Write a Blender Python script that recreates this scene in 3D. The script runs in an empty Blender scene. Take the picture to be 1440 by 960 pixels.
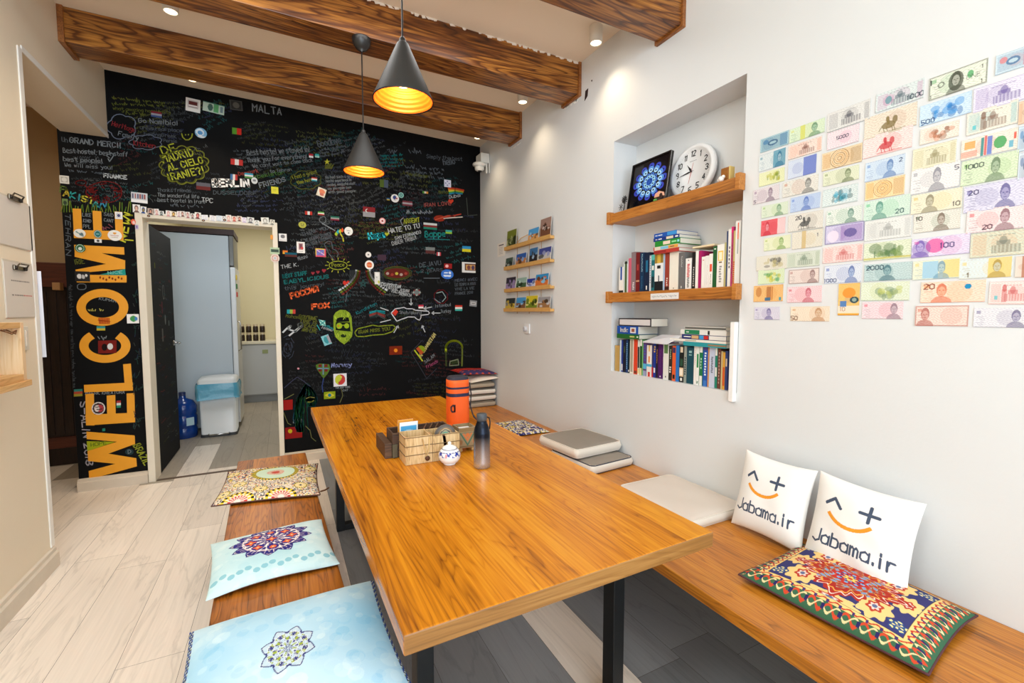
import bpy, math, random
import numpy as np
from mathutils import Vector, Matrix
C = bpy.context.scene.collection
random.seed(7)
RNG = np.random.RandomState(11)

# ------------------------------------------------------------------ camera
H = 1.43; F = 635.0; CX, CY = 720.0, 480.0
def _axes():
    a = np.array([1975-CX, 439-CY, F]); b = np.array([397-CX, 439-CY, F])
    b /= np.linalg.norm(b); a -= b*(a@b); a /= np.linalg.norm(a)
    z = np.cross(a, b)
    if z[1] > 0: z = -z
    return np.array([a, b, z])
M3 = _axes()            # rows: world X, Y, Z in camera (right, down, forward)
cam_d = bpy.data.cameras.new('camera'); cam = bpy.data.objects.new('camera', cam_d); C.objects.link(cam)
cam_d.sensor_width = 36; cam_d.lens = F*36/1440; cam_d.clip_start = 0.02
r_, d_, f_ = M3[:, 0], M3[:, 1], M3[:, 2]
m = Matrix.Identity(4)
for i in range(3):
    m[i][0] = r_[i]; m[i][1] = -d_[i]; m[i][2] = -f_[i]
m[2][3] = H
cam.matrix_world = m
bpy.context.scene.camera = cam
# ------------------------------------------------------------------ exposure, world, assumed daylight, added fills
vs = bpy.context.scene.view_settings
vs.view_transform = 'Standard'; vs.look = 'None'; vs.gamma = 1; vs.use_curve_mapping = False
vs.exposure = -0.09
w = bpy.data.worlds.new('world'); bpy.context.scene.world = w; w.use_nodes = True
w.node_tree.nodes['Background'].inputs[0].default_value = (0.86, 0.93, 1.0, 1)
w.node_tree.nodes['Background'].inputs[1].default_value = 2.3

def area(name, loc, rot, sx, sy, power, col, spread=math.pi):
    l = bpy.data.lights.new(name, 'AREA'); l.shape = 'RECTANGLE'; l.size = sx; l.size_y = sy
    l.energy = power; l.color = col; l.spread = spread
    o = bpy.data.objects.new(name, l); C.objects.link(o); o.location = loc; o.rotation_euler = rot
    return o
def point(name, loc, power, col, r=0.03):
    l = bpy.data.lights.new(name, 'POINT'); l.energy = power; l.color = col; l.shadow_soft_size = r
    o = bpy.data.objects.new(name, l); C.objects.link(o); o.location = loc
    return o
# added unseen area light, for daylight assumed to enter from behind the camera (rear wall y=-2.4) 
area('assumed_daylight_rear', (0.1, -2.3, 1.7), (math.radians(90), 0, 0), 2.6, 2.6, 90, (0.74, 0.88, 1.0))
point('added_fill_rear', (-0.45, 0.25, 2.75), 56, (0.80, 0.91, 1.0), 0.28)  # added unseen fill light, brightens the ceiling and upper walls
area('added_fill_overhead', (0.3, 2.35, 3.2), (0, 0, 0), 1.8, 0.5, 24, (0.97, 0.97, 0.95))  # added overhead fill without a fixture, lifts floor, cushions and niche
area('added_fill_kitchen', (-0.25, 7.4, 2.9), (0, 0, 0), 0.8, 1.2, 24, (1.0, 0.96, 0.88))  # added unseen fill that lights the kitchen beyond the doorway
area('added_fill_kitchen_front', (-0.4, 5.6, 2.9), (0, 0, 0), 0.6, 0.5, 14, (0.9, 0.96, 1.0))  # second added fill, cooler, for the front of the kitchen
area('added_fill_corridor', (-2.2, 4.2, 3.0), (0, 0, 0), 0.5, 0.5, 12, (1.0, 0.86, 0.66))  # added warm fill for the corridor, no fixture in view

# ------------------------------------------------------------------ pixel of the survey photo -> point on a real surface
def ray(x, y): return M3 @ np.array([x-CX, y-CY, F])
def atX(x, y, X): d = ray(x, y); k = X/d[0]; return Vector((X, d[1]*k, d[2]*k+H))
def atY(x, y, Y): d = ray(x, y); k = Y/d[1]; return Vector((d[0]*k, Y, d[2]*k+H))
def atZ(x, y, Z): d = ray(x, y); k = (Z-H)/d[2]; return Vector((d[0]*k, d[1]*k, Z))

# ------------------------------------------------------------------ colour / materials
def lin(c):
    c = np.asarray(c, float)/255.0
    return np.where(c <= 0.04045, c/12.92, ((c+0.055)/1.055)**2.4)
def L4(c): v = lin(c); return (float(v[0]), float(v[1]), float(v[2]), 1.0)
MATS = {}
def nt(name):
    mt = bpy.data.materials.new(name); mt.use_nodes = True
    return mt, mt.node_tree, mt.node_tree.nodes['Principled BSDF']
def mat(name, col, rough=0.55, metal=0.0, bump=0.0, bscale=200, spec=0.5, var=0.0, vscale=3.0, emit=None, estr=0, trans=0):
    if name in MATS: return MATS[name]
    mt, t, b = nt(name)
    b.inputs['Roughness'].default_value = rough; b.inputs['Metallic'].default_value = metal
    b.inputs['Specular IOR Level'].default_value = spec
    N = t.nodes.new
    tc = N('ShaderNodeTexCoord')
    n = N('ShaderNodeTexNoise'); n.inputs['Scale'].default_value = vscale; n.inputs['Detail'].default_value = 4
    t.links.new(tc.outputs['Object'], n.inputs['Vector'])
    mx = N('ShaderNodeMixRGB'); c = L4(col)
    mx.inputs[1].default_value = tuple(x*(1-var) for x in c[:3])+(1,); mx.inputs[2].default_value = tuple(min(1, x*(1+var)) for x in c[:3])+(1,)
    t.links.new(n.outputs['Fac'], mx.inputs[0]); t.links.new(mx.outputs[0], b.inputs['Base Color'])
    if bump:
        n2 = N('ShaderNodeTexNoise'); n2.inputs['Scale'].default_value = bscale; n2.inputs['Detail'].default_value = 3
        t.links.new(tc.outputs['Object'], n2.inputs['Vector'])
        bp = N('ShaderNodeBump'); bp.inputs['Strength'].default_value = bump; bp.inputs['Distance'].default_value = 0.01
        t.links.new(n2.outputs['Fac'], bp.inputs['Height']); t.links.new(bp.outputs[0], b.inputs['Normal'])
    if emit is not None:
        b.inputs['Emission Color'].default_value = L4(emit); b.inputs['Emission Strength'].default_value = estr
    if trans: b.inputs['Transmission Weight'].default_value = trans
    MATS[name] = mt; return mt
def painted(name='printed', rough=0.5, bump=0.0, bscale=400, spec=0.4):
    if name in MATS: return MATS[name]
    mt, t, b = nt(name); a = t.nodes.new('ShaderNodeAttribute'); a.attribute_name = 'Col'
    t.links.new(a.outputs['Color'], b.inputs['Base Color']); b.inputs['Roughness'].default_value = rough
    b.inputs['Specular IOR Level'].default_value = spec
    if bump:
        tc = t.nodes.new('ShaderNodeTexCoord'); n2 = t.nodes.new('ShaderNodeTexNoise'); n2.inputs['Scale'].default_value = bscale
        t.links.new(tc.outputs['Object'], n2.inputs['Vector'])
        bp = t.nodes.new('ShaderNodeBump'); bp.inputs['Strength'].default_value = bump; bp.inputs['Distance'].default_value = 0.01
        t.links.new(n2.outputs['Fac'], bp.inputs['Height']); t.links.new(bp.outputs[0], b.inputs['Normal'])
    MATS[name] = mt; return mt
def wood(name, dark, mid, light, axis='Y', scale=1.0, rough=0.35, contrast=1.0, band=3.2, plank=0.0, bump=0.15, dist=5.0, knots=0.3):
    """grain running along axis, in metres; dark late-wood lines over a mid/light body, optional boards of width plank"""
    if name in MATS: return MATS[name]
    mt, t, b = nt(name); N = t.nodes.new; K = t.links.new
    tc = N('ShaderNodeTexCoord'); mp = N('ShaderNodeMapping'); K(tc.outputs['Object'], mp.inputs[0])
    rot = {'Y': (0, 0, 0), 'X': (0, 0, math.pi/2), 'Z': (math.pi/2, 0, 0)}[axis]
    mp.inputs['Rotation'].default_value = rot
    vec = mp.outputs[0]
    if plank:
        sx = N('ShaderNodeSeparateXYZ'); K(vec, sx.inputs[0])
        dv = N('ShaderNodeMath'); dv.operation = 'DIVIDE'; dv.inputs[1].default_value = plank; K(sx.outputs[0], dv.inputs[0])
        fl = N('ShaderNodeMath'); fl.operation = 'FLOOR'; K(dv.outputs[0], fl.inputs[0])
        wn = N('ShaderNodeTexWhiteNoise'); wn.noise_dimensions = '1D'; K(fl.outputs[0], wn.inputs['W'])
        sc = N('ShaderNodeVectorMath'); sc.operation = 'SCALE'; sc.inputs['Scale'].default_value = 9.0; K(wn.outputs['Color'], sc.inputs[0])
        ad = N('ShaderNodeVectorMath'); ad.operation = 'ADD'; K(vec, ad.inputs[0]); K(sc.outputs[0], ad.inputs[1]); vec = ad.outputs[0]
    m2 = N('ShaderNodeMapping'); m2.inputs['Scale'].default_value = (6.5*scale, 0.62*scale, 6.5*scale); K(vec, m2.inputs[0])
    nz = N('ShaderNodeTexNoise'); nz.inputs['Scale'].default_value = 1.3; nz.inputs['Detail'].default_value = 2.5; nz.inputs['Distortion'].default_value = 0.3; K(m2.outputs[0], nz.inputs['Vector'])
    mu = N('ShaderNodeMath'); mu.operation = 'MULTIPLY'; mu.inputs[1].default_value = band*dist; K(nz.outputs['Fac'], mu.inputs[0])
    sn = N('ShaderNodeMath'); sn.operation = 'FRACT'; K(mu.outputs[0], sn.inputs[0])
    m3 = N('ShaderNodeMapping'); m3.inputs['Scale'].default_value = (70*scale, 1.6*scale, 70*scale); K(vec, m3.inputs[0])
    fn = N('ShaderNodeTexNoise'); fn.inputs['Scale'].default_value = 1.6; fn.inputs['Detail'].default_value = 5; K(m3.outputs[0], fn.inputs['Vector'])
    m4 = N('ShaderNodeMapping'); m4.inputs['Scale'].default_value = (9*scale, 1.4*scale, 9*scale); K(vec, m4.inputs[0])
    bn = N('ShaderNodeTexNoise'); bn.inputs['Scale'].default_value = 0.8; bn.inputs['Detail'].default_value = 3; K(m4.outputs[0], bn.inputs['Vector'])
    r1 = N('ShaderNodeValToRGB'); K(sn.outputs[0], r1.inputs[0])      # ring profile: thin dark late-wood line, soft on both sides
    e = r1.color_ramp.elements; e[0].position = 0; e[0].color = (0.12, 0.12, 0.12, 1); e[1].position = 1; e[1].color = (0.12, 0.12, 0.12, 1)
    for p_, v_ in ((0.10, .66), (0.3, .85), (0.62, .80), (0.86, .50)): x = r1.color_ramp.elements.new(p_); x.color = (v_, v_, v_, 1)
    kp = N('ShaderNodeMapping'); kp.inputs['Scale'].default_value = (5.2, 1.9, 5.2); K(vec, kp.inputs[0])
    vk = N('ShaderNodeTexVoronoi'); vk.inputs['Scale'].default_value = 1.0; K(kp.outputs[0], vk.inputs['Vector'])
    rk = N('ShaderNodeValToRGB'); K(vk.outputs['Distance'], rk.inputs[0]); rk.color_ramp.elements[0].position = .02; rk.color_ramp.elements[0].color = (.0, .0, .0, 1); rk.color_ramp.elements[1].position = .085
    # combine: fac = ring*.45 + fine*.35 + body*.35
    def mul(s, k, a=None):
        q = N('ShaderNodeMath'); q.operation = 'MULTIPLY_ADD'; q.inputs[1].default_value = k; K(s, q.inputs[0])
        if a is None: q.inputs[2].default_value = 0
        else: K(a, q.inputs[2])
        return q.outputs[0]
    f = mul(r1.outputs[0], 0.36*contrast); f = mul(fn.outputs['Fac'], 0.75, f); f = mul(bn.outputs['Fac'], 0.75, f)
    off = N('ShaderNodeMath'); off.operation = 'SUBTRACT'; off.inputs[1].default_value = 0.36*contrast*0.6+0.75-0.5; K(f, off.inputs[0]); f = off.outputs[0]
    if knots:
        f = mul(rk.outputs[0], knots, f); s3 = N('ShaderNodeMath'); s3.operation = 'SUBTRACT'; s3.inputs[1].default_value = knots; K(f, s3.inputs[0]); f = s3.outputs[0]
    if plank:
        f = mul(wn.outputs['Value'], 0.16, f); s2 = N('ShaderNodeMath'); s2.operation = 'SUBTRACT'; s2.inputs[1].default_value = 0.08; K(f, s2.inputs[0]); f = s2.outputs[0]
    r2 = N('ShaderNodeValToRGB'); K(f, r2.inputs[0]); e = r2.color_ramp.elements
    e[0].position = 0.12; e[0].color = L4(dark); e[1].position = 0.88; e[1].color = L4(light); q = e.new(0.48); q.color = L4(mid)
    K(r2.outputs[0], b.inputs['Base Color']); b.inputs['Roughness'].default_value = rough
    bp = N('ShaderNodeBump'); bp.inputs['Strength'].default_value = bump; bp.inputs['Distance'].default_value = 0.004; K(f, bp.inputs['Height']); K(bp.outputs[0], b.inputs['Normal'])
    MATS[name] = mt; return mt

# ------------------------------------------------------------------ objects
ORG = {}
def tag(o, label, cat, group=None, kind=None):
    if label: o['label'] = label
    if cat: o['category'] = cat
    if group: o['group'] = group
    if kind: o['kind'] = kind
    return o
def empty(name, loc, label=None, cat=None, group=None):
    o = bpy.data.objects.new(name, None); C.objects.link(o); o.location = loc; o.empty_display_size = 0.05
    ORG[o.name] = Vector(loc); tag(o, label, cat, group); return o
class MB:
    def __init__(s): s.v = []; s.f = []; s.m = []; s.c = None; s.smooth = []
    def add(s, vs, fs, mi=0, sm=False):
        k = len(s.v); s.v += [Vector(p) for p in vs]; s.f += [tuple(i+k for i in q) for q in fs]; s.m += [mi]*len(fs); s.smooth += [sm]*len(fs); return s
    def box(s, x0, x1, y0, y1, z0, z1, mi=0, M=None):
        p = [Vector((x, y, z)) for x in (x0, x1) for y in (y0, y1) for z in (z0, z1)]
        if M: p = [M @ q for q in p]
        return s.add(p, [(0, 1, 3, 2), (4, 6, 7, 5), (0, 4, 5, 1), (2, 3, 7, 6), (0, 2, 6, 4), (1, 5, 7, 3)], mi)
    def prism(s, poly, d, mi=0):      # poly: list of 3D points, extruded by vector d
        n = len(poly); d = Vector(d); p = [Vector(q) for q in poly]
        fs = [tuple(range(n)), tuple(range(2*n-1, n-1, -1))]+[(i, i+n, (i+1) % n+n, (i+1) % n) for i in range(n)]
        return s.add(p+[q+d for q in p], fs, mi)
    def lathe(s, prof, c=(0, 0, 0), n=32, mi=0, M=None, sm=True, cap=True):
        c = Vector(c); vs = []
        for r, z in prof:
            for i in range(n):
                a = 2*math.pi*i/n; p = Vector((r*math.cos(a), r*math.sin(a), z))
                vs.append((M @ p if M else p)+c)
        fs = [(j*n+i, j*n+(i+1) % n, (j+1)*n+(i+1) % n, (j+1)*n+i) for j in range(len(prof)-1) for i in range(n)]
        s.add(vs, fs, mi, sm)
        if cap:
            k = len(s.v)-len(vs)
            for j in (0, len(prof)-1):
                if prof[j][0] > 1e-4: s.f.append(tuple(k+j*n+i for i in range(n))); s.m.append(mi); s.smooth.append(False)
        return s
    def tube(s, pts, r, n=8, mi=0, closed=False):
        pts = [Vector(p) for p in pts]; vs = []; N_ = len(pts)
        up = Vector((0, 0, 1))
        for i, p in enumerate(pts):
            a = pts[(i-1) % N_] if (closed or i) else p; b = pts[(i+1) % N_] if (closed or i < N_-1) else p
            t = (b-a).normalized(); u = up.cross(t)
            if u.length < 0.1: u = Vector((1, 0, 0)).cross(t)
            u.normalize(); q = t.cross(u)
            rr = r[i] if isinstance(r, (list, tuple)) else r
            vs += [p+(u*math.cos(2*math.pi*j/n)+q*math.sin(2*math.pi*j/n))*rr for j in range(n)]
        fs = [((i % N_)*n+j, (i % N_)*n+(j+1) % n, ((i+1) % N_)*n+(j+1) % n, ((i+1) % N_)*n+j) for i in range(N_ if closed else N_-1) for j in range(n)]
        s.add(vs, fs, mi, True)
        if not closed:
            k = len(s.v)-len(vs); s.f += [tuple(k+j for j in range(n)), tuple(k+(N_-1)*n+j for j in range(n))]; s.m += [mi]*2; s.smooth += [False]*2
        return s
    def build(s, name, mats, parent=None, bevel=0, seg=2, origin=None, cols=None, autosm=False):
        me = bpy.data.meshes.new(name)
        if origin is None:
            xs = np.array([tuple(p) for p in s.v]); mn, mx = xs.min(0), xs.max(0); origin = Vector(((mn[0]+mx[0])/2, (mn[1]+mx[1])/2, mn[2]))
        else: origin = Vector(origin)
        me.from_pydata([tuple(p-origin) for p in s.v], [], s.f)
        if not isinstance(mats, (list, tuple)): mats = [mats]
        for q in mats: me.materials.append(q)
        me.polygons.foreach_set('material_index', s.m); me.polygons.foreach_set('use_smooth', [bool(x) for x in s.smooth])
        if cols is not None: setcol(me, cols)
        me.validate(); me.update()
        o = bpy.data.objects.new(name, me); C.objects.link(o); link(o, parent, origin)
        if bevel:
            b = o.modifiers.new('bevel', 'BEVEL'); b.width = bevel; b.segments = seg; b.limit_method = 'ANGLE'; b.angle_limit = math.radians(50)
        return o
def setcol(me, cols):
    a = me.color_attributes.new('Col', 'FLOAT_COLOR', 'POINT')
    k = np.ones((len(cols), 4), np.float32); k[:, :3] = cols; a.data.foreach_set('color', k.ravel())
def link(o, parent, origin):
    ORG[o.name] = Vector(origin)
    if parent is not None:
        o.parent = parent; o.location = Vector(origin)-ORG[parent.name]
    else: o.location = origin
def npmesh(name, V, Fq, mt, parent=None, cols=None, smooth=False, origin=None, mi=None):
    V = np.asarray(V, np.float64)
    if origin is None: mn, mx = V.min(0), V.max(0); origin = ((mn[0]+mx[0])/2, (mn[1]+mx[1])/2, mn[2])
    me = bpy.data.meshes.new(name); Fq = np.asarray(Fq, np.int32)
    me.vertices.add(len(V)); me.vertices.foreach_set('co', (V-np.array(origin)).astype(np.float32).ravel())
    me.loops.add(Fq.size); me.loops.foreach_set('vertex_index', Fq.ravel())
    me.polygons.add(len(Fq)); me.polygons.foreach_set('loop_start', np.arange(len(Fq))*Fq.shape[1])
    me.polygons.foreach_set('use_smooth', np.full(len(Fq), smooth))
    for q in (mt if isinstance(mt, (list, tuple)) else [mt]): me.materials.append(q)
    if mi is not None: me.polygons.foreach_set('material_index', mi)
    me.update(calc_edges=True); me.validate()
    if cols is not None: setcol(me, cols)
    o = bpy.data.objects.new(name, me); C.objects.link(o); link(o, parent, origin); return o

# ------------------------------------------------------------------ stroke lettering
G = {'A': "022842 1434", 'B': "02082837362505 25444332 02 3202", 'C': "472807032243", 'D': "02082846442202", 'E': "48080242 0535", 'F': "480802 0535",
 'G': "4728070322434525", 'H': "0802 4842 0545", 'I': "2822", 'J': "48432203", 'K': "0802 480542", 'L': "080242", 'M': "0208254842", 'N': "02084248",
 'O': "28070322434728", 'P': "02083847463505", 'Q': "28070322434728 2442", 'R': "02083847463505 2542", 'S': "4728070644432203", 'T': "0848 2822",
 'U': "0803224348", 'V': "082248", 'W': "0812253248", 'X': "0842 4802", 'Y': "082548 2522", 'Z': "08480242",
 'a': "4526050312324345 4642", 'b': "08023243453606", 'c': "461605031242", 'd': "48421203051646", 'e': "044445361605031242", 'f': "48281712 0636",
 'g': "461605041343 46413000", 'h': "0802 05264542", 'i': "2622 2728", 'j': "36312010 3738", 'k': "0802 360442", 'l': "2822", 'm': "0206 05162522 25364542",
 'n': "0206 05264542", 'o': "26050322434526", 'p': "0600 0636454332 02 3202", 'q': "4640 461605031242", 'r': "1216 142646", 's': "4616051434433202",
 't': "28233242 0646", 'u': "0603123243 4642", 'v': "062246", 'w': "0612253246", 'x': "0642 4602", 'y': "0623 462000", 'z': "06460242",
 '0': "28070322434728", '1': "172822", '2': "072847460242", '3': "07284746254443 432203", '4': "380444 3832", '5': "48080535444322 2202", '6': "480703224344 442503",
 '7': "084812", '8': "25060728474625040322434425", '9': "4525060728474322", 'Р': "02083847463505", 'О': "28070322434728", 'С': "472807032243", '!': "2824 2223", '?': "0728474624 2223", '.': "2223", ',': "2211", "'": "2827",
 'И': "08024842", 'Я': "42481807061545 2502", '/': "0248", '+': "0545 2723", '-': "0545", '*': "0545 2723 0743 4703"}
def strokes(text, slant=0.0, jit=0.0, gap=1.6, rnd=None):
    """-> list of polylines in units of cap height (0 = baseline, 1 = cap), total advance"""
    out = []; x = 0.0
    for ch in text:
        if ch == ' ': x += 3.4; continue
        g = G.get(ch)
        nar = ch in "Iil!.,'1"
        if g:
            for s in g.split():
                p = [(int(s[i]), int(s[i+1])) for i in range(0, len(s)-1, 2)]
                if len(p) < 2: continue
                p = [((px - (1.2 if nar else 0)) + x + (rnd.uniform(-jit, jit) if rnd else 0), py-2 + (rnd.uniform(-jit, jit) if rnd else 0)) for px, py in p]
                out.append([((a+b*slant)/6.0, b/6.0) for a, b in p])
        x += (1.6 if nar else 4) + gap
    return out, max(0.1, (x-gap)/6.0)

class Ribbon:
    """flat strokes laid on a plane: frame O + a*U + b*V, normal N"""
    def __init__(s): s.V = []; s.F = []; s.C = []; s.k = 0
    def seg(s, a, b, w, col, n):
        t = (b-a);
        if t.length < 1e-6: t = Vector((0.0001, 0, 0))
        tn = t.normalized(); q = n.cross(tn)*w/2; e = tn*w*0.35; k = len(s.V)
        s.V += [a-e-q, b+e-q, b+e+q, a-e+q]; s.F.append((k, k+1, k+2, k+3)); s.C += [col]*4
    def line(s, pts, w, col, n): 
        o_ = n*(4e-6*(s.k+1))
        for a, b in zip(pts[:-1], pts[1:]): s.seg(a+o_, b+o_, w, col, n)
    def poly(s, pts, col):
        s.k += 1; o_ = Vector((0, -4e-6*s.k, 0)); pts = [Vector(p)+o_ for p in pts]; c = sum(pts, Vector())/len(pts); m_ = len(pts)
        for i in range(m_):
            k = len(s.V); s.V += [c, pts[i], pts[(i+1) % m_], c.copy()]; s.F.append((k, k+1, k+2, k+2)); s.C += [col]*4
    def build(s, name, mt, parent, off):
        V = np.array([tuple(v) for v in s.V])+np.array(off); 
        me = bpy.data.meshes.new(name); o0 = V.mean(0)
        fs = [f if len(set(f)) == 4 else f[:3] for f in s.F]
        me.from_pydata((V-o0).tolist(), [], fs); me.materials.append(mt); setcol(me, np.array(s.C)); me.update()
        o = bpy.data.objects.new(name, me); C.objects.link(o); link(o, parent, Vector(o0)); return o

# ------------------------------------------------------------------ painter (prints, patterns)
class Img:
    def __init__(s, w, h, col=(255, 255, 255)):
        s.w, s.h = w, h; s.asp = h/w
        s.X, s.Y = np.meshgrid((np.arange(w)+.5)/w, (np.arange(h)+.5)/w*1.0)    # y from top, unit = width
        s.c = np.tile(lin(col), (h, w, 1)).astype(float)
    def put(s, mask, col, a=1.0): s.c[mask] = s.c[mask]*(1-a)+lin(col)*a; return s
    def rect(s, x0, y0, x1, y1, col, a=1.0): return s.put((s.X >= x0) & (s.X < x1) & (s.Y >= y0*s.asp) & (s.Y < y1*s.asp), col, a)
    def ell(s, cx, cy, rx, ry, col, a=1.0): return s.put(((s.X-cx)/rx)**2+((s.Y-cy*s.asp)/(ry*s.asp))**2 < 1, col, a)
    def ring(s, cx, cy, r, wd, col, a=1.0):
        d = np.hypot(s.X-cx, s.Y-cy*s.asp); return s.put(abs(d-r) < wd/2, col, a)
    def ln(s, x0, y0, x1, y1, wd, col, a=1.0):
        y0 *= s.asp; y1 *= s.asp; dx, dy = x1-x0, y1-y0; L = dx*dx+dy*dy+1e-12
        t = np.clip(((s.X-x0)*dx+(s.Y-y0)*dy)/L, 0, 1); d = np.hypot(s.X-x0-t*dx, s.Y-y0-t*dy); return s.put(d < wd/2, col, a)
    def text(s, t, x, y, hgt, wd, col, ang=0.0, a=1.0, gap=1.6, wid=None):
        st, adv = strokes(t, gap=gap); ca, sa = math.cos(ang), math.sin(ang); k = hgt; kx = (wid/adv) if wid else k
        for pl in st:
            for (ax, ay), (bx, by) in zip(pl[:-1], pl[1:]):
                f = lambda u, v: (x+u*kx*ca-(-v*k)*sa, (y*s.asp+(-v*k)*ca+u*kx*sa)/s.asp)
                p, q = f(ax, ay), f(bx, by); s.ln(p[0], p[1], q[0], q[1], wd, col, a)
        return s
    def grad(s, c0, c1, axis=0):
        t = (s.X if axis == 0 else s.Y/s.asp)[..., None]; s.c = lin(c0)*(1-t)+lin(c1)*t; return s
    def noise(s, amp, n=6, seed=0):
        r = np.random.RandomState(seed); q = np.zeros_like(s.X)
        for _ in range(n):
            kx, ky = r.uniform(-40, 40, 2); q += np.sin(kx*s.X+ky*s.Y+r.uniform(0, 6))
        s.c = np.clip(s.c*(1+amp*(q/n)[..., None]), 0, 1); return s
def sheet(name, O, U, V, img, thick, parent=None, mt=None, round_=False, curl=0.0, N_=None):
    """a thin printed card: O top-left, U to the right (m), V down (m). The front faces N; has thickness."""
    O, U, V = Vector(O), Vector(U), Vector(V); n = N_ or V.cross(U).normalized()
    mt = mt or painted(); h, w = img.h, img.w
    if round_:
        nr, na = max(6, w//2), 32; vs = []; cs = []
        for j in range(nr+1):
            for i in range(na):
                a = 2*math.pi*i/na; r = j/nr*0.5; u, v = 0.5+r*math.cos(a), 0.5+r*math.sin(a)
                vs.append(tuple(O+U*u+V*v+n*thick)); cs.append(img.c[min(h-1, int(v*h)), min(w-1, int(u*w))])
        for i in range(na):
            vs.append(tuple(Vector(vs[nr*na+i])-n*thick*0.95)); cs.append(cs[nr*na+i])
        fs = [(j*na+i, j*na+(i+1) % na, (j+1)*na+(i+1) % na, (j+1)*na+i) for j in range(nr+1) for i in range(na)]
        return npmesh(name, vs, fs, mt, parent, np.array(cs))
    gu = np.linspace(0, 1, w); gv = np.linspace(0, 1, h)
    UU, VV = np.meshgrid(gu, gv)
    P = np.array(O)+UU[..., None]*np.array(U)+VV[..., None]*np.array(V)+np.array(n)*(thick+curl*(np.sin(UU*math.pi*1.0)*0.5+np.clip(abs(UU-.5)*2, 0, 1)**4)[..., None])
    V0 = P.reshape(-1, 3); c0 = img.c.reshape(-1, 3)
    I = np.arange(w*h).reshape(h, w)
    fs = np.stack([I[:-1, :-1], I[1:, :-1], I[1:, 1:], I[:-1, 1:]], -1).reshape(-1, 4)
    bd = np.concatenate([I[0, :], I[1:, -1], I[-1, -2::-1], I[-2:0:-1, 0]]); nb = len(bd)
    Vb = V0[bd]-np.array(n)*(thick*0.95); cb = c0[bd]*0+np.array([.8, .8, .78]); k = len(V0)
    j = np.arange(nb); fb = np.stack([bd, bd[(j+1) % nb], k+(j+1) % nb, k+j], -1)
    return npmesh(name, np.vstack([V0, Vb]), np.vstack([fs, fb]), mt, parent, np.vstack([c0, cb]))
# ================================================================== SETTING
plaster = mat('plaster_white', (221, 224, 226), 0.5, bump=0.05, bscale=60, var=0.025, vscale=2.5)
plaster_l = mat('plaster_cream', (232, 218, 194), 0.55, bump=0.08, bscale=40, var=0.035, vscale=3)
plaster_c = mat('plaster_ceiling', (238, 224, 204), 0.7, bump=0.03, var=0.02)
tan_m = mat('corridor_paint', (196, 168, 128), 0.7, var=0.04)
cream_k = mat('kitchen_paint', (226, 216, 180), 0.6, var=0.03)
trimw = mat('trim_white', (236, 233, 226), 0.4, var=0.02)
trimd = mat('baseboard_paint', (214, 202, 184), 0.5, var=0.08, vscale=12, bump=0.1)
black_p = mat('blackboard_paint', (12, 13, 15), 0.7, bump=0.05, bscale=90, var=0.25, vscale=2.0, spec=0.12)
YB = 4.72; WX = 2.0; LX = -1.19
def zc(x): return 3.25+(2.0-x)*0.025
def struct(o): o['kind'] = 'structure'; return o
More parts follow.
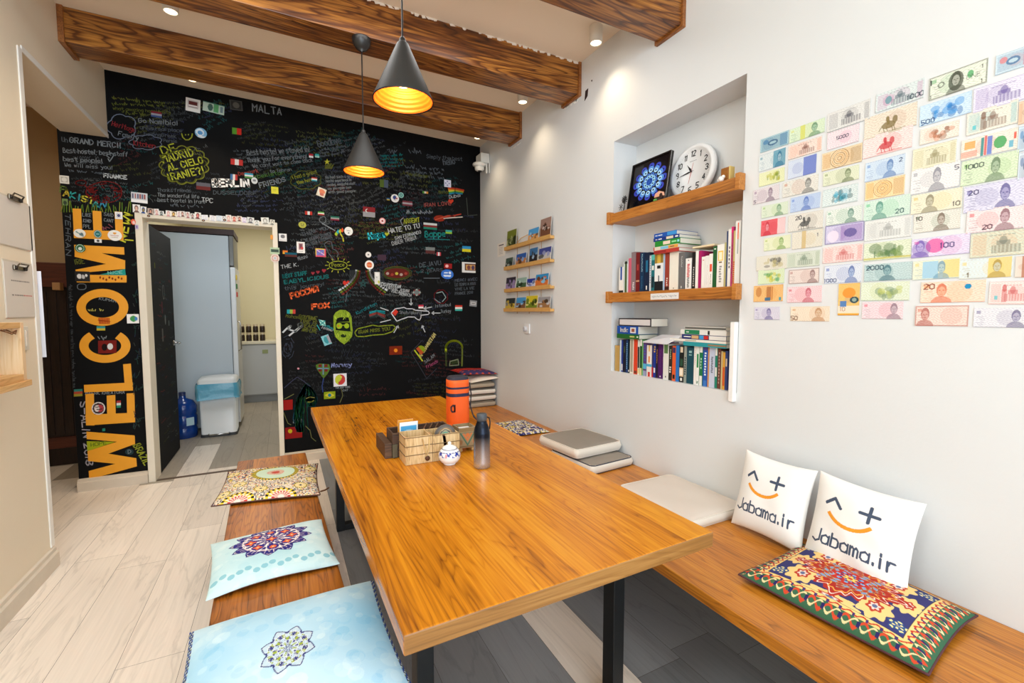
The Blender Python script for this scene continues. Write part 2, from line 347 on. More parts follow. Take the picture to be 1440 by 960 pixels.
# floor: planks over a dark bed
def floor():
    vs, fs, cs = [], [], []
    rnd = random.Random(3)
    x = -3.3; row = 0
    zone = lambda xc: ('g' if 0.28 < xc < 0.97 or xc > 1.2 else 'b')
    edges = [-3.17, -2.94, -2.71, -2.48, -2.25, -2.02, -1.79, -1.56, -1.33, -1.10, -0.87, -0.64, -0.41, -0.18, 0.05, 0.28, 0.51, 0.74, 0.97, 1.20, 1.43, 1.66, 1.89, 2.05]
    bed = MB(); bed.box(-3.3, 2.2, -2.5, 9.0, -0.08, -0.002)
    for a, b in zip(edges[:-1], edges[1:]):
        y = -2.5+rnd.uniform(-1.2, 0)
        while y < 9:
            y2 = y+1.3; ya, yb = max(y, -2.5), min(y2, 9.0); y = y2
            if yb-ya < 0.02: continue
            xc = (a+b)/2
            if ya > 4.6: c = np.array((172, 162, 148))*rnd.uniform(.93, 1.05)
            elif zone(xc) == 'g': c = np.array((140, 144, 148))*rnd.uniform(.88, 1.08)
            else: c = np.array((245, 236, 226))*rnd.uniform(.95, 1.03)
            k = len(vs); g = 0.0007
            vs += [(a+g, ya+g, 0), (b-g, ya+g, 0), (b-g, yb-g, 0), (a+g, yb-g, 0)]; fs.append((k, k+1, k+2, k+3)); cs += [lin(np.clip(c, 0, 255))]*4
    mt, t, bs = nt('laminate'); N = t.nodes.new; K = t.links.new
    at = N('ShaderNodeAttribute'); at.attribute_name = 'Col'
    tc = N('ShaderNodeTexCoord'); mp = N('ShaderNodeMapping'); mp.inputs['Scale'].default_value = (5.5, 0.75, 1); K(tc.outputs['Object'], mp.inputs[0])
    n1 = N('ShaderNodeTexNoise'); n1.inputs['Scale'].default_value = 1.2; n1.inputs['Detail'].default_value = 6; n1.inputs['Distortion'].default_value = 0.8; K(mp.outputs[0], n1.inputs['Vector'])
    r1 = N('ShaderNodeValToRGB'); K(n1.outputs['Fac'], r1.inputs[0]); e = r1.color_ramp.elements     # thin dark veins
    e[0].position = 0.0; e[0].color = (1, 1, 1, 1); e[1].position = 1; e[1].color = (0.93, 0.93, 0.93, 1)
    for p_, v_ in ((0.47, 1.0), (0.5, 0.84), (0.515, 0.98), (0.62, 1.0), (0.64, 0.93), (0.66, 0.99)):
        q = e.new(p_); q.color = (v_, v_*0.985, v_*0.965, 1)
    mp2 = N('ShaderNodeMapping'); mp2.inputs['Scale'].default_value = (60, 1.5, 1); K(tc.outputs['Object'], mp2.inputs[0])
    n2 = N('ShaderNodeTexNoise'); n2.inputs['Scale'].default_value = 1.5; n2.inputs['Detail'].default_value = 4; K(mp2.outputs[0], n2.inputs['Vector'])
    r2 = N('ShaderNodeValToRGB'); K(n2.outputs['Fac'], r2.inputs[0]); r2.color_ramp.elements[0].position = .3; r2.color_ramp.elements[0].color = (.88, .88, .88, 1); r2.color_ramp.elements[1].position = .7
    m1 = N('ShaderNodeMixRGB'); m1.blend_type = 'MULTIPLY'; m1.inputs[0].default_value = 1; K(at.outputs['Color'], m1.inputs[1]); K(r1.outputs[0], m1.inputs[2])
    m2 = N('ShaderNodeMixRGB'); m2.blend_type = 'MULTIPLY'; m2.inputs[0].default_value = 0.8; K(m1.outputs[0], m2.inputs[1]); K(r2.outputs[0], m2.inputs[2])
    K(m2.outputs[0], bs.inputs['Base Color']); bs.inputs['Roughness'].default_value = 0.42
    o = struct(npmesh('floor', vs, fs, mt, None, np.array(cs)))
    bed.build('floor_bed', mat('floor_bed', (70, 58, 48), 0.8), o)
floor()
# right wall with niche
NY0, NY1, NZ0, NZ1, ND = 1.475, 2.44, 1.03, 2.562, 0.195
b = MB(); b.box(WX, WX+0.3, -2.5, NY0, -0.05, 3.3); b.box(WX, WX+0.3, NY1, YB+0.15, -0.05, 3.3); b.box(WX, WX+0.3, NY0, NY1, -0.05, NZ0); b.box(WX, WX+0.3, NY0, NY1, NZ1, 3.3); b.box(WX+ND, WX+0.3, NY0, NY1, NZ0, NZ1)
wall_right = struct(b.build('wall_right', plaster))
# back wall with doorway, painted black
DX0, DX1, DZ = -0.995, -0.06, 2.2
b = MB()
def slab(b, x0, x1, z0, y0=YB, y1=YB+0.15):
    b.prism([(x0, y0, z0), (x1, y0, z0), (x1, y0, zc(x1)+0.02), (x0, y0, zc(x0)+0.02)], (0, y1-y0, 0))
slab(b, -1.49, DX0-0.03, 0); slab(b, DX1+0.03, WX, 0); slab(b, DX0-0.03, DX1+0.03, DZ+0.03)
wall_back = struct(b.build('wall_back', black_p))
# left wall
b = MB(); b.box(-1.47, LX, -2.5, 3.37, 0, 3.36); b.box(-1.47, LX, 3.37, YB-0.001, 2.81, 3.36)
wall_left = struct(b.build('wall_left', plaster_l))
b = MB(); b.box(LX-0.001, LX+0.006, 3.335, 3.376, 0.12, 2.815); b.box(LX-0.03, LX+0.004, 3.370, 3.378, 0.12, 2.81)
b.box(LX-0.001, LX+0.006, 3.376, YB-0.003, 2.803, 2.835)
struct(b.build('trim_1', trimw, bevel=0.002))
# ceiling
b = MB(); x0, x1 = -3.3, WX+0.3
b.prism([(x0, -2.5, zc(x0)), (x1, -2.5, zc(x1)), (x1, -2.5, zc(x1)+0.1), (x0, -2.5, zc(x0)+0.1)], (0, 11.5, 0))
struct(b.build('ceiling', plaster_c))
# unseen rear wall behind the camera, wide assumed openings added to let light in
b = MB(); b.box(-1.47, -1.2, -2.5, -2.42, 0, 3.4); b.box(1.95, 2.3, -2.5, -2.42, 0, 3.3); b.box(-1.2, 1.95, -2.5, -2.42, 3.0, 3.36); b.box(-1.2, 1.95, -2.5, -2.42, 0, 0.3)
struct(b.build('wall_rear', plaster))
# baseboards
def base(name, pts, h, t, col=trimd):
    (xa, ya), (xb, yb) = pts; b = MB()
    if abs(xa-xb) < 1e-6:
        s = t if name == 'baseboard_left' else -t
        prof = [(0, 0), (s, 0), (s, h*.7), (s*.55, h*.78), (s*.5, h*.95), (0, h)]
        b.prism([(xa+p, ya, z) for p, z in prof], (0, yb-ya, 0))
    else:
        prof = [(0, 0), (-t, 0), (-t, h*.7), (-t*.55, h*.78), (-t*.5, h*.95), (0, h)]
        b.prism([(xa, ya+p, z) for p, z in prof], (xb-xa, 0, 0))
    return struct(b.build(name, col))
base('baseboard_left', ((LX, -2.4), (LX, 3.375)), 0.115, 0.022)
base('baseboard_back', ((-1.495, YB), (-1.047, YB)), 0.10, 0.03)
base('baseboard_back', ((-0.018, YB), (WX, YB)), 0.10, 0.02)
# door frame
b = MB(); fo0, fo1 = -1.045, -0.018
b.box(fo0, DX0, YB-0.025, YB+0.165, 0, 2.245); b.box(DX1, fo1, YB-0.025, YB+0.165, 0, 2.245); b.box(DX0, DX1, YB-0.025, YB+0.165, DZ, 2.245)
frame = struct(b.build('door_1', mat('door_frame_paint', (232, 224, 206), 0.45, var=0.04, vscale=10), bevel=0.004))
b = MB(); b.box(DX0, DX1, YB-0.01, YB+0.03, 0.0, 0.004); b.build('threshold', mat('threshold_dark', (92, 76, 62), 0.5), frame)
# open door leaf with its chalk
leaf_o = MB(); leaf_o.box(-1.035, -0.998, YB+0.15, YB+1.02, 0.01, 2.18)
leaf = leaf_o.build('door_leaf', black_p, frame, bevel=0.002)
b = MB(); b.lathe([(0.026, 0), (0.026, 0.008), (0.02, 0.01)], n=20, M=Matrix.Rotation(math.pi/2, 3, 'Y').to_3x3().to_4x4(), c=(-0.998, YB+0.94, 1.12))
b.tube([(-0.99, YB+0.94, 1.12), (-0.945, YB+0.94, 1.12), (-0.94, YB+0.93, 1.12), (-0.94, YB+0.83, 1.118)], 0.009)
b.build('door_handle', mat('chrome', (200, 200, 200), 0.2, 0.95), leaf)
# kitchen and corridor shells
b = MB(); b.box(-1.49, -1.38, YB+0.15, 9.0, 0, 3.4)
struct(b.build('wall_kitchen_left', [cream_k, tan_m]))
b = MB(); b.box(-1.38, 1.3, 8.8, 8.95, 0, 3.4); b.box(1.2, 1.35, YB+0.15, 8.8, 0, 3.4)
struct(b.build('wall_kitchen_back', cream_k))
b = MB(); b.box(-3.3, -1.49, 5.95, 6.1, 0, 3.4); b.box(-3.3, -3.2, 3.0, 5.95, 0, 3.4); b.box(-3.2, -1.47, 2.9, 3.0, 0, 3.4)
struct(b.build('wall_corridor', tan_m))

# ------------------------------------------------------------------ beams, spots, pendants
beam_w = wood('beam_wood', (36, 16, 7), (104, 56, 20), (204, 138, 60), 'X', 0.8, 0.32, 1.2, plank=0, band=2.8, dist=6)
beam_e = wood('beam_cap_wood', (86, 46, 18), (138, 82, 36), (176, 116, 60), 'Y', 1.4, 0.45)
plst = mat('plaster_crumbs', (238, 232, 222), 0.9)
lab = ['rearmost dark stained ceiling beam, nearest the black chalk wall', 'middle dark stained ceiling beam with the far black pendant below it', 'dark stained ceiling beam carrying the larger looking front pendant, cut by the top edge', 'hidden']
def dz(x): return 0.092*(2.0-x)/3.17
def dy(x): return 0.13*(2.0-x)/3.17
def beam(y0, y1, z0, label):
    t = empty('ceiling_beam', ((LX+WX)/2, (y0+y1)/2, z0), label, 'beam', 'ceiling beams')
    def bar(nm, x0, x1, g, h, mt, bv):
        P = [(x, y+dy(x), z) for x in (x0, x1) for y, z in ((y0-g, z0-g+dz(x)), (y1+g, z0-g+dz(x)), (y1+g, zc(x)+h), (y0-g, zc(x)+h))]
        b = MB(); b.add(P, [(0, 1, 2, 3), (7, 6, 5, 4), (0, 4, 5, 1), (1, 5, 6, 2), (2, 6, 7, 3), (3, 7, 4, 0)]); b.build(nm, mt, t, bevel=bv)
    bar('beam_body', LX, WX, 0, 0, beam_w, .004)
    for x0, x1 in ((LX, LX+0.03), (WX-0.022, WX)): bar('end_cap', x0, x1, .014, 0, beam_e, .002)
beam(3.75, 3.965, 3.028, lab[0]); beam(2.83, 3.04, 3.025, lab[1]); beam(1.868, 2.05, 2.99, lab[2])
# ragged plaster line at the middle beam's right half and chipped plaster below the ends
b = MB(); rr = random.Random(5)
for i in range(70):
    x = rr.uniform(0.3, 1.97); z = zc(x)-rr.uniform(0, 0.012)
    q = 2.828+dy(x)-.0005; b.prism([(x, q, z-0.006), (x+rr.uniform(.01, .035), q-.001, z-rr.uniform(0, .006)), (x+rr.uniform(.0, .03), q-.001, zc(x)), (x-0.006, q, zc(x))], (0, 0.004, 0))
b.build('ragged_plaster_line', plst, wall_right)
b = MB()
for yy0, yy1, zz in ((3.76, 3.96, 2.995), (2.84, 3.03, 3.008)):
    for i in range(14):
        y = rr.uniform(yy0, yy1); h = rr.uniform(.004, .02); b.prism([(1.9975, y, zz), (1.9975, y+rr.uniform(.01, .04), zz+0.004), (1.9975, y+.01, zz-h)], (0.004, 0, 0))
b.build('chipped_plaster', plst, wall_right)
b = MB(); b.prism([atX(823, 128, 1.998), atX(827, 124, 1.998), atX(826, 135, 1.998), atX(822, 142, 1.998)], (0.003, 0, 0)); b.prism([atX(831, 113, 1.998), atX(833, 112, 1.998), atX(832, 115, 1.998)], (0.003, 0, 0))
b.build('hole_in_plaster', mat('hole_dark', (48, 30, 28), 0.9), wall_right)

white_metal = mat('white_metal', (226, 220, 208), 0.4)
glow = mat('lamp_glass', (255, 240, 215), 0.4, emit=(255, 226, 180), estr=7)
SP = [(1.84, 2.44, 'white cylinder ceiling spot beside the right wall, nearest the camera'), (1.805, 3.36, 'white cylinder ceiling spot between the middle and rear beams at the right wall'),
      (1.77, 4.22, 'white ceiling spot in the far right corner above the white gadget'), (-0.547, 4.16, 'white ceiling spot above the black wall left of the doorway'),
      (-0.52, 3.30, 'white ceiling spot near the left wall in front of the rear beam'), (0.553, 4.17, 'ceiling spot over the middle of the black wall, mostly behind the rear beam')]
for (x, y, lb), px_ in zip(SP, ((838, 61), (735, 144), (672, 194), (270, 112.5), (240, 17), (490, 155.5))):
    p_ = atZ(px_[0], px_[1], zc(x)-.105); p_ = atZ(px_[0], px_[1], zc(p_.x)-.105); x, y = p_.x, p_.y
    t = empty('ceiling_spot', (x, y, zc(x)-0.105), lb, 'ceiling spot', 'cylinder ceiling spots'); z0 = zc(x)-0.105; c = (x, y, 0)
    MB().lathe([(0.032, z0+0.012), (0.034, z0), (0.041, z0), (0.041, zc(x)+0.001)], c, 28, cap=False).build('housing', white_metal, t)
    MB().lathe([(0.0001, z0+0.004), (0.033, z0+0.004)], c, 28, cap=False).build('lamp_lens', glow, t)
    l = bpy.data.lights.new('spot_light', 'SPOT'); l.energy = 27 if x < 1 else 11; l.color = (1.0, 0.80, 0.55); l.spot_size = math.radians(115); l.spot_blend = 0.9; l.shadow_soft_size = 0.03
    o = bpy.data.objects.new('spot_light', l); C.objects.link(o); o.location = (x, y, z0-0.01)
shade_o = mat('shade_black', (34, 34, 33), 0.55, 0.2, var=0.15, vscale=8, bump=0.03)
shade_i = mat('shade_gold', (214, 104, 16), 0.45, 0.3)
cord_m = mat('black_cord', (22, 22, 22), 0.5)
bulb_m = mat('bulb_glass', (255, 235, 190), 0.3, emit=(255, 200, 120), estr=14)
for x, y, zr, lb in ((0.472, 2.93, 2.285, 'black cone pendant lamp hanging farther back, gold inside, canopy visible'), (0.469, 1.91, 2.295, 'black cone pendant lamp hanging nearer the camera, gold inside')):
    zt = zr+0.225; ztop = (3.025 if y > 2.5 else 2.99)+dz(x)
    t = empty('pendant_lamp', (x, y, zr), lb, 'pendant lamp', 'cone pendant lamps'); c = (x, y, 0)
    MB().lathe([(0.121, zr+0.001), (0.123, zr-0.002), (0.121, zr+0.006), (0.024, zt), (0.016, zt+0.008), (0.004, zt+0.01)], c, 48, cap=False).build('lamp_shade', shade_o, t)
    pr = []
    for i in range(60):
        k = i/59; r = 0.1195*(1-k)+0.02*k; pr.append((r-0.0016*(1+math.sin(k*2*math.pi*13)), zr+0.001+(zt-zr-0.012)*k))
    MB().lathe(pr, c, 48, cap=False).build('gold_lining', shade_i, t)
    MB().lathe([(0.013, zt), (0.013, zt+0.02), (0.006, zt+0.03)], c, 16).build('cord_grip', cord_m, t)
    MB().tube([(x, y, zt+0.02), (x, y, ztop-0.03)], 0.0038, 8).build('cord', cord_m, t)
    MB().lathe([(0.006, ztop-0.075), (0.03, ztop-0.062), (0.052, ztop-0.03), (0.055, ztop-0.003), (0.055, ztop)], c, 28).build('canopy', mat('canopy_black', (26, 26, 26), 0.35), t)
    MB().lathe([(0.0001, zr+0.055), (0.02, zr+0.06), (0.032, zr+0.085), (0.028, zr+0.11), (0.014, zr+0.14), (0.013, zr+0.17)], c, 20).build('bulb', bulb_m, t)
    point('pendant_light', (x, y, zr+0.03), 3.2, (1.0, 0.62, 0.30), 0.03)

# ------------------------------------------------------------------ kitchen things
def single(mb, name, mt, label, cat, group=None, **k): return tag(mb.build(name, mt, None, **k), label, cat, group)
t = empty('tall_fridge', (-0.79, 6.75, 0), 'tall pale blue grey fridge seen from its side through the open doorway', 'fridge')
b = MB(); b.box(-1.36, -0.56, 6.52, 7.1, 0.03, 2.36); b.build('fridge_body', mat('fridge_grey', (188, 198, 206), 0.35, 0.0, var=0.02), t, bevel=0.01)
b = MB(); b.box(-0.556, -0.50, 6.51, 7.1, 0.06, 1.98); b.build('fridge_door', mat('fridge_door', (224, 226, 228), 0.3), t, bevel=0.008)
b = MB(); b.box(-0.556, -0.51, 6.515, 7.1, 1.995, 2.36); b.build('freezer_door', mat('freezer_grey', (120, 120, 118), 0.35, 0.3), t, bevel=0.006)
b = MB(); b.box(-1.36, -0.50, 6.505, 7.12, 2.365, 2.43); b.build('top_trim', mat('dark_brown_trim', (48, 26, 24), 0.5), t)
b = MB(); b.tube([(-0.50, 6.56, 0.95), (-0.47, 6.56, 0.97), (-0.47, 6.56, 1.3), (-0.50, 6.56, 1.32)], 0.008); b.build('handle', MATS['chrome'], t)
for (z, cc, lb) in ((1.72, (40, 120, 60), 'green magnet stuck on the fridge door'), (1.62, (200, 60, 50), 'red magnet stuck on the fridge door'), (1.83, (230, 200, 60), 'yellow magnet near the top of the fridge door')):
    b = MB(); b.box(-0.4995, -0.488, 6.53, 6.61, z, z+0.06); tag(b.build('fridge_magnet', mat('magnet_%d' % int(z*100), cc, 0.5), None, bevel=0.002), lb, 'magnet', 'fridge magnets')
# pedal bin
t = empty('pedal_bin', (-0.69, 6.3, 0), 'white pedal bin with a blue bin bag turned over its rim, inside the kitchen', 'bin')
def rrect(x0, x1, y0, y1, r, z, n=5):
    p = []
    for cx, cy, a0 in ((x1-r, y0+r, -90), (x1-r, y1-r, 0), (x0+r, y1-r, 90), (x0+r, y0+r, 180)):
        for i in range(n): a = math.radians(a0+90*i/(n-1)); p.append(Vector((cx+r*math.cos(a), cy+r*math.sin(a), z)))
    return p
def loft(mb, rings, mi=0, sm=True, cap=True):
    n = len(rings[0]); vs = [p for r in rings for p in r]
    fs = [(j*n+i, j*n+(i+1) % n, (j+1)*n+(i+1) % n, (j+1)*n+i) for j in range(len(rings)-1) for i in range(n)]
    mb.add(vs, fs, mi, sm); k = len(mb.v)-len(vs)
    if cap: mb.f += [tuple(k+i for i in range(n)), tuple(k+(len(rings)-1)*n+i for i in range(n))]; mb.m += [mi]*2; mb.smooth += [False]*2
    return mb
bw = mat('bin_white', (226, 228, 228), 0.3)
loft(MB(), [rrect(-0.868, -0.518, 6.13, 6.43, .04, .03), rrect(-0.875, -0.51, 6.125, 6.44, .04, .56)]).build('bin_body', bw, t)
loft(MB(), [rrect(-0.875, -0.51, 6.11, 6.44, .04, .0), rrect(-0.87, -0.515, 6.12, 6.44, .04, .03)]).build('bin_base', mat('bin_base_dark', (40, 42, 46), 0.5), t)
loft(MB(), [rrect(-0.885, -0.50, 6.115, 6.45, .045, .61), rrect(-0.89, -0.495, 6.11, 6.455, .045, .645), rrect(-0.87, -0.515, 6.13, 6.43, .05, .675), rrect(-0.8, -0.58, 6.2, 6.37, .05, .69)]).build('bin_lid', bw, t)
rg = []
rr = random.Random(4)
for z, o_ in ((0.615, .012), (0.58, .02), (0.52, .022), (0.47, .018), (0.44, .026)):
    q = rrect(-0.885-o_, -0.50+o_, 6.115-o_, 6.45+o_, .05, z, 8)
    rg.append([p+Vector((rr.uniform(-.006, .006), rr.uniform(-.006, .006), rr.uniform(-.02, .01) if z < .5 else 0)) for p in q])
loft(MB(), rg, cap=False).build('bin_bag', mat('blue_bag', (96, 176, 206), 0.25, trans=0.15, bump=0.3, bscale=30), t)
MB().tube([(-0.79, 6.12, .035), (-0.78, 6.09, .03), (-0.60, 6.09, .03), (-0.59, 6.12, .035)], 0.008).build('pedal', MATS['chrome'], t)
t = empty('water_jug', (-1.06, 6.22, 0), 'large blue water bottle standing beside the pedal bin', 'water bottle')
MB().lathe([(0.12, 0.0), (0.135, 0.01), (0.137, 0.1), (0.13, 0.11), (0.13, 0.13), (0.137, 0.14), (0.137, 0.24), (0.13, .25), (0.13, .27), (0.137, .28), (0.135, 0.36), (0.10, 0.42), (0.035, 0.45), (0.03, 0.5)], (-1.05, 6.27, 0.001), 32).build('bottle', mat('blue_plastic', (22, 72, 160), 0.15, trans=0.3), t)
MB().lathe([(0.034, 0.48), (0.034, 0.515), (0.03, 0.52)], (-1.05, 6.27, 0), 24).build('cap', mat('navy_cap', (20, 40, 90), 0.4), t)
MB().prism([(-1.0, 6.137, 0.15), (-0.935, 6.18, 0.15), (-0.935, 6.18, 0.24), (-1.0, 6.137, 0.24)], (0.002, -0.003, 0)).build('label_sticker', mat('label_pale', (180, 210, 220), 0.5), t)
t = empty('kitchen_counter', (0.2, 8.4, 0), 'white grey kitchen base cabinet with worktop at the back of the kitchen', 'kitchen cabinet')
b = MB(); b.box(-0.66, 1.19, 8.16, 8.78, 0.12, 0.93); b.build('cabinet_body', mat('cabinet_grey', (190, 192, 194), 0.4), t)
b = MB(); b.box(-0.655, -0.02, 8.135, 8.158, 0.135, 0.92); b.build('cabinet_door', MATS['cabinet_grey'], t, bevel=0.004)
b = MB(); b.box(-0.01, 0.6, 8.135, 8.158, 0.135, 0.92); b.build('cabinet_door', MATS['cabinet_grey'], t, bevel=0.004)
b = MB(); b.box(-0.66, 1.19, 8.2, 8.22, 0.0, 0.12); b.build('plinth', mat('plinth_grey', (150, 152, 154), 0.4), t)
b = MB(); b.box(-0.68, 1.19, 8.12, 8.79, 0.93, 0.975); b.build('worktop', mat('worktop_cream', (228, 220, 196), 0.35), t, bevel=0.005)
b = MB(); b.box(-0.30, -0.22, 8.129, 8.134, 0.78, 0.84); b.build('sticker', mat('sticker_olive', (150, 160, 110), 0.5), t)
for r in range(2):
    for i in range(4):
        x = -0.58+i*0.095; z = 0.975+r*0.135
        t = empty('spice_jar', (x, 8.3, z), 'dark jar with pale lid, %s from left in the %s row on the worktop' % (('first', 'second', 'third', 'fourth')[i], ('lower', 'upper')[r]), 'jar', 'jars on the kitchen worktop')
        MB().lathe([(0.036, 0), (0.038, 0.005), (0.038, 0.085), (0.03, 0.1)], (x, 8.3, z+0.001), 16).build('jar', mat('jar_dark', (48, 34, 26), 0.25), t)
        MB().lathe([(0.033, 0.1), (0.034, 0.13), (0.0, 0.131)], (x, 8.3, z+0.001), 16).build('lid', mat('jar_lid', (176, 160, 130), 0.4), t)

# ------------------------------------------------------------------ corridor cabinet
t = empty('dark_wood_cabinet', (-2.3, 5.9, 0), 'dark wooden panelled cabinet with a reddish top board in the dim corridor', 'cabinet')
dkw = wood('dark_cabinet_wood', (14, 9, 8), (30, 18, 15), (48, 28, 22), 'Z', 1.0, 0.4)
rdw = wood('red_board_wood', (58, 26, 18), (86, 40, 26), (110, 56, 36), 'X', 1.0, 0.4)
b = MB(); b.box(-3.1, -1.62, 5.60, 5.94, 0.10, 1.66)
for i in range(22): b.box(-3.09+i*0.067, -3.05+i*0.067, 5.59, 5.60, 0.30, 1.62)
b.build('cabinet_body', dkw, t)
b = MB(); b.box(-3.1, -1.62, 5.56, 5.94, 1.66, 1.88); b.build('top_board', rdw, t, bevel=0.004)
b = MB(); b.box(-3.1, -1.62, 5.57, 5.94, 0.17, 0.27); b.build('lower_rail', rdw, t, bevel=0.003)
b = MB(); b.box(-3.1, -1.62, 5.62, 5.94, 0.0, 0.10); b.build('plinth', dkw, t)
p0 = atY(74, 397, 5.5); p1 = atY(86, 408, 5.5)
b = MB(); b.box(p0.x, p1.x, 5.48, 5.559, p1.z, p0.z); b.build('pull_block', mat('pale_wood_block', (176, 132, 86), 0.5), t, bevel=0.004)
# ================================================================== TABLE AND BENCHES
top_w = wood('table_wood', (116, 62, 8), (198, 122, 16), (228, 160, 34), 'Y', 1.0, 0.27, 0.62, plank=0.195, band=3.4, dist=5)
edge_w = wood('table_edge_wood', (92, 60, 24), (146, 100, 48), (184, 136, 76), 'X', 1.0, 0.4, 0.5)
bench_w = wood('bench_wood', (112, 62, 12), (186, 112, 26), (216, 150, 50), 'Y', 1.1, 0.33, 0.9, plank=0.2)
bench_w2 = wood('side_bench_wood', (80, 40, 8), (162, 94, 24), (206, 134, 46), 'Y', 1.3, 0.33, 1.0, plank=0.15)
steel = mat('black_steel', (20, 21, 22), 0.45, 0.3)
def rotz(a, c): return Matrix.Translation(Vector(c)) @ Matrix.Rotation(a, 4, 'Z') @ Matrix.Translation(-Vector(c))
RT = rotz(math.radians(1.03), (0.208, 0.914, 0))
t = empty('dining_table', (0.69, 2.2, 0), 'long orange brown plank table with black steel leg frames in the middle', 'table')
b = MB(); b.box(0.208, 1.176, 0.914, 3.505, 0.702, 0.75, M=RT)
o = b.build('tabletop', [top_w, edge_w], t, bevel=0.004)
for p in o.data.polygons:
    if abs(p.normal.y) > 0.9: p.material_index = 1
for y in (1.20, 3.06):
    z1 = 0.702
    for x in (0.315, 1.03):
        b = MB(); b.box(x, x+0.05, y, y+0.06, 0.0, z1, M=RT); b.build('leg', steel, t, bevel=0.003)
    b = MB(); b.box(0.365, 1.03, y+0.002, y+0.058, 0.0, 0.04, M=RT); b.build('foot_rail', steel, t, bevel=0.003)
    b = MB(); b.box(0.365, 1.03, y+0.002, y+0.058, z1-0.04, z1, M=RT); b.build('top_rail', steel, t, bevel=0.003)
# wall bench
t = empty('wall_bench', (1.65, 2.0, 0), 'long orange brown plank bench running along the white wall', 'bench')
b = MB(); b.box(1.292, 1.999, -1.2, 4.70, 0.405, 0.45); b.build('seat', bench_w, t, bevel=0.004)
for y in (-1.0, 0.55, 2.15, 3.6, 4.5):
    b = MB(); b.box(1.62, 1.66, y, y+0.04, 0.0, 0.365); b.box(1.95, 1.99, y, y+0.04, 0, 0.365); b.box(1.66, 1.95, y, y+0.04, 0.0, 0.03); b.build('leg', steel, t, bevel=0.002)
    b = MB(); b.box(1.36, 1.99, y, y+0.04, 0.365, 0.405); b.build('bracket', steel, t, bevel=0.002)
# left bench
RB = rotz(math.radians(1.75), (-0.235, 1.65, 0))
t = empty('side_bench', (-0.06, 2.2, 0), 'narrow brown plank bench on the left of the table holding three cushions', 'bench')
b = MB(); b.box(-0.235, 0.170, 0.75, 3.42, 0.408, 0.45, M=RB); b.build('seat', bench_w2, t, bevel=0.004)
for y in (0.95, 3.15):
    for x in (-0.19, 0.085):
        b = MB(); b.box(x, x+0.04, y, y+0.04, 0.0, 0.408, M=RB); b.build('leg', steel, t, bevel=0.002)
    b = MB(); b.box(-0.15, 0.085, y, y+0.04, 0.0, 0.03, M=RB); b.build('foot_rail', steel, t, bevel=0.002)

# ================================================================== CUSHIONS
def pillow(name, c, ex, ey, T, paint, under, label, group=None, nu=150, nv=120, seed=0, sag=0.0, pinch=0.05, wr=0.004, base_flat=0.25, wave=0.0, pipe=None, zf=None):
    """c centre (on the support), ex/ey half-extent vectors, T thickness. paint(U,V)->(n,3) linear"""
    c, ex, ey = Vector(c), Vector(ex), Vector(ey); n = ex.cross(ey).normalized()
    r = np.random.RandomState(seed)
    u = np.linspace(-1, 1, nu); v = np.linspace(-1, 1, nv); U, V = np.meshgrid(u, v)
    e = np.clip((1-np.abs(U)**3.2)*(1-np.abs(V)**3.2), 0, 1)**0.55
    px = U*(1-pinch*(1-V**2)); py = V*(1-pinch*(1-U**2))
    w_ = np.zeros_like(U)
    for _ in range(14):
        kx, ky = r.uniform(-9, 9, 2); w_ += np.sin(kx*U+ky*V+r.uniform(0, 6.3))*r.uniform(.3, 1)
    w_ = w_/7
    corner = (np.abs(U)**6*np.abs(V)**6)
    top = T*(1-base_flat)*e + wr*w_*(0.4+e) ; bot = -T*base_flat*e
    lift = T*base_flat + wave*np.sin(U*3+V*2+seed)*(1-e)
    if zf is not None: lift = lift+zf(U, V)
    P = lambda h: (np.array(c)+px[..., None]*np.array(ex)+py[..., None]*np.array(ey)+(h+lift)[..., None]*np.array(n)).reshape(-1, 3)
    I = np.arange(nu*nv).reshape(nv, nu)
    f1 = np.stack([I[:-1, :-1], I[:-1, 1:], I[1:, 1:], I[1:, :-1]], -1).reshape(-1, 4)
    cols = paint(U.ravel(), V.ravel())
    root = empty(name, c, label, 'cushion', group)
    npmesh('cushion_front', P(top), f1, painted('fabric_print', 0.8, 0.25, 900, 0.2), root, cols, True)
    npmesh('cushion_back', P(bot-0.0008), f1[:, ::-1], under, root, None, True)
    if pipe:
        bd = np.concatenate([I[0, :], I[1:, -1], I[-1, -2::-1], I[-2:0:-1, 0]])[::3]; Q = P(top*0)
        MB().tube([Q[i] for i in bd], 0.0035, 6, closed=True).build('piping', pipe, root)
    return root
def L(c): return lin(c)
def star_r(th, n, a=0.22, ph=0.0):       # pointed star radius factor
    k = np.abs(((th+ph)*n/(2*math.pi)) % 1.0 - 0.5)*2; return 1-a*(1-k)
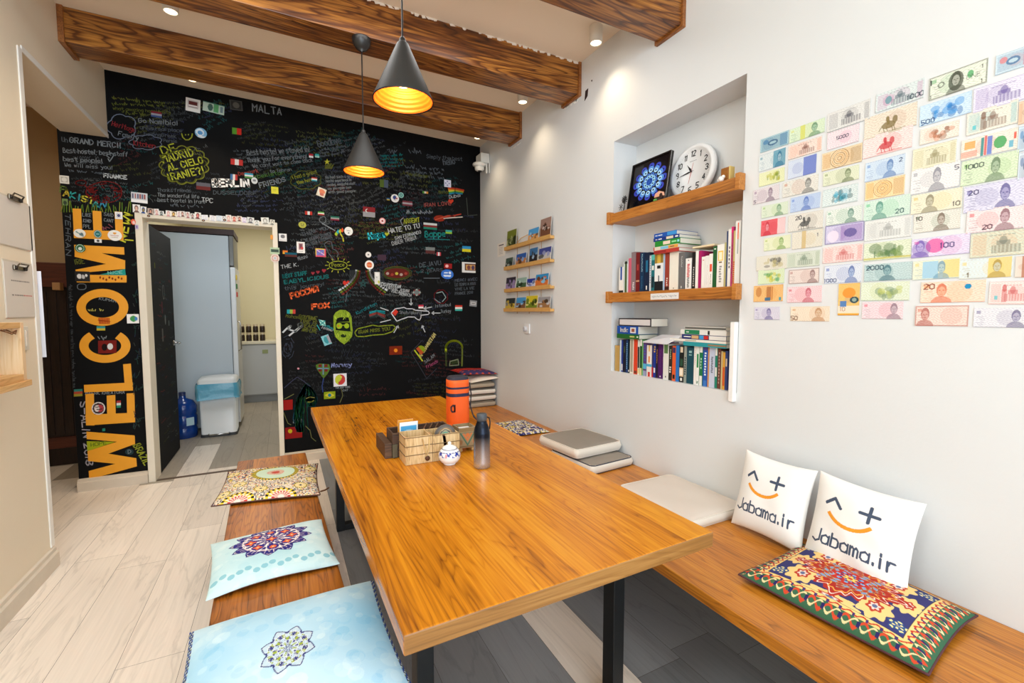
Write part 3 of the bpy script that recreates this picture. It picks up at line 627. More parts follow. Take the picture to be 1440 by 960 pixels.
def rosette(col, U, V, cx, cy, rx, ry, n, pal, lines, ph=0.0, rings=4, edge=(40, 44, 120)):
    x, y = (U-cx)/rx, (V-cy)/ry; r = np.hypot(x, y); th = np.arctan2(y, x); sr = r/star_r(th, n, 0.24, ph)
    ins = sr < 1
    k = np.cos(n*th+n*ph); lay = np.floor(sr*rings+0.35*k*(sr > .15)).astype(int)
    idx = (lay+(k > 0.55).astype(int)*2+(k < -0.6).astype(int)) % len(pal)
    col[ins] = np.array([L(p) for p in pal])[idx[ins]]
    fr = (sr*rings+0.35*k*(sr > .15)) % 1.0
    ln_ = ins & ((fr < 0.13) | (np.abs(k) < 0.10)); col[ln_] = L(lines)
    pet = np.abs(np.sin(n/2*th+n/2*ph)); l2 = ins & (np.abs(sr-(0.25+0.55*pet)) < 0.022); col[l2] = L(lines)
    l3 = ins & (np.abs(sr-(0.80-0.5*pet)) < 0.02); col[l3] = L(lines)
    hb = ins & (((np.sin(th*n)*np.sin(sr*rings*math.pi*1.0)) > 0.80)); col[hb] = L(pal[-1])
    e_ = (sr > 0.95) & (sr < 1.0); col[e_] = L(edge)
    return col
def watercolor(U, V, c0, c1, n=22, seed=1, amt=1.0):
    r = np.random.RandomState(seed); q = np.zeros_like(U)
    for _ in range(260):
        cx, cy, s = r.uniform(-1.1, 1.1), r.uniform(-1.1, 1.1), r.uniform(.03, .10)
        q += (np.hypot((U-cx), (V-cy)) < s)*r.uniform(-.5, .6)
    for _ in range(8): q += 0.2*np.sin(r.uniform(-4, 4)*U+r.uniform(-4, 4)*V+r.uniform(0, 6))
    q = np.clip(0.5+q*0.25*amt, 0, 1)[..., None]; return L(c0)*(1-q)+L(c1)*q
def p_near(U, V):       # light blue with small central rosette and a blue mosaic border
    col = watercolor(U, V, (140, 202, 236), (216, 240, 250), seed=3, amt=1.5)
    rosette(col, U, V, -0.05, -0.06, 0.27, 0.34, 8, [(52, 58, 130), (200, 222, 236), (66, 66, 140), (160, 180, 70), (190, 214, 234)], (226, 236, 242), 0.39, 5, (60, 66, 130))
    bd = (np.abs(U) > 0.955) | (V < -0.93)
    s = ((np.floor(U*60)+np.floor(V*52)*2) % 5).astype(int); pal = np.array([L(c) for c in [(28, 60, 150), (220, 228, 230), (30, 90, 180), (24, 34, 90), (120, 130, 70)]])
    col[bd] = pal[s[bd]]; return col
def p_mid(U, V):
    col = watercolor(U, V, (160, 212, 226), (222, 242, 244), seed=5, amt=1.1)
    for i in range(16):
        cx, cy = -0.92+i*0.125, -0.72+0.06*math.sin(i*2.1); q = np.hypot((U-cx), (V-cy)*.9) < 0.055; col[q] = L((122, 190, 208))*0.8+col[q]*.2
    rosette(col, U, V, 0.0, 0.22, 0.74, 0.68, 12, [(44, 40, 128), (40, 36, 122), (240, 236, 232), (50, 44, 134), (36, 32, 112), (44, 40, 124)], (238, 226, 222), 0.13, 4, (44, 52, 130))
    for k in range(9):
        a = k*math.pi/4; cx, cy = (0, .22) if k == 8 else (0.36*math.cos(a), .22+0.34*math.sin(a))
        x, y = (U-cx)/.10, (V-cy)/.10; th = np.arctan2(y, x); r = np.hypot(x, y); q = r < 0.55+0.45*np.cos(2*th+a)**2*np.cos(2*th)**2
        col[r < 1.05] = L((44, 38, 130)); col[q] = L((226, 104, 48)); col[r < .22] = L((240, 200, 150))
    return col
def p_mosaic(U, V):
    cu, cv = np.floor(U*34), np.floor(V*30); h = (np.sin(cu*12.9898+cv*78.233)*43758.5453) % 1.0
    pal = np.array([L(c) for c in [(232, 226, 210), (216, 170, 130), (50, 56, 110), (232, 228, 214), (30, 30, 40), (206, 116, 76), (30, 30, 50), (226, 206, 90), (236, 230, 216)]])
    col = pal[(h*len(pal)).astype(int) % len(pal)]
    fx, fy = U*34-cu, V*30-cv; g = (fx < .14) | (fy < .14); col[g] = L((226, 220, 204))
    def fl(cx, cy, s, cc, pc):
        x, y = (U-cx)/s, (V-cy)/s; r = np.hypot(x, y); th = np.arctan2(y, x); nn = 16
        for r0, r1, c0, c1 in ((.82, 1.0, (240, 214, 50), (20, 20, 26)), (.6, .82, (236, 232, 220), (232, 206, 60)), (.36, .6, pc, (240, 232, 220)), (.2, .36, (236, 232, 220), pc), (0, .2, cc, cc)):
            q = (r >= r0) & (r < r1); a = np.cos(nn*th+(r0 > .7)*0) > 0; col[q & a] = L(c0); col[q & ~a] = L(c1)
    for cx in (-0.55, 0.25): fl(cx, -0.98, 0.30, (230, 230, 220), (206, 60, 60))
    for cx, cy in ((-0.88, -0.62), (-0.16, -0.62), (0.64, -0.6), (-0.62, -0.25), (0.9, -0.25), (-0.85, .55), (.85, .5), (-0.5, .9), (0.0, .95), (.5, .9)): fl(cx, cy, 0.14, (40, 40, 60), (232, 206, 70))
    r = np.hypot((U-.08)/.46, (V-.30)/.44)
    for r1, c0, c1 in ((1.12, (232, 206, 60), (40, 60, 50)), (1.0, (150, 140, 60), (190, 170, 60)), (.92, (200, 226, 206), (200, 226, 206)), (.42, (206, 120, 100), (220, 220, 200)), (.2, (190, 60, 60), (200, 100, 80))):
        th = np.arctan2((V-.3)/.44, (U-.08)/.46); a = np.cos(40*th) > 0; q = r < r1; col[q & a] = L(c0); col[q & ~a] = L(c1)
    return col
def p_persian(U, V):
    d = np.maximum(np.abs(U), np.abs(V)); col = np.tile(L((60, 104, 76)), (len(U), 1)).astype(float)
    s = np.where(np.abs(U) > np.abs(V), V, U)
    wv = np.sin(s*34)*0.055
    q = np.abs(d-0.90-wv) < 0.022; col[q] = L((206, 74, 44))
    q = np.abs(d-0.90+wv) < 0.014; col[q] = L((236, 214, 160))
    q = (np.abs(d-0.90) < 0.04) & (np.sin(s*34+1.2) > .82); col[q] = L((44, 40, 96))
    col[d < 0.825] = L((238, 206, 132)); q = (d < .825) & (np.abs(d-.79+np.sin(s*46)*.02) < .012); col[q] = L((196, 60, 40))
    q = (d < .825) & (d > .77) & (np.sin(s*46+2) > .8); col[q] = L((70, 50, 110))
    col[d < 0.745] = L((70, 56, 60)); col[d < 0.735] = L((58, 58, 112))
    f = d < 0.735
    for cx, cy, rx, ry in ((-.45, -.40, .30, .19), (.45, -.40, .30, .19), (-.45, .42, .30, .19), (.45, .42, .30, .19), (-.72, 0, .13, .33), (.72, 0, .13, .33), (0, -.62, .26, .15), (0, .62, .26, .15)):
        x, y = (U-cx)/rx, (V-cy)/ry; th = np.arctan2(y, x); r = np.hypot(x, y); q = f & (r < 0.9+0.12*np.cos(8*th)); col[q] = L((240, 206, 136))
        q = f & (r < .42+.06*np.cos(6*th)); col[q] = L((190, 62, 40)); q = f & (r < .26+.06*np.cos(6*th)); col[q] = L((230, 210, 200)); q = f & (r < .14); col[q] = L((100, 110, 150))
    x, y = U/.70, V/.66; th = np.arctan2(y, x); r = np.hypot(x, y)
    R = 0.80+0.10*np.cos(4*th)+0.07*np.cos(12*th)+.04*np.cos(28*th)
    col[f & (r < R)] = L((182, 48, 34)); q = f & (np.abs(r-R+.10+.05*np.sin(20*th)) < .018); col[q] = L((244, 226, 214)); q = f & (np.abs(r-R+.2+.05*np.cos(16*th)) < .022); col[q] = L((236, 170, 80))
    r2 = 0.52+0.07*np.cos(8*th)+.05*np.cos(16*th); col[r < r2] = L((216, 152, 78))
    cell = (np.sin(th*12+r*22)*np.sin(r*34)); q = (r < r2) & (cell > .25); col[q] = L((186, 56, 46)); q = (r < r2) & (cell < -.35); col[q] = L((122, 160, 206)); q = (r < r2) & (np.abs(cell) < .07); col[q] = L((52, 44, 100))
    q = r < .30+.05*np.cos(8*th); col[q] = L((196, 50, 38)); q = (r < .3) & (np.cos(8*th)*np.cos(r*30) > .3); col[q] = L((132, 170, 214)); q = (r < .22) & (np.cos(8*th+1)*np.sin(r*50) > .3); col[q] = L((48, 44, 110))
    col[r < .10+.03*np.cos(6*th)] = L((240, 210, 110)); col[r < .045] = L((200, 60, 40))
    for sx in (-1, 1):
        for sy in (-1, 1):
            x, y = (U-sx*.58)/.10, (V-sy*.66)/.09; th = np.arctan2(y, x); r = np.hypot(x, y); q = r < 1+.2*np.cos(5*th); col[q & f] = L((44, 84, 140)); q = (np.cos(5*th)*np.cos(r*7) > .25) & (r < 1); col[q & f] = L((240, 224, 150))
    return col
under_br = mat('cushion_brown', (96, 62, 52), 0.85, bump=0.3, bscale=600)
under_pk = mat('cushion_pinkbrown', (178, 142, 136), 0.85, bump=0.3, bscale=600)
under_w = mat('cushion_white', (238, 238, 236), 0.8, bump=0.2, bscale=600)
SB = 'flat patterned cushions on the side bench'
t = pillow('seat_cushion', (-0.085, 2.87, 0.451), (0.248, -0.045, 0), (0.012, 0.272, 0), 0.042, p_mosaic, under_br, 'cushion with yellow and red mosaic tile print, far end of the side bench', SB, 260, 240, 1, pipe=under_br)
MB().tube([(0.155, 2.60, 0.462), (0.18, 2.605, 0.464), (0.20, 2.62, 0.468)], 0.004, 6).build('zip_pull', mat('zip_brown', (120, 78, 50), 0.5), t)
pillow('seat_cushion', (-0.062, 2.0, 0.451), (0.215, 0.018, 0), (-0.018, 0.212, 0), 0.055, p_mid, under_pk, 'pale blue cushion with large indigo rosette, middle of the side bench', SB, 260, 240, 4, wave=0.006)
pillow('seat_cushion', (0.0, 1.33, 0.451), (0.272, 0.012, 0), (-0.006, 0.285, 0), 0.075, p_near, under_w, 'large pale blue cushion with one small rosette, nearest on the side bench', SB, 300, 280, 6, wr=0.003, base_flat=.2)
pillow('patterned_cushion', (1.697, 0.80, 0.451), (0.217, 0.02, 0), (-0.02, 0.265, 0), 0.075, p_persian, under_br, 'red and navy carpet patterned cushion lying on the wall bench', None, 340, 340, 8, wave=0.006, pipe=mat('pipe_plum', (84, 44, 50), 0.8))

def p_smile(seed):
    def f(U, V):
        im = Img(420, 420, (243, 243, 241)); navy = (72, 84, 106)
        im.ln(.17, .30, .255, .225, .034, navy); im.ln(.255, .225, .33, .315, .034, navy)          # caret
        im.ln(.53, .275, .71, .275, .036, navy); im.ln(.62, .195, .62, .355, .036, navy)       # plus
        d = np.hypot(im.X-.44, (im.Y-.20)); a = np.arctan2(im.Y-.20, im.X-.44)
        im.put((abs(d-.30) < .020) & (a > math.radians(42)) & (a < math.radians(140)), (240, 158, 48))
        im.text('Jabama.ir', .09, .76, .145, .021, navy, 0.0, gap=1.3, wid=.82)
        iu = np.clip(((U+1)/2*420).astype(int), 0, 419); iv = np.clip(((1-V)/2*420).astype(int), 0, 419); return im.c[iv, iu]
    return f
TL_ = 'white pillow printed with a winking smile, %s'
for (ya, yb, lb, sd, xb) in ((1.345, 1.035, 'farther one, propped against the wall', 21, 1.872), (1.02, 0.690, 'nearer one, behind the carpet cushion', 22, 1.862)):
    cb = Vector(((xb+1.968)/2-0.02, (ya+yb)/2, 0.452+0.165)); ey = Vector((1.965-xb, 0, 0.335)).normalized()*0.172; ex = Vector((0.0, (yb-ya)/2*1.02, -0.004 if sd == 22 else -0.001))
    pillow('smile_pillow', cb, ex, ey, 0.085, p_smile(sd), under_w, TL_ % lb, 'white smile pillows', 260, 260, sd, pinch=0.07, wr=0.0035, base_flat=0.45)

def pad(name, c, ang, sx, sy, T, top, side, label, group, seed=0, bulge=0.012, tilt=(0, 0), mid=None, cat='seat pad'):
    """box seat pad: lofted rounded rectangle"""
    root = empty(name, c, label, cat, group); R = Matrix.Translation(Vector(c)) @ Matrix.Rotation(ang, 4, 'Z') @ Matrix.Rotation(tilt[0], 4, 'X') @ Matrix.Rotation(tilt[1], 4, 'Y')
    r = random.Random(seed); n = 9
    def ring(z, ins): return [R @ p for p in rrect(-sx/2+ins, sx/2-ins, -sy/2+ins, sy/2-ins, 0.03, z, n)]
    b = MB(); loft(b, [ring(0, .012), ring(T*.12, .002), ring(T*.5, -.004), ring(T*.88, .002), ring(T*.97, .010)], sm=True); b.build('pad_side', side, root)
    nu = 40; U, V = np.meshgrid(np.linspace(-1, 1, nu), np.linspace(-1, 1, nu))
    ccx = np.sign(U)*np.minimum(np.abs(U), 1); k = 0.93+0.07*(1-(np.abs(U)*np.abs(V))**4)
    e = np.clip((1-np.abs(U)**6)*(1-np.abs(V)**6), 0, 1)**.6
    z = T*.955+bulge*e+0.002*np.sin(U*5+seed)*np.cos(V*4+seed)*e
    X = U*(sx/2-.009)*np.where((np.abs(U*V)) > .8, .985, 1); Y = V*(sy/2-.009)*np.where((np.abs(U*V)) > .8, .985, 1)
    P = [tuple(R @ Vector((x, y, zz))) for x, y, zz in zip(X.ravel(), Y.ravel(), z.ravel())]
    I = np.arange(nu*nu).reshape(nu, nu); f = np.stack([I[:-1, :-1], I[:-1, 1:], I[1:, 1:], I[1:, :-1]], -1).reshape(-1, 4)
    npmesh('pad_top', P, f, top, root, None, True)
    for zz in (T*.06, T*.95): MB().tube([R @ p for p in rrect(-sx/2+.006, sx/2-.006, -sy/2+.006, sy/2-.006, 0.03, zz, n)], 0.003, 6, closed=True).build('seam_piping', mid or side, root)
    return root
greyv = mat('velvet_grey', (140, 132, 122), 0.9, bump=0.1, bscale=300, var=0.08, vscale=6)
creamv = mat('velvet_cream', (222, 214, 202), 0.85, bump=0.15, bscale=40, var=0.03)
beigev = mat('velvet_beige', (214, 204, 194), 0.85, bump=0.05, var=0.03)
taupe = mat('velvet_taupe', (168, 154, 134), 0.88, bump=0.1, var=0.06)
dark_t = mat('velvet_dark', (72, 66, 58), 0.88)
navyb = mat('navy_piping', (40, 46, 66), 0.8)
WB = 'seat pads on the wall bench'
pad('seat_pad', (1.79, 2.375, 0.451), 0.10, 0.36, 0.42, 0.055, greyv, creamv, 'grey topped pad with white side, lower one of the pair mid bench', WB, 1, mid=navyb)
pad('seat_pad', (1.775, 2.485, 0.520), 0.09, 0.395, 0.41, 0.06, greyv, creamv, 'grey topped pad with white side, lying across the other mid bench', WB, 2, tilt=(0.0, 0.0))
pad('seat_pad', (1.79, 1.63, 0.451), 0.0, 0.395, 0.49, 0.045, beigev, creamv, 'plain off white seat pad lying between table corner and smile pillows', WB, 3)
for i, (tp, sd, T, z, ang, lb) in enumerate(((taupe, taupe, .05, .451, .0, 'taupe seat pad with dark base, bottom of the corner stack'), (taupe, creamv, .05, .518, .03, 'taupe seat pad, second from the bottom of the corner stack'),
      (greyv, creamv, .05, .584, -.04, 'cream sided seat pad, third up in the corner stack'), (taupe, taupe, .048, .650, .05, 'beige taupe pad, topmost flat pad of the corner stack'))):
    pad('seat_pad', (1.79 if i < 3 else 1.77, 4.47, z), ang, 0.39, 0.40, T, tp, sd, lb, 'stacked pads in the corner', 10+i, mid=dark_t)
def p_red(U, V):
    col = np.tile(L((168, 34, 30)), (len(U), 1)).astype(float); q = V < -.3+.1*np.sin(U*6); col[q] = L((60, 50, 96)); q = np.abs(np.sin(U*9)*np.sin(V*8)) > .85; col[q] = L((200, 80, 60)); return col
def p_white(U, V): return np.tile(L((234, 224, 210)), (len(U), 1)).astype(float)
pillow('small_pillow', (1.83, 4.42, 0.716), (0.16, 0.0, 0.015), (-0.02, 0.17, 0), 0.05, p_white, under_w, 'off white pillow lying on the corner stack beneath the red one', 'pillows on the corner stack', 40, 40, 31)
pillow('small_pillow', (1.80, 4.45, 0.784), (0.20, 0.0, -0.008), (0.0, 0.19, 0), 0.045, p_red, mat('red_cloth', (150, 30, 28), 0.8), 'red pillow on top of the corner stack', 'pillows on the corner stack', 60, 60, 32, pinch=.08)
def p_mat(U, V):
    cu, cv = np.floor(U*13), np.floor(V*13); h = (np.sin(cu*12.9898+cv*78.233)*43758.5453) % 1.0
    pal = np.array([L(c) for c in [(230, 226, 216), (60, 60, 120), (216, 196, 90), (90, 90, 140), (226, 220, 210), (40, 40, 90)]]); return pal[(h*6).astype(int) % 6]
pillow('mosaic_cushion', (1.77, 3.33, 0.451), (0.155, 0.0, 0), (0.0, 0.235, 0), 0.028, p_mat, under_br, 'thin navy and yellow mosaic cushion on the wall bench beyond the grey pads', None, 80, 80, 33)

# ================================================================== THINGS ON THE TABLE
TZ = 0.7505
pale = wood('pale_crate_wood', (150, 112, 66), (206, 172, 120), (232, 206, 162), 'Z', 2.2, 0.55, 0.9)
palet = mat('crate_edge', (206, 174, 126), 0.6, var=0.1, vscale=30)
scorch = mat('scorched_wood', (86, 52, 30), 0.7)
wire = mat('wire_brown', (132, 104, 70), 0.5)
def crate(x0, x1, y0, y1, h, label, slats=True):
    t = empty('wooden_crate', ((x0+x1)/2, (y0+y1)/2, TZ), label, 'wooden box', 'pale crates on the table'); e = 0.006
    for nm, q in (('front_panel', (x0, x1, y0, y0+e)), ('back_panel', (x0, x1, y1-e, y1)), ('side_panel', (x0, x0+e, y0+e, y1-e)), ('side_panel', (x1-e, x1, y0+e, y1-e))):
        b = MB(); b.box(q[0], q[1], q[2], q[3], TZ, TZ+h-(0.004 if 'side' in nm else 0)); b.build(nm, pale, t, bevel=0.001)
    b = MB(); b.box(x0+e, x1-e, y0+e, y1-e, TZ, TZ+0.005); b.build('bottom_panel', palet, t)
    for z in (0.10, 0.42, 0.74):
        MB().tube([(x0-.001, y0-.0015, TZ+h*z+.03), (x1+.001, y0-.0015, TZ+h*z+.03)], 0.0016, 6).build('wire_band', wire, t)
        MB().tube([(x0-.0015, y0, TZ+h*z+.03), (x0-.0015, y1, TZ+h*z+.03)], 0.0016, 6).build('wire_band', wire, t)
    return t
X0, XM, X1, Y0c, Y1c = 0.468, 0.592, 0.722, 1.965, 2.085
t = crate(X0, XM-0.001, Y0c, Y1c, 0.125, 'left pale wooden crate bound with wire bands, hung with a string loop')
MB().tube([(0.545, Y0c-.004, TZ+.112), (0.556, Y0c-.006, TZ+.06), (0.562, Y0c-.006, TZ+.028), (0.572, Y0c-.006, TZ+.062), (0.578, Y0c-.004, TZ+.113)], 0.0028, 6).build('string_loop', mat('twine', (214, 180, 120), 0.8), t)
MB().lathe([(0.0, -0.003), (0.011, -0.003), (0.011, .003), (0, .003)], (0.566, Y0c-.007, TZ+.022), 14, M=Matrix.Rotation(math.pi/2, 4, 'X')).build('scorched_knot', scorch, t)
t = crate(XM+0.001, X1, Y0c, Y1c, 0.122, 'right pale wooden crate holding the round striped coaster')
b = MB()
for i in range(7): b.prism([(0.638+.004*i, Y0c-.0005, TZ+.12-.006*i), (0.65+.004*math.sin(i), Y0c-.0005, TZ+.12-.008*i), (0.655+.003*math.sin(i*2), Y0c-.0005, TZ+.09-.006*i), (.645, Y0c-.0005, TZ+.08-.004*i)], (0, -.0006, 0))
b.build('scorch_mark', scorch, t)
# round coaster
img = Img(40, 40, (104, 98, 94))
for r_0, cc in ((.42, (120, 116, 108)), (.36, (150, 120, 90)), (.32, (206, 180, 140)), (.27, (96, 110, 112)), (.22, (206, 190, 150)), (.17, (130, 190, 170)), (.10, (150, 210, 180)), (.04, (20, 20, 20))): img.ell(.5, .5, r_0, r_0, cc)
O_ = atY(605.5, 579.5, 2.02); s_ = 0.104
co = sheet('round_coaster', (0.615, 2.01, 0.905), (s_, 0, 0), (0, 0.012, -s_), img, 0.006, round_=True)
tag(co, 'round coaster with concentric grey, tan and green rings standing in the crate', 'coaster')
# dark wooden boxes behind
dkb = wood('dark_box_wood', (38, 24, 16), (74, 50, 34), (104, 76, 52), 'X', 2.0, 0.6)
t = empty('dark_wooden_box', (0.55, 2.17, TZ), 'dark brown wooden box behind the pale crates holding cards', 'wooden box')
for nm, q in (('front_panel', (.44, .73, 2.10, 2.108)), ('back_panel', (.44, .73, 2.222, 2.23)), ('side_panel', (.44, .448, 2.108, 2.222)), ('side_panel', (.722, .73, 2.108, 2.222))):
    b = MB(); b.box(*q, TZ, TZ+.115); b.build(nm, dkb, t, bevel=.0015)
b = MB(); b.box(.448, .722, 2.108, 2.222, TZ, TZ+.006); b.build('bottom_panel', dkb, t)
b = MB()
for i in range(3): b.tube([(.60+.03*i, 2.14, TZ+.11), (.62+.03*i, 2.15, TZ+.135), (.65+.028*i, 2.16, TZ+.122)], .003, 6)
b.build('carved_trim', mat('carved_brown', (96, 66, 40), .6), t)
t = empty('low_dark_box', (0.43, 2.21, TZ), 'low dark brown box with a carved drawer at the left of the crates', 'wooden box')
b = MB(); b.box(.405, .438, 2.10, 2.32, TZ, TZ+.07); b.build('box_body', dkb, t, bevel=.002)
b = MB(); b.box(.438, .462, 2.088, 2.0995, TZ+.002, TZ+.064); b.build('drawer_front', mat('drawer_olive', (84, 78, 58), .6), t, bevel=.002)
# cards
img = Img(44, 34, (236, 240, 242)); img.rect(.06, .18, .94, .86, (70, 160, 214)); img.ell(.5, .55, .34, .2, (170, 214, 236)); img.rect(.3, .70, .94, .84, (210, 232, 240)); img.text('ATLANTIS', .30, .82, .07, .012, (30, 60, 90), wid=.6)
img = Img(44, 34, (236, 240, 242)); img.rect(.06, .18, .94, .86, (70, 160, 214)); img.ell(.5, .55, .34, .2, (170, 214, 236)); img.rect(.3, .72, .94, .82, (60, 90, 120))
for i in range(4):
    o = sheet('game_card', (0.478+.002*i, 2.115+.006*i, TZ+.158-.001*i), (.086, .002, 0), (0, .004, -.1), img, .003)
    tag(o, 'blue and white picture card, %s of the cards in the dark box' % ('front', 'second', 'third', 'rearmost')[i], 'card', 'cards in the dark box')
img = Img(30, 24, (232, 160, 60))
tag(sheet('orange_card', (0.476, 2.146, TZ+.165), (.075, .002, 0), (0, .004, -.1), img, .003), 'orange card standing behind the blue cards in the dark box', 'card')
# painted box
t = empty('painted_box', (0.77, 2.04, TZ), 'small wooden box on round feet painted with a green and orange triangle', 'wooden box')
img = Img(60, 56, (150, 132, 100)); img.noise(.12, 8, 3); img.rect(0, .02, 1, .20, (140, 116, 78)); img.rect(.04, .9, .96, .97, (120, 100, 66))
for a_, b_ in (((.10, .26), (.5, .86)), ((.9, .26), (.5, .86))): img.ln(a_[0], a_[1], b_[0], b_[1], .07, (66, 110, 92))
img.ln(.28, .30, .5, .62, .07, (206, 120, 64)); img.ln(.72, .30, .5, .62, .07, (206, 120, 64)); img.ell(.5, .36, .10, .10, (206, 120, 64)); img.ell(.12, .7, .09, .12, (150, 110, 70)); img.ell(.88, .7, .09, .12, (206, 120, 64)); img.ln(.04, .26, .96, .26, .03, (66, 110, 92)); img.ell(.9, .45, .05, .06, (70, 110, 150))
bx = (.742, .832, 2.03, 2.12); z0 = TZ+.022; h = .098
sheet('painted_front', (bx[0], bx[2], z0+h), (bx[1]-bx[0], 0, 0), (0, 0, -h), img, .0025, t)
pbw = wood('painted_box_wood', (92, 76, 52), (142, 122, 88), (172, 150, 110), 'X', 2, .6)
b = MB(); b.box(bx[0], bx[0]+.006, bx[2], bx[3], z0, z0+h); b.box(bx[1]-.006, bx[1], bx[2], bx[3], z0, z0+h); b.box(bx[0], bx[1], bx[3]-.006, bx[3], z0, z0+h); b.box(bx[0], bx[1], bx[2], bx[2]+.005, z0, z0+h); b.box(bx[0], bx[1], bx[2], bx[3], z0, z0+.005); b.build('box_body', pbw, t)
b = MB(); b.box(bx[0]+.01, bx[1]-.01, bx[2]+.01, bx[3]-.01, z0+.06, z0+.085); b.build('paper_contents', mat('grey_paper', (206, 206, 206), .7), t, bevel=.004)
for x in (bx[0]+.012, bx[1]-.012):
    for y in (bx[2]+.012, bx[3]-.012): MB().lathe([(.004, .0), (.011, .004), (.012, .012), (.008, .022)], (x, y, TZ), 14).build('foot', mat('foot_wood', (196, 160, 106), .5), t)
# sugar bowl
t = empty('sugar_bowl', (0.652, 1.905, TZ), 'round white porcelain sugar bowl with blue flowers and knobbed lid', 'sugar bowl')
prof = [(.026, 0), (.028, .003), (.027, .006), (.038, .012), (.0465, .024), (.0495, .038), (.0475, .052), (.041, .063), (.034, .069)]
pp = []
for i in range(len(prof)-1):
    for k in range(5): f = k/5; pp.append((prof[i][0]*(1-f)+prof[i+1][0]*f, prof[i][1]*(1-f)+prof[i+1][1]*f))
pp.append(prof[-1]); n = 96; vs, cs = [], []
for r, z in pp:
    for i in range(n):
        a = 2*math.pi*i/n; vs.append((0.652+r*math.cos(a), 1.905+r*math.sin(a), TZ+z))
        q = math.sin(a*7)*math.sin(z*210) + .5*math.sin(a*19+z*300); c_ = (240, 240, 240)
        if .040 < z < .062 and q > .15: c_ = (36, 60, 160)
        if .057 < z < .060: c_ = (36, 50, 120)
        if .040 < z < .056 and math.cos(a*3+.4) > .93: c_ = (220, 150, 160)
        cs.append(lin(c_))
fs = [(j*n+i, j*n+(i+1) % n, (j+1)*n+(i+1) % n, (j+1)*n+i) for j in range(len(pp)-1) for i in range(n)]
npmesh('bowl', vs, fs, painted('porcelain', .12, 0, 1, .6), t, np.array(cs), True)
MB().lathe([(.034, .066), (.035, .069), (.028, .079), (.012, .086), (.006, .088), (.008, .093), (.007, .099), (.0, .102)], (0.652, 1.905, TZ), 32).build('lid', mat('porcelain_white', (240, 240, 238), .12), t)
MB().tube([(0.652+.0335*math.cos(a), 1.905+.0335*math.sin(a), TZ+.0705) for a in [i*2*math.pi/36 for i in range(36)]], .0016, 6, closed=True).build('blue_rim', mat('cobalt', (40, 52, 100), .3), t)
# steel bottle
cx_, cy_ = 0.765, 1.80
t = empty('steel_bottle', (cx_, cy_, TZ), 'steel drinking bottle fading from black top to silver base', 'bottle')
prof = [(.0, 0), (.033, 0), (.0365, .003), (.0365, .14), (.036, .155), (.031, .178), (.023, .198), (.0215, .205)]
pp = []
for i in range(1, len(prof)-1):
    for k in range(6): f = k/6; pp.append((prof[i][0]*(1-f)+prof[i+1][0]*f, prof[i][1]*(1-f)+prof[i+1][1]*f))
pp.append(prof[-1]); n = 40; vs, cs = [], []
for r, z in pp:
    k = np.clip((z-.02)/.12, 0, 1)
    for i in range(n): a = 2*math.pi*i/n; vs.append((cx_+r*math.cos(a), cy_+r*math.sin(a), TZ+z)); cs.append(lin((190, 190, 194))*(1-k)+lin((24, 30, 42))*k)
fs = [(j*n+i, j*n+(i+1) % n, (j+1)*n+(i+1) % n, (j+1)*n+i) for j in range(len(pp)-1) for i in range(n)]
mtb = painted('lacquered_steel', .25, 0, 1, .5); mtb.node_tree.nodes['Principled BSDF'].inputs['Metallic'].default_value = .75
npmesh('bottle_body', vs, fs, mtb, t, np.array(cs), True)
MB().lathe([(.0, .238), (.020, .238), (.0225, .234), (.0225, .212), (.019, .204)], (cx_, cy_, TZ), 32).build('cap', mat('cap_grey', (66, 72, 78), .45), t)
MB().tube([(cx_+.021, cy_, TZ+.222), (cx_+.036, cy_, TZ+.215), (cx_+.040, cy_, TZ+.195), (cx_+.037, cy_, TZ+.165)], .003, 6).build('strap', cord_m, t)
# orange cooler bag
cx_, cy_ = 0.945, 2.60
t = empty('cooler_bag', (cx_, cy_, TZ), 'tall orange insulated bottle bag with navy stripes and dark top', 'bag')
org = mat('bag_orange', (236, 96, 22), .6, bump=.25, bscale=25, var=.05, vscale=20); nav = mat('bag_navy', (26, 30, 66), .6)
def bagring(z, s=1.0): return [Vector((cx_, cy_, 0))+p for p in rrect(-.066*s, .066*s, -.06*s, .06*s, .045*s, TZ+z, 7)]
loft(MB(), [bagring(0, .96), bagring(.01, 1), bagring(.1, 1.01), bagring(.175, 1), bagring(.25, 1), bagring(.272, .99)]).build('bag_body', org, t)
loft(MB(), [bagring(.172, 1.02), bagring(.192, 1.02)], cap=False).build('navy_stripe', nav, t)
loft(MB(), [bagring(.218, 1.02), bagring(.230, 1.02)], cap=False).build('navy_stripe', nav, t)
loft(MB(), [bagring(.262, .985), bagring(.283, .93), bagring(.292, .8), bagring(.288, .4)]).build('dark_top', mat('bag_top', (34, 36, 52), .7, bump=.3, bscale=60), t)
MB().tube([(cx_+.067, cy_-.03, TZ+.25), (cx_+.075, cy_-.035, TZ+.18), (cx_+.072, cy_-.03, TZ+.10), (cx_+.085, cy_-.05, TZ+.04), (cx_+.11, cy_-.08, TZ+.008), (cx_+.12, cy_-.03, TZ+.006), (cx_+.09, cy_-.02, TZ+.05), (cx_+.07, cy_-.02, TZ+.12)], .004, 6).build('strap', mat('strap_dark', (44, 40, 48), .6), t)
rb = Ribbon(); st, adv = strokes('a'); U_, V_ = Vector((0, 0, 1)), Vector((1, 0, 0))
for pl in st: rb.line([Vector((cx_-.062, cy_-.058+.0, TZ+.085))+Vector((u*.032, -.0042*min(1, u*2), v*.06)) for u, v in pl], .009, lin((30, 20, 30)), Vector((0, -1, 0)))
rb.build('printed_letters', painted('ink', .6), t, (0, 0, 0))
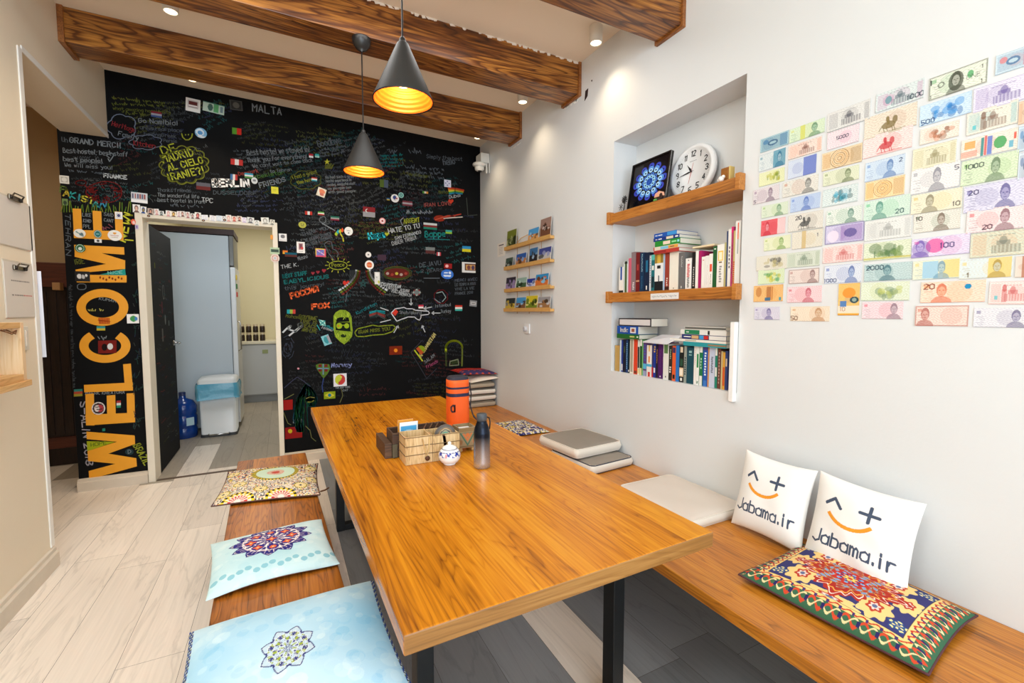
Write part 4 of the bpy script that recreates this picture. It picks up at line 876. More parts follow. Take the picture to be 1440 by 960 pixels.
# ================================================================== NICHE SHELVES
sh_w = wood('shelf_wood', (116, 66, 20), (178, 112, 44), (208, 148, 76), 'Y', 1.6, .45, .7)
def shelf(zt, th, label, tilt=0.0):
    t = empty('niche_shelf', (2.08, 1.96, zt-th), label, 'shelf', 'wooden shelves in the niche')
    R = Matrix.Translation((0, 1.96, zt)) @ Matrix.Rotation(tilt, 4, 'X') @ Matrix.Translation((0, -1.96, -zt))
    b = MB(); b.box(1.972, WX+ND-.002, NY0+.002, NY1-.002, zt-th, zt, M=R); b.build('shelf_board', sh_w, t, bevel=.003)
    for y0 in (NY0-.012, NY1-.012):
        b = MB(); b.box(1.955, 1.998, y0, y0+.026, zt-th-.006, zt+.012, M=R); b.build('end_block', sh_w, t, bevel=.003)
    return t
S1, S2, S3 = 2.083, 1.558, NZ0
shelf(S1, .062, 'upper wooden shelf in the niche, with clock and framed picture')
s2 = shelf(S2, .06, 'lower wooden shelf in the niche with a paper label on its edge')
p0, p1 = atX(915, 412, 1.97), atX(954, 418, 1.97)
img = Img(70, 14, (226, 226, 224)); img.text('-', .1, .5, .02, .01, (120, 130, 140)); rr = random.Random(9)
for i in range(22): x = .06+.04*i; img.ln(x, .45+rr.uniform(-.1, .1), x+.02, .55+rr.uniform(-.15, .15), .012, (110, 120, 136))
sheet('paper_label', (1.9715, p0.y, p0.z-.004), (0, p1.y-p0.y, 0), (0, 0, -.036), img, .002, s2)
# ---- books
PAGE = mat('book_pages', (232, 226, 212), .85, bump=.4, bscale=500, var=.04, vscale=80)
def spine_img(cols, h, w, seed, marks=()):
    im = Img(8, 40, cols[0]); r = np.random.RandomState(seed)
    return im
BK = {}
def book(y0, y1, z0, z1, x0, dep, col, marks, label, group, lean=0.0):
    """upright book, spine toward the room (-X). marks: list of (from, to, colour, inset) bands down the spine from the top"""
    c = (x0+dep/2, (y0+y1)/2, z0); t = empty('book', c, label, 'book', group)
    key = 'cover_%d_%d_%d' % tuple(col); cm = mat(key, col, .4)
    R = Matrix.Translation(Vector((x0, (y0+y1)/2, z0))) @ Matrix.Rotation(lean, 4, 'X') @ Matrix.Translation(-Vector((x0, (y0+y1)/2, z0)))
    ct = min(.0022, (y1-y0)*.2)
    b = MB(); b.box(x0, x0+dep, y0, y0+ct, z0, z1, M=R); b.box(x0, x0+dep, y1-ct, y1, z0, z1, M=R); b.box(x0, x0+ct, y0+ct, y1-ct, z0, z1, M=R); b.build('cover', cm, t)
    b = MB(); b.box(x0+ct, x0+dep-.003, y0+ct, y1-ct, z0+.0015, z1-.003, M=R); b.build('page_block', PAGE, t)
    if marks:
        b = MB(); ms = []; hh = z1-z0; ww = y1-y0
        for i, mk in enumerate(marks):
            a0, a1, mc = mk[0], mk[1], mk[2]; ins = mk[3] if len(mk) > 3 else 0.0
            ms.append(mat('ink_%d_%d_%d' % tuple(mc), mc, .45))
            if len(mk) > 4:    # letters: a column of short strokes
                n = int(mk[4]); 
                for q in range(n):
                    f0 = a0+(a1-a0)*q/n; f1 = f0+(a1-a0)/n*.62
                    yy = ww*ins; s_ = (q*37 % 5)/5*.15*ww
                    b.box(x0-.0006-.0002*i, x0, y0+yy+s_, y1-yy-(.15*ww-s_)*.5, z1-hh*f1, z1-hh*f0, i, M=R)
            else: b.box(x0-.0005-.0002*i, x0, y0+ww*ins, y1-ww*ins, z1-hh*a1, z1-hh*a0, i, M=R)
        b.build('spine_print', ms, t)
    return t
W_ = (240, 238, 232); K_ = (22, 24, 28); RD = (196, 40, 34); NV = (24, 44, 92); TL = (20, 84, 100); GN = (30, 112, 62); OR = (224, 92, 40)
def row(origin, s, items, zf, group, shelfname, xf=2.02, dep=.14):
    prev = None
    for k, it in enumerate(items):
        xa, xb, yt, col, marks, desc = it[:6]; xo = it[6] if len(it) > 6 else xf; dp = it[7] if len(it) > 7 else dep
        pa = atX(origin[0]+xa/s, origin[1]+yt/s, xo); pb = atX(origin[0]+xb/s, origin[1]+yt/s, xo)
        lab = '%s %s' % (desc, ('at the left end of the %s' % shelfname) if prev is None else 'right of the %s' % prev)
        ws = lab.split()
        if len(ws) > 16: lab = ' '.join(ws[:16])
        dp = min(dp, WX+ND-.004-xo)
        book(pb.y+.0004, pa.y-.0004, zf+.0005, pa.z, xo, dp, col, marks, lab, group); prev = it[8] if len(it) > 8 else short(desc)
def short(d):
    w_ = d.split(); return ' '.join(w_[:4])
o1, s1 = (850, 300), 7.2
mid = [
 (150, 193, 545, W_, [(.0, .5, (30, 80, 170), .3), (.72, .9, RD, .5), (.9, 1, K_)], 'thin white book with blue title'),
 (196, 243, 488, (214, 224, 226), [(0, 1, (70, 100, 60), .72), (.02, .08, K_, .2)], 'pale book with dark green edge'),
 (245, 274, 455, (206, 96, 120), [], 'slim pink book'),
 (275, 320, 395, (134, 116, 122), [(.75, .95, (230, 226, 230), .3, 5)], 'mauve grey book'),
 (321, 361, 398, (112, 26, 30), [(.3, .45, (170, 60, 60), .3), (.7, .74, (200, 150, 120), .1)], 'dark red book'),
 (362, 405, 400, (16, 50, 84), [(.04, .50, (170, 210, 222), .38, 12), (.6, .95, (60, 120, 160), .4, 8)], 'navy book with pale lettering'),
 (406, 458, 400, (14, 32, 62), [(.2, .5, (30, 110, 150), .3), (.85, .95, W_, .4)], 'dark navy thick book'),
 (459, 476, 425, (214, 220, 228), [(0, .8, (60, 70, 120), .3, 12)], 'very thin white and purple book'),
 (477, 510, 420, (30, 110, 120), [(.0, .15, (90, 190, 180)), (.3, .42, W_, .2), (.6, .9, (16, 50, 60), .1)], 'teal book'),
 (512, 598, 400, (236, 238, 238), [(0, .28, (150, 124, 50)), (0, .28, (216, 176, 70), .3), (.75, 1, (20, 24, 30)), (.6, .75, (50, 60, 80), .55), (.34, .42, K_, .3)], 'thick white book with gold top'),
 (600, 614, 420, (170, 200, 230), [], 'narrow light blue book'),
 (617, 660, 382, (150, 62, 48), [(.68, .95, W_, .35, 5), (.9, 1, (60, 24, 20))], 'brick red book'),
 (662, 752, 392, (236, 232, 220), [(.94, .96, K_, .45)], 'thick plain ivory book'),
 (756, 815, 400, (110, 110, 110), [(.1, .4, (190, 190, 190), .38, 9), (.9, .96, W_, .45)], 'grey hardback'),
 (890, 925, 395, (24, 24, 26), [(.4, .95, (210, 210, 205), .35, 9)], 'black book with white lettering'),
 (926, 955, 380, W_, [], 'slim plain white book'),
 (956, 985, 380, (170, 26, 96), [], 'magenta book'),
 (986, 1022, 440, W_, [(.1, .12, RD, .3)], 'short white paperback'),
 (1023, 1062, 430, (236, 234, 230), [(.3, .9, (200, 200, 196), .4, 12)], 'white paperback with faint title'),
 (1063, 1100, 410, W_, [(.3, .52, (230, 80, 40), .2), (.6, .9, K_, .4, 5)], 'white paperback with orange patch'),
 (1102, 1142, 335, (26, 92, 48), [(.05, .08, W_, .3), (.3, .7, (60, 120, 70), .4, 9)], 'dark green book'),
 (1144, 1216, 318, W_, [(.15, .38, (240, 200, 80), .15), (.18, .36, (250, 240, 210), .28), (.40, .43, (120, 90, 50), .3), (.5, .9, (150, 150, 150), .3, 7)], 'white book with yellow arch'),
 (1218, 1238, 295, (186, 178, 120), [], 'thin olive book'),
 (1240, 1256, 180, (50, 70, 110), [], 'tall thin dark blue book'),
 (1257, 1288, 160, (236, 234, 230), [(.3, .7, (60, 50, 60), .3, 6)], 'tall white book'),
 (1290, 1308, 135, (184, 60, 110), [(.0, .1, (220, 30, 110)), (.3, .8, (120, 60, 60), .3, 9)], 'tall magenta topped book'),
 (1310, 1330, 175, (196, 180, 120), [(.55, 1, (206, 40, 40), .1, 12)], 'tall tan and red book'),
 (1332, 1384, 78, (240, 240, 238), [(.03, .28, (230, 100, 60), .4), (.28, .5, (170, 180, 180), .6)], 'tallest white book'),
]
GM, GL = 'books on the middle shelf', 'books on the niche bottom'
row(o1, s1, mid, S2, GM, 'middle shelf')
row(o1, s1, [(823, 883, 458, (240, 240, 238), [(.05, .08, K_, .42), (.18, .62, (206, 40, 44), .25, 10), (.62, .95, (90, 90, 90), .3, 10)], 'short white book with red lettering')], S2, GM, 'middle shelf')
for o in list(C.objects):
    if o.get('label', '').startswith('short white book with red lettering'): o['label'] = 'short white book with red lettering standing between the grey and black books'
o2, s2_ = (850, 420), 6.857
low = [
 (103, 146, 448, (188, 152, 84), [], 'plain tan board backed book'),
 (150, 164, 395, (210, 226, 236), [], 'very thin pale blue book'),
 (165, 181, 395, (38, 62, 150), [(.75, .95, W_, .2)], 'thin royal blue book'),
 (182, 209, 392, (22, 26, 44), [(.2, .4, (70, 90, 60), .3)], 'narrow black book'),
 (210, 228, 395, (24, 60, 120), [(.1, .9, (150, 210, 230), .3, 14)], 'dark blue book with cyan letters'),
 (229, 246, 398, (16, 40, 48), [(.9, .96, W_, .3)], 'thin black teal book'),
 (248, 284, 376, (232, 226, 212), [(.05, .95, (170, 160, 140), .8)], 'cream hardback'),
 (286, 320, 378, (222, 70, 42), [(.9, .98, (120, 60, 40), .1)], 'vivid red orange book'),
 (322, 342, 395, (226, 230, 224), [(.2, .8, (40, 50, 44), .1), (.82, .96, (230, 210, 150), .1)], 'white and black banded book'),
 (343, 366, 392, (40, 90, 50), [(0, .18, W_, .1), (.8, 1, (226, 206, 150), .1)], 'green book with cream foot'),
 (367, 375, 400, (120, 200, 120), [], 'hair thin light green book'),
 (377, 408, 405, (96, 60, 120), [(.1, .6, (60, 90, 170), .2, 6), (.65, .8, (90, 180, 220)), (.85, 1, (150, 160, 190))], 'purple and blue travel book'),
 (410, 458, 445, (236, 230, 226), [(0, .2, (232, 180, 40), .4), (.35, .55, (230, 140, 60), .35), (.6, .68, (80, 180, 220)), (.85, 1, RD, .3)], 'white book with colourful patches'),
 (460, 474, 425, (60, 60, 110), [(.7, 1, RD)], 'thin violet blue book'),
 (475, 498, 422, (26, 56, 150), [(.1, .3, (230, 190, 50), .2, 3), (.72, .86, W_, .2)], 'blue book with yellow letters'),
 (499, 520, 420, (34, 26, 50), [(.2, .6, (210, 150, 70), .35, 8)], 'very dark book with gold specks'),
 (521, 566, 422, (74, 26, 96), [(.2, .7, (130, 90, 150), .45, 10), (.92, .96, W_, .42)], 'purple book'),
 (570, 622, 435, (228, 228, 222), [(.0, .26, (90, 130, 80), .15), (.9, .94, K_, .42)], 'white book with green head'),
 (624, 655, 452, (44, 44, 40), [(.1, .4, (160, 180, 140), .3, 5), (.6, .8, (226, 226, 220), .2, 3)], 'black book with grey sketch'),
 (657, 690, 452, (226, 98, 52), [(.05, .2, (50, 50, 100), .1), (.82, .94, K_, .2)], 'orange book'),
 (692, 724, 448, (34, 116, 192), [], 'sky blue book'),
 (726, 768, 452, (22, 30, 30), [(.03, .18, (220, 206, 180), .2), (.35, .55, (40, 80, 60), .2), (.6, .84, (236, 208, 170), .05), (.64, .80, (244, 236, 220), .2), (.88, .96, W_, .3)], 'black book with cream panel'),
 (770, 796, 455, (150, 158, 150), [(.3, .8, (40, 60, 70), .2, 8)], 'grey green book'),
 (798, 864, 462, (12, 72, 88), [(.1, .16, (150, 190, 190), .3), (.2, .23, (150, 190, 190), .3)], 'wide dark teal book'),
 (866, 888, 455, (236, 234, 228), [(.1, .5, (130, 90, 110), .4, 8)], 'white book with faint pink title'),
 (889, 917, 455, (238, 240, 236), [(.2, .55, (30, 140, 80), .2), (.9, .97, (30, 100, 60), .2, 3)], 'white book with green stripe'),
 (919, 952, 455, (28, 122, 74), [(0, .16, W_, .1), (.3, .6, (190, 220, 200), .3, 4), (.75, 1, (236, 234, 228), .1)], 'green book with white ends'),
 (954, 1000, 457, (28, 84, 170), [(0, .1, (80, 70, 140)), (.15, .75, (230, 238, 244), .28, 9), (.85, 1, (60, 120, 190), .2)], 'blue book with large white letters'),
 (1001, 1013, 460, (214, 150, 90), [], 'thin tan orange book'),
 (1015, 1070, 458, (198, 206, 228), [(.25, .65, (70, 84, 110), .3, 14)], 'pale lilac book with dark title'),
 (1071, 1094, 458, (30, 130, 110), [(0, .22, W_, .1), (.5, .72, W_, .15)], 'teal and white book'),
 (1096, 1126, 475, (110, 64, 52), [(.1, .9, (190, 160, 150), .3, 10)], 'brown patterned book'),
 (1128, 1142, 505, (212, 196, 150), [], 'thin sand coloured book'),
 (1144, 1166, 515, (232, 176, 70), [(.4, .9, (220, 90, 40), .1)], 'yellow and orange book'),
 (1168, 1192, 500, (52, 70, 130), [(.2, .4, (220, 200, 180), .2)], 'small navy book'),
]
row(o2, s2_, low, NZ0, GL, 'niche bottom', xf=2.025, dep=.13)
# ---- flat piles
def flat(y0, y1, z0, th, x0, dep, col, marks, label, group, ang=0.0, name='book', text=None):
    cx, cy = x0+dep/2, (y0+y1)/2; t = empty(name, (cx, cy, z0), label, 'book', group); R = rotz(ang, (x0, cy, 0)); ct = min(.002, th*.2); cm = mat('cover_%d_%d_%d' % tuple(col), col, .4)
    b = MB(); b.box(x0, x0+dep, y0, y1, z0, z0+ct, M=R); b.box(x0, x0+dep, y0, y1, z0+th-ct, z0+th, M=R); b.box(x0, x0+ct, y0, y1, z0+ct, z0+th-ct, M=R); b.build('cover', cm, t)
    b = MB(); b.box(x0+ct, x0+dep-.003, y0+.002, y1-.002, z0+ct, z0+th-ct, M=R); b.build('page_block', PAGE, t)
    if marks:
        b = MB(); ms = []
        for i, (a0, a1, mc, ins) in enumerate(marks):
            ms.append(mat('ink_%d_%d_%d' % tuple(mc), mc, .45)); b.box(x0-.0006-.0002*i, x0, y1-(y1-y0)*a1, y1-(y1-y0)*a0, z0+th*ins, z0+th*(1-ins), i, M=R)
        b.build('spine_print', ms, t)
    if text:
        rb = Ribbon(); st, adv = strokes(text[0]); hh = th*.5; Ls = (y1-y0)*text[2]; k = Ls/adv
        for pl in st: rb.line([R @ Vector((x0-.0016, y1-(y1-y0)*text[1]-u*k, z0+th*.26+v*hh)) for u, v in pl], hh*.2, lin(W_), Vector((-1, 0, 0)))
        rb.build('spine_lettering', painted('ink', .6), t, (0, 0, 0))
    return t
def ys(o, s, xa, xb, X): return atX(o[0]+xb/s, o[1], X).y, atX(o[0]+xa/s, o[1], X).y
def zz(o, s, x, y, X): return atX(o[0]+x/s, o[1]+y/s, X).z
GP = 'books lying flat on the middle shelf row'
X_ = 2.0
top_mid = S2+0.0
zb = zz(o1, s1, 640, 392, X_)
for i, (xa, xb, yt, yb_, col, mk, lb, tx) in enumerate([
  (508, 762, 358, 395, (186, 60, 50), [(0, .5, (150, 40, 40), .2)], 'red edged book at the bottom of the flat pile', None),
  (505, 752, 322, 366, (222, 214, 196), [(.0, .04, RD, 0), (.3, .62, (120, 190, 226), .15), (.62, 1, (226, 160, 60), .1), (.7, .85, (60, 60, 110), .4)], 'white, light blue and orange book in the flat pile', None),
  (518, 772, 262, 326, (34, 140, 50), [(.34, .62, (236, 214, 200), .2), (.68, .86, (150, 220, 160), .35), (.90, .97, (150, 220, 230), .3)], 'bright green travel guide in the flat pile', None),
  (502, 762, 228, 280, (22, 50, 132), [(.08, .16, W_, .4), (.2, .34, W_, .35), (.52, .78, (226, 214, 190), .15), (.86, .96, W_, .3)], 'navy blue travel guide in the flat pile', None),
  (507, 735, 186, 232, (30, 84, 176), [(.06, .16, W_, .4), (.2, .38, W_, .4), (.6, 1, (60, 150, 220), .1)], 'lighter blue travel guide on top of the flat pile', None)]):
    y0, y1 = ys(o1, s1, xa, xb, X_); zt = zz(o1, s1, (xa+xb)/2, yt, X_)
    if i == 0: zcur = zz(o1, s1, (xa+xb)/2, yb_, X_)
    th = zt-zcur; flat(y0, y1, zcur, th-.0006, X_, .17, col, mk, lb, GP, .0); zcur = zt
# standing books in row are clipped to the pile's underside by their own height
y0, y1 = ys(o1, s1, 940, 1140, 2.05); z1_ = zz(o1, s1, 1040, 318, 2.05)
t = tag(MB().box(2.03, 2.17, y0-.005, y1+.01, z1_-.012, z1_-.002).build('cream_folder', mat('cream_card', (232, 214, 176), .7), None, bevel=.002), 'cream folder lying flat over the white paperbacks on the middle shelf', 'folder')
GB = 'books lying flat on the niche bottom row'; X_ = 2.005
zc0 = zz(o2, s2_, 230, 385, X_)
for (xa, xb, yt, col, mk, lb, tx, dp) in [
  (125, 340, 340, (34, 100, 44), [(.6, .8, (200, 200, 120), .35), (.9, .96, W_, .35)], 'green guide book at the bottom of the left pile', None, .16),
  (127, 330, 262, (24, 78, 170), [(.64, .9, (226, 226, 226), .15), (.70, .84, (160, 90, 70), .3)], 'blue guide book with large white title in the left pile', ('india', .17, .36), .17),
  (142, 455, 188, (46, 40, 44), [(.03, .97, (214, 212, 214), .14)], 'dark notebook on top of the left pile', None, .14)]:
    y0, y1 = ys(o2, s2_, xa, xb, X_); zt = zz(o2, s2_, (xa+xb)/2, yt, X_); flat(y0, y1, zc0, zt-zc0-.0006, X_, dp, col, mk, lb, GB, 0, text=tx); zc0 = zt
zc0 = zz(o2, s2_, 700, 446, X_)+.002
for (xa, xb, yt, col, mk, lb, dp) in [
  (770, 1188, 424, (40, 150, 160), [(.6, 1, (150, 120, 90), .3)], 'teal booklet at the bottom of the right pile', .13),
  (640, 1186, 394, (232, 230, 222), [(.3, .5, (180, 170, 150), .3)], 'long white booklet in the right pile', .13),
  (755, 1186, 350, (30, 46, 110), [(0.05, .22, W_, .4), (.24, .40, (206, 170, 120), .15), (.42, .52, (60, 150, 210), .1), (.52, .62, RD, .15), (.64, 1, (226, 226, 222), .1)], 'navy and red guide in the right pile', .15),
  (742, 1186, 302, (228, 228, 224), [(.1, .44, (28, 124, 84), .05), (.14, .2, W_, .4), (.62, .66, K_, .1)], 'white and green guide in the right pile', .15),
  (785, 1180, 268, (196, 196, 190), [(0, 1, (90, 90, 86), .75)], 'grey magazine on top of the right pile', .14)]:
    y0, y1 = ys(o2, s2_, xa, xb, X_); zt = zz(o2, s2_, (xa+xb)/2, yt, X_); th = max(.006, zt-zc0); flat(max(y0, NY0+.004), y1, zc0, th-.0006, X_, dp, col, mk, lb, GB); zc0 += th
# leaning magazine
pa, pb, pc, pd = atX(850+370/s2_, 420+412/s2_, 2.0), atX(850+550/s2_, 420+345/s2_, 2.06), atX(850+755/s2_, 420+350/s2_, 2.02), atX(850+600/s2_, 420+432/s2_, 1.99)
tag(MB().prism([pa, pb, pc, pd], (0, 0, -.006)).build('open_magazine', mat('magazine_paper', (214, 216, 222), .4), None), 'pale magazine sloping over the books between the two flat piles', 'magazine')
# white panel at the right end
pa, pb = atX(850+1192/s2_, 420+222/s2_, 1.985), atX(850+1275/s2_, 420+905/s2_, 1.985)
tag(MB().box(1.975, 2.13, NY0+.004, NY0+.03, NZ0+.001-.045, pa.z).build('white_binder', mat('binder_white', (238, 238, 236), .5), None, bevel=.003), 'tall white binder at the right end of the niche bottom', 'binder')

# ---- top shelf things
def frame_corner(px, py, X): return atX(px, py, X)
BLc, BRc = atX(882, 294, 2.03), atX(934, 273, 2.03); zf_ = S1+.001
y_l, y_r = atX(881.5, 295, 2.02).y, atX(935, 268, 2.02).y
hgt = atX(884.5, 231, 2.02).z-zf_; 
img = Img(120, 150, (8, 9, 14)); img.rect(.06, .05, .94, .95, (12, 13, 20)); img.rect(.05, .06, .3, .5, (46, 50, 56))
uu, vv = img.X, img.Y/img.asp
th_ = np.arctan2(vv-.5, (uu-.53)*1.0); rr_ = np.hypot((uu-.53), (vv-.5)*1.1)
for r0, rw, n_, cc in ((.38, .075, 12, (60, 74, 190)), (.31, .07, 12, (90, 150, 230)), (.28, .05, 12, (170, 216, 246)), (.17, .05, 10, (70, 120, 210)), (.12, .045, 10, (150, 206, 240)), (.05, .04, 8, (40, 90, 190))):
    for k in range(n_):
        a = 2*math.pi*k/n_; q = np.hypot(uu-.53-r0*math.cos(a), (vv-.5)-r0*.9*math.sin(a)); img.put(q < rw, cc); img.put(q < rw*.42, (14, 30, 90))
ang_t = math.radians(9)
t = empty('framed_picture', (2.06, (y_l+y_r)/2, zf_), 'black framed blue flower mandala picture leaning on the upper shelf', 'framed picture')
ux = Vector((0, y_r-y_l, 0)); vx = Vector((-math.sin(ang_t), 0, -math.cos(ang_t)))*hgt; nn = Vector((-math.cos(ang_t), 0, math.sin(ang_t)))
O_ = Vector((2.02+math.sin(ang_t)*hgt, y_l, zf_+.005+math.cos(ang_t)*hgt)); fr_m = mat('frame_black', (14, 14, 16), .25)
b = MB(); e_ = .010; U1, V1 = ux.normalized()*e_, vx.normalized()*e_
for (a_, b_, c_, d_) in ((O_, O_+ux, O_+ux+V1, O_+V1), (O_+vx-V1, O_+vx+ux-V1, O_+vx+ux, O_+vx), (O_+V1, O_+V1+U1, O_+vx-V1+U1, O_+vx-V1), (O_+ux-U1+V1, O_+ux+V1, O_+ux+vx-V1, O_+ux+vx-U1-V1)):
    b.prism([a_+nn*.003, b_+nn*.003, c_+nn*.003, d_+nn*.003], -nn*.024)
b.build('picture_frame', fr_m, t)
sheet('mandala_print', O_+U1*.9+V1*.9-nn*.004, ux-U1*1.8, vx-V1*1.8, img, .002, t, mt=painted('glossy_print', .15), N_=nn)
b = MB(); b.prism([O_+ux+Vector((0, -.0004, 0)), O_+ux-nn*.003+Vector((0, -.0004, 0)), O_+ux+vx-nn*.003+Vector((0, -.0004, 0)), O_+ux+vx+Vector((0, -.0004, 0))], (0, -.0008, 0)); b.build('silver_edge', MATS['chrome'], t)
# wall clock leaning
pc = atX(972, 242.5, 2.135); Rk = 0.160
t = empty('wall_clock', (2.07, pc.y, S1), 'round white clock with black numerals leaning on the upper shelf', 'clock')
a_c = math.radians(7.5); nn = Vector((-math.cos(a_c), 0, math.sin(a_c))); up = Vector((math.sin(a_c), 0, math.cos(a_c))); cc = Vector((2.118+Rk*math.sin(a_c), pc.y, S1+.002+Rk*math.cos(a_c)))
Mr = Matrix((( 0, up.x, nn.x, 0), (-1, 0, 0, 0), (0, up.z, nn.z, 0), (0, 0, 0, 1)))
cw = mat('clock_white', (236, 238, 240), .3)
MB().lathe([(.0001, -.03), (Rk*.9, -.03), (Rk*.99, -.02), (Rk, -.005), (Rk*.98, .006), (Rk*.90, .010), (Rk*.84, .008), (Rk*.81, .0), (.0001, .0)], cc, 64, M=Mr, cap=False).build('clock_case', cw, t)
MB().lathe([(Rk*.90, -.032), (Rk*.93, -.029)], cc, 64, M=Mr).build('back_plate', mat('clock_back', (30, 34, 40), .5), t)
rb = Ribbon(); Uc, Vc = Vector((0, -1, 0)), up
for n_ in range(1, 13):
    a = math.radians(90-30*n_); x, y = Rk*.66*math.cos(a), Rk*.66*math.sin(a); st, adv = strokes(str(n_), gap=1.0); hh = Rk*.2; 
    for pl in st: rb.line([cc+Uc*(x+(u-adv/2)*hh*.8)+Vc*(y+(v-.5)*hh)+nn*.0012 for u, v in pl], hh*.17, lin((28, 28, 32)), nn)
rb.build('clock_numerals', painted('ink', .6), t, (0, 0, 0)); rb = Ribbon()
for k in range(60):
    a = math.radians(6*k); rb.seg(cc+Uc*Rk*.76*math.cos(a)+Vc*Rk*.76*math.sin(a)+nn*.0012, cc+Uc*Rk*(.785)*math.cos(a)+Vc*Rk*.785*math.sin(a)+nn*.0012, .001, lin((120, 120, 120)), nn)
for k in range(5): rb.seg(cc+Uc*(-.02+.01*k)+Vc*Rk*.38+nn*.0012, cc+Uc*(-.014+.01*k)+Vc*Rk*.38+nn*.0012, .003, lin((150, 150, 155)), nn)
rb.build('minute_marks', painted('ink', .6), t, (0, 0, 0))
def hand(name, ang, L0, L1, w0, col):
    a = math.radians(90-ang); d = Uc*math.cos(a)+Vc*math.sin(a); q = Uc*-math.sin(a)+Vc*math.cos(a)
    b = MB(); b.prism([cc-d*L0+nn*.003, cc-q*w0+d*L1*.25+nn*.003, cc+d*L1+nn*.003, cc+q*w0+d*L1*.25+nn*.003], nn*.0015); b.build(name, mat('hand_%d' % col[0], col, .4), t)
hand('hour_hand', 322, .012, Rk*.36, .006, (24, 24, 28)); hand('minute_hand', 262, .016, Rk*.56, .0045, (25, 24, 28)); hand('second_hand', 190, .05, Rk*.45, .0012, (200, 70, 60))
# small ornaments
p = atX(931, 277, 2.005)
t = empty('toy_house', (2.0, p.y, S1), 'tiny model house with a pink barrel roof in front of the framed picture', 'ornament')
y = atX(930, 277, 2.0).y; b = MB(); b.box(1.98, 2.005, y-.036, y+.03, S1+.001, S1+.02); b.build('house_body', mat('house_dark', (60, 44, 40), .6), t)
b = MB(); pts = [(1.974, y-.04, S1+.02), (1.974, y+.034, S1+.02), (1.974, y+.026, S1+.042), (1.974, y-.004, S1+.052), (1.974, y-.034, S1+.042)]; b.prism(pts, (.014, 0, 0)); b.build('house_roof', mat('house_roof', (226, 170, 140), .6), t, bevel=.003)
b = MB(); b.prism([(1.972, y-.034, S1+.006), (1.972, y-.012, S1+.006), (1.972, y-.012, S1+.03), (1.972, y-.024, S1+.038), (1.972, y-.034, S1+.03)], (.004, 0, 0)); b.build('house_door', mat('house_door', (46, 26, 22), .6), t)
b = MB(); b.box(1.971, 1.979, y+.012, y+.036, S1+.001, S1+.012); b.build('garden_patch', mat('garden_green', (90, 160, 70), .6), t, bevel=.002)
y = atX(1021, 245, 2.02).y
t = empty('amber_block', (2.03, y, S1), 'amber brown square ornament with gold side at the right of the clock', 'ornament')
b = MB(); b.box(2.01, 2.045, y-.022, y+.024, S1+.001, S1+.075); b.build('block', mat('amber', (150, 94, 36), .3, var=.35, vscale=40), t, bevel=.004)
b = MB(); b.box(2.0095, 2.046, y-.030, y-.0225, S1+.001, S1+.076); b.build('gold_side', mat('gold_side', (214, 184, 110), .4), t, bevel=.002)
t = empty('white_figurine', (1.99, y, S1), 'small white animal figurine at the foot of the amber block', 'figurine')
b = MB(); 
for (dy, dz, r) in ((0, .014, .014), (-.012, .022, .009), (.012, .010, .009)): b.lathe([(r*math.sin(math.pi*i/8)+1e-5, -r*math.cos(math.pi*i/8)) for i in range(9)], (1.985, y+dy, S1+.001+dz), 14, cap=False)
b.build('figurine', mat('figurine_white', (240, 232, 226), .4), t)
y = atX(878, 285, 2.0).y; t = empty('black_metal_flower', (1.99, y, S1), 'black wrought metal flower ornament at the left end of the upper shelf', 'ornament'); bl = mat('iron_black', (22, 22, 24), .5)
b = MB(); cz = S1+.07
for k in range(10): a = k*math.pi/5; b.tube([(1.985, y-.02+.004*math.cos(a), cz+.004*math.sin(a)), (1.983, y-.02+.018*math.cos(a+.2), cz+.018*math.sin(a+.2)), (1.985, y-.02+.024*math.cos(a), cz+.024*math.sin(a))], .0035, 6)
b.tube([(1.985, y-.02, cz), (1.985, y-.018, S1+.03), (1.985, y-.01, S1+.001)], .003, 6); b.build('large_flower', bl, t)
b = MB(); 
for k in range(7): a = k*math.pi*2/7; b.tube([(1.985, y+.016, S1+.03), (1.985, y+.016+.022*math.cos(a), S1+.03+.022*math.sin(a))], .0016, 5)
b.build('small_flower', bl, t)
y = atX(946, 270, 2.0).y; t = tag(MB().lathe([(.006, 0), (.004, .03), (.002, .042), (.0, .043)], (1.985, y, S1+.001), 10).build('dark_peg', bl, None), 'thin dark upright peg in front of the clock', 'ornament')

# ================================================================== BANKNOTES ON THE RIGHT WALL
cA, cB, cC, cD = ((1050, 60), 4.8), ((1240, 60), 4.8), ((1050, 260), 4.8), ((1240, 260), 4.571)
def P(c, x, y): return (c[0][0]+x/c[1], c[0][1]+y/c[1])
def F_(x, y): return (x, y)
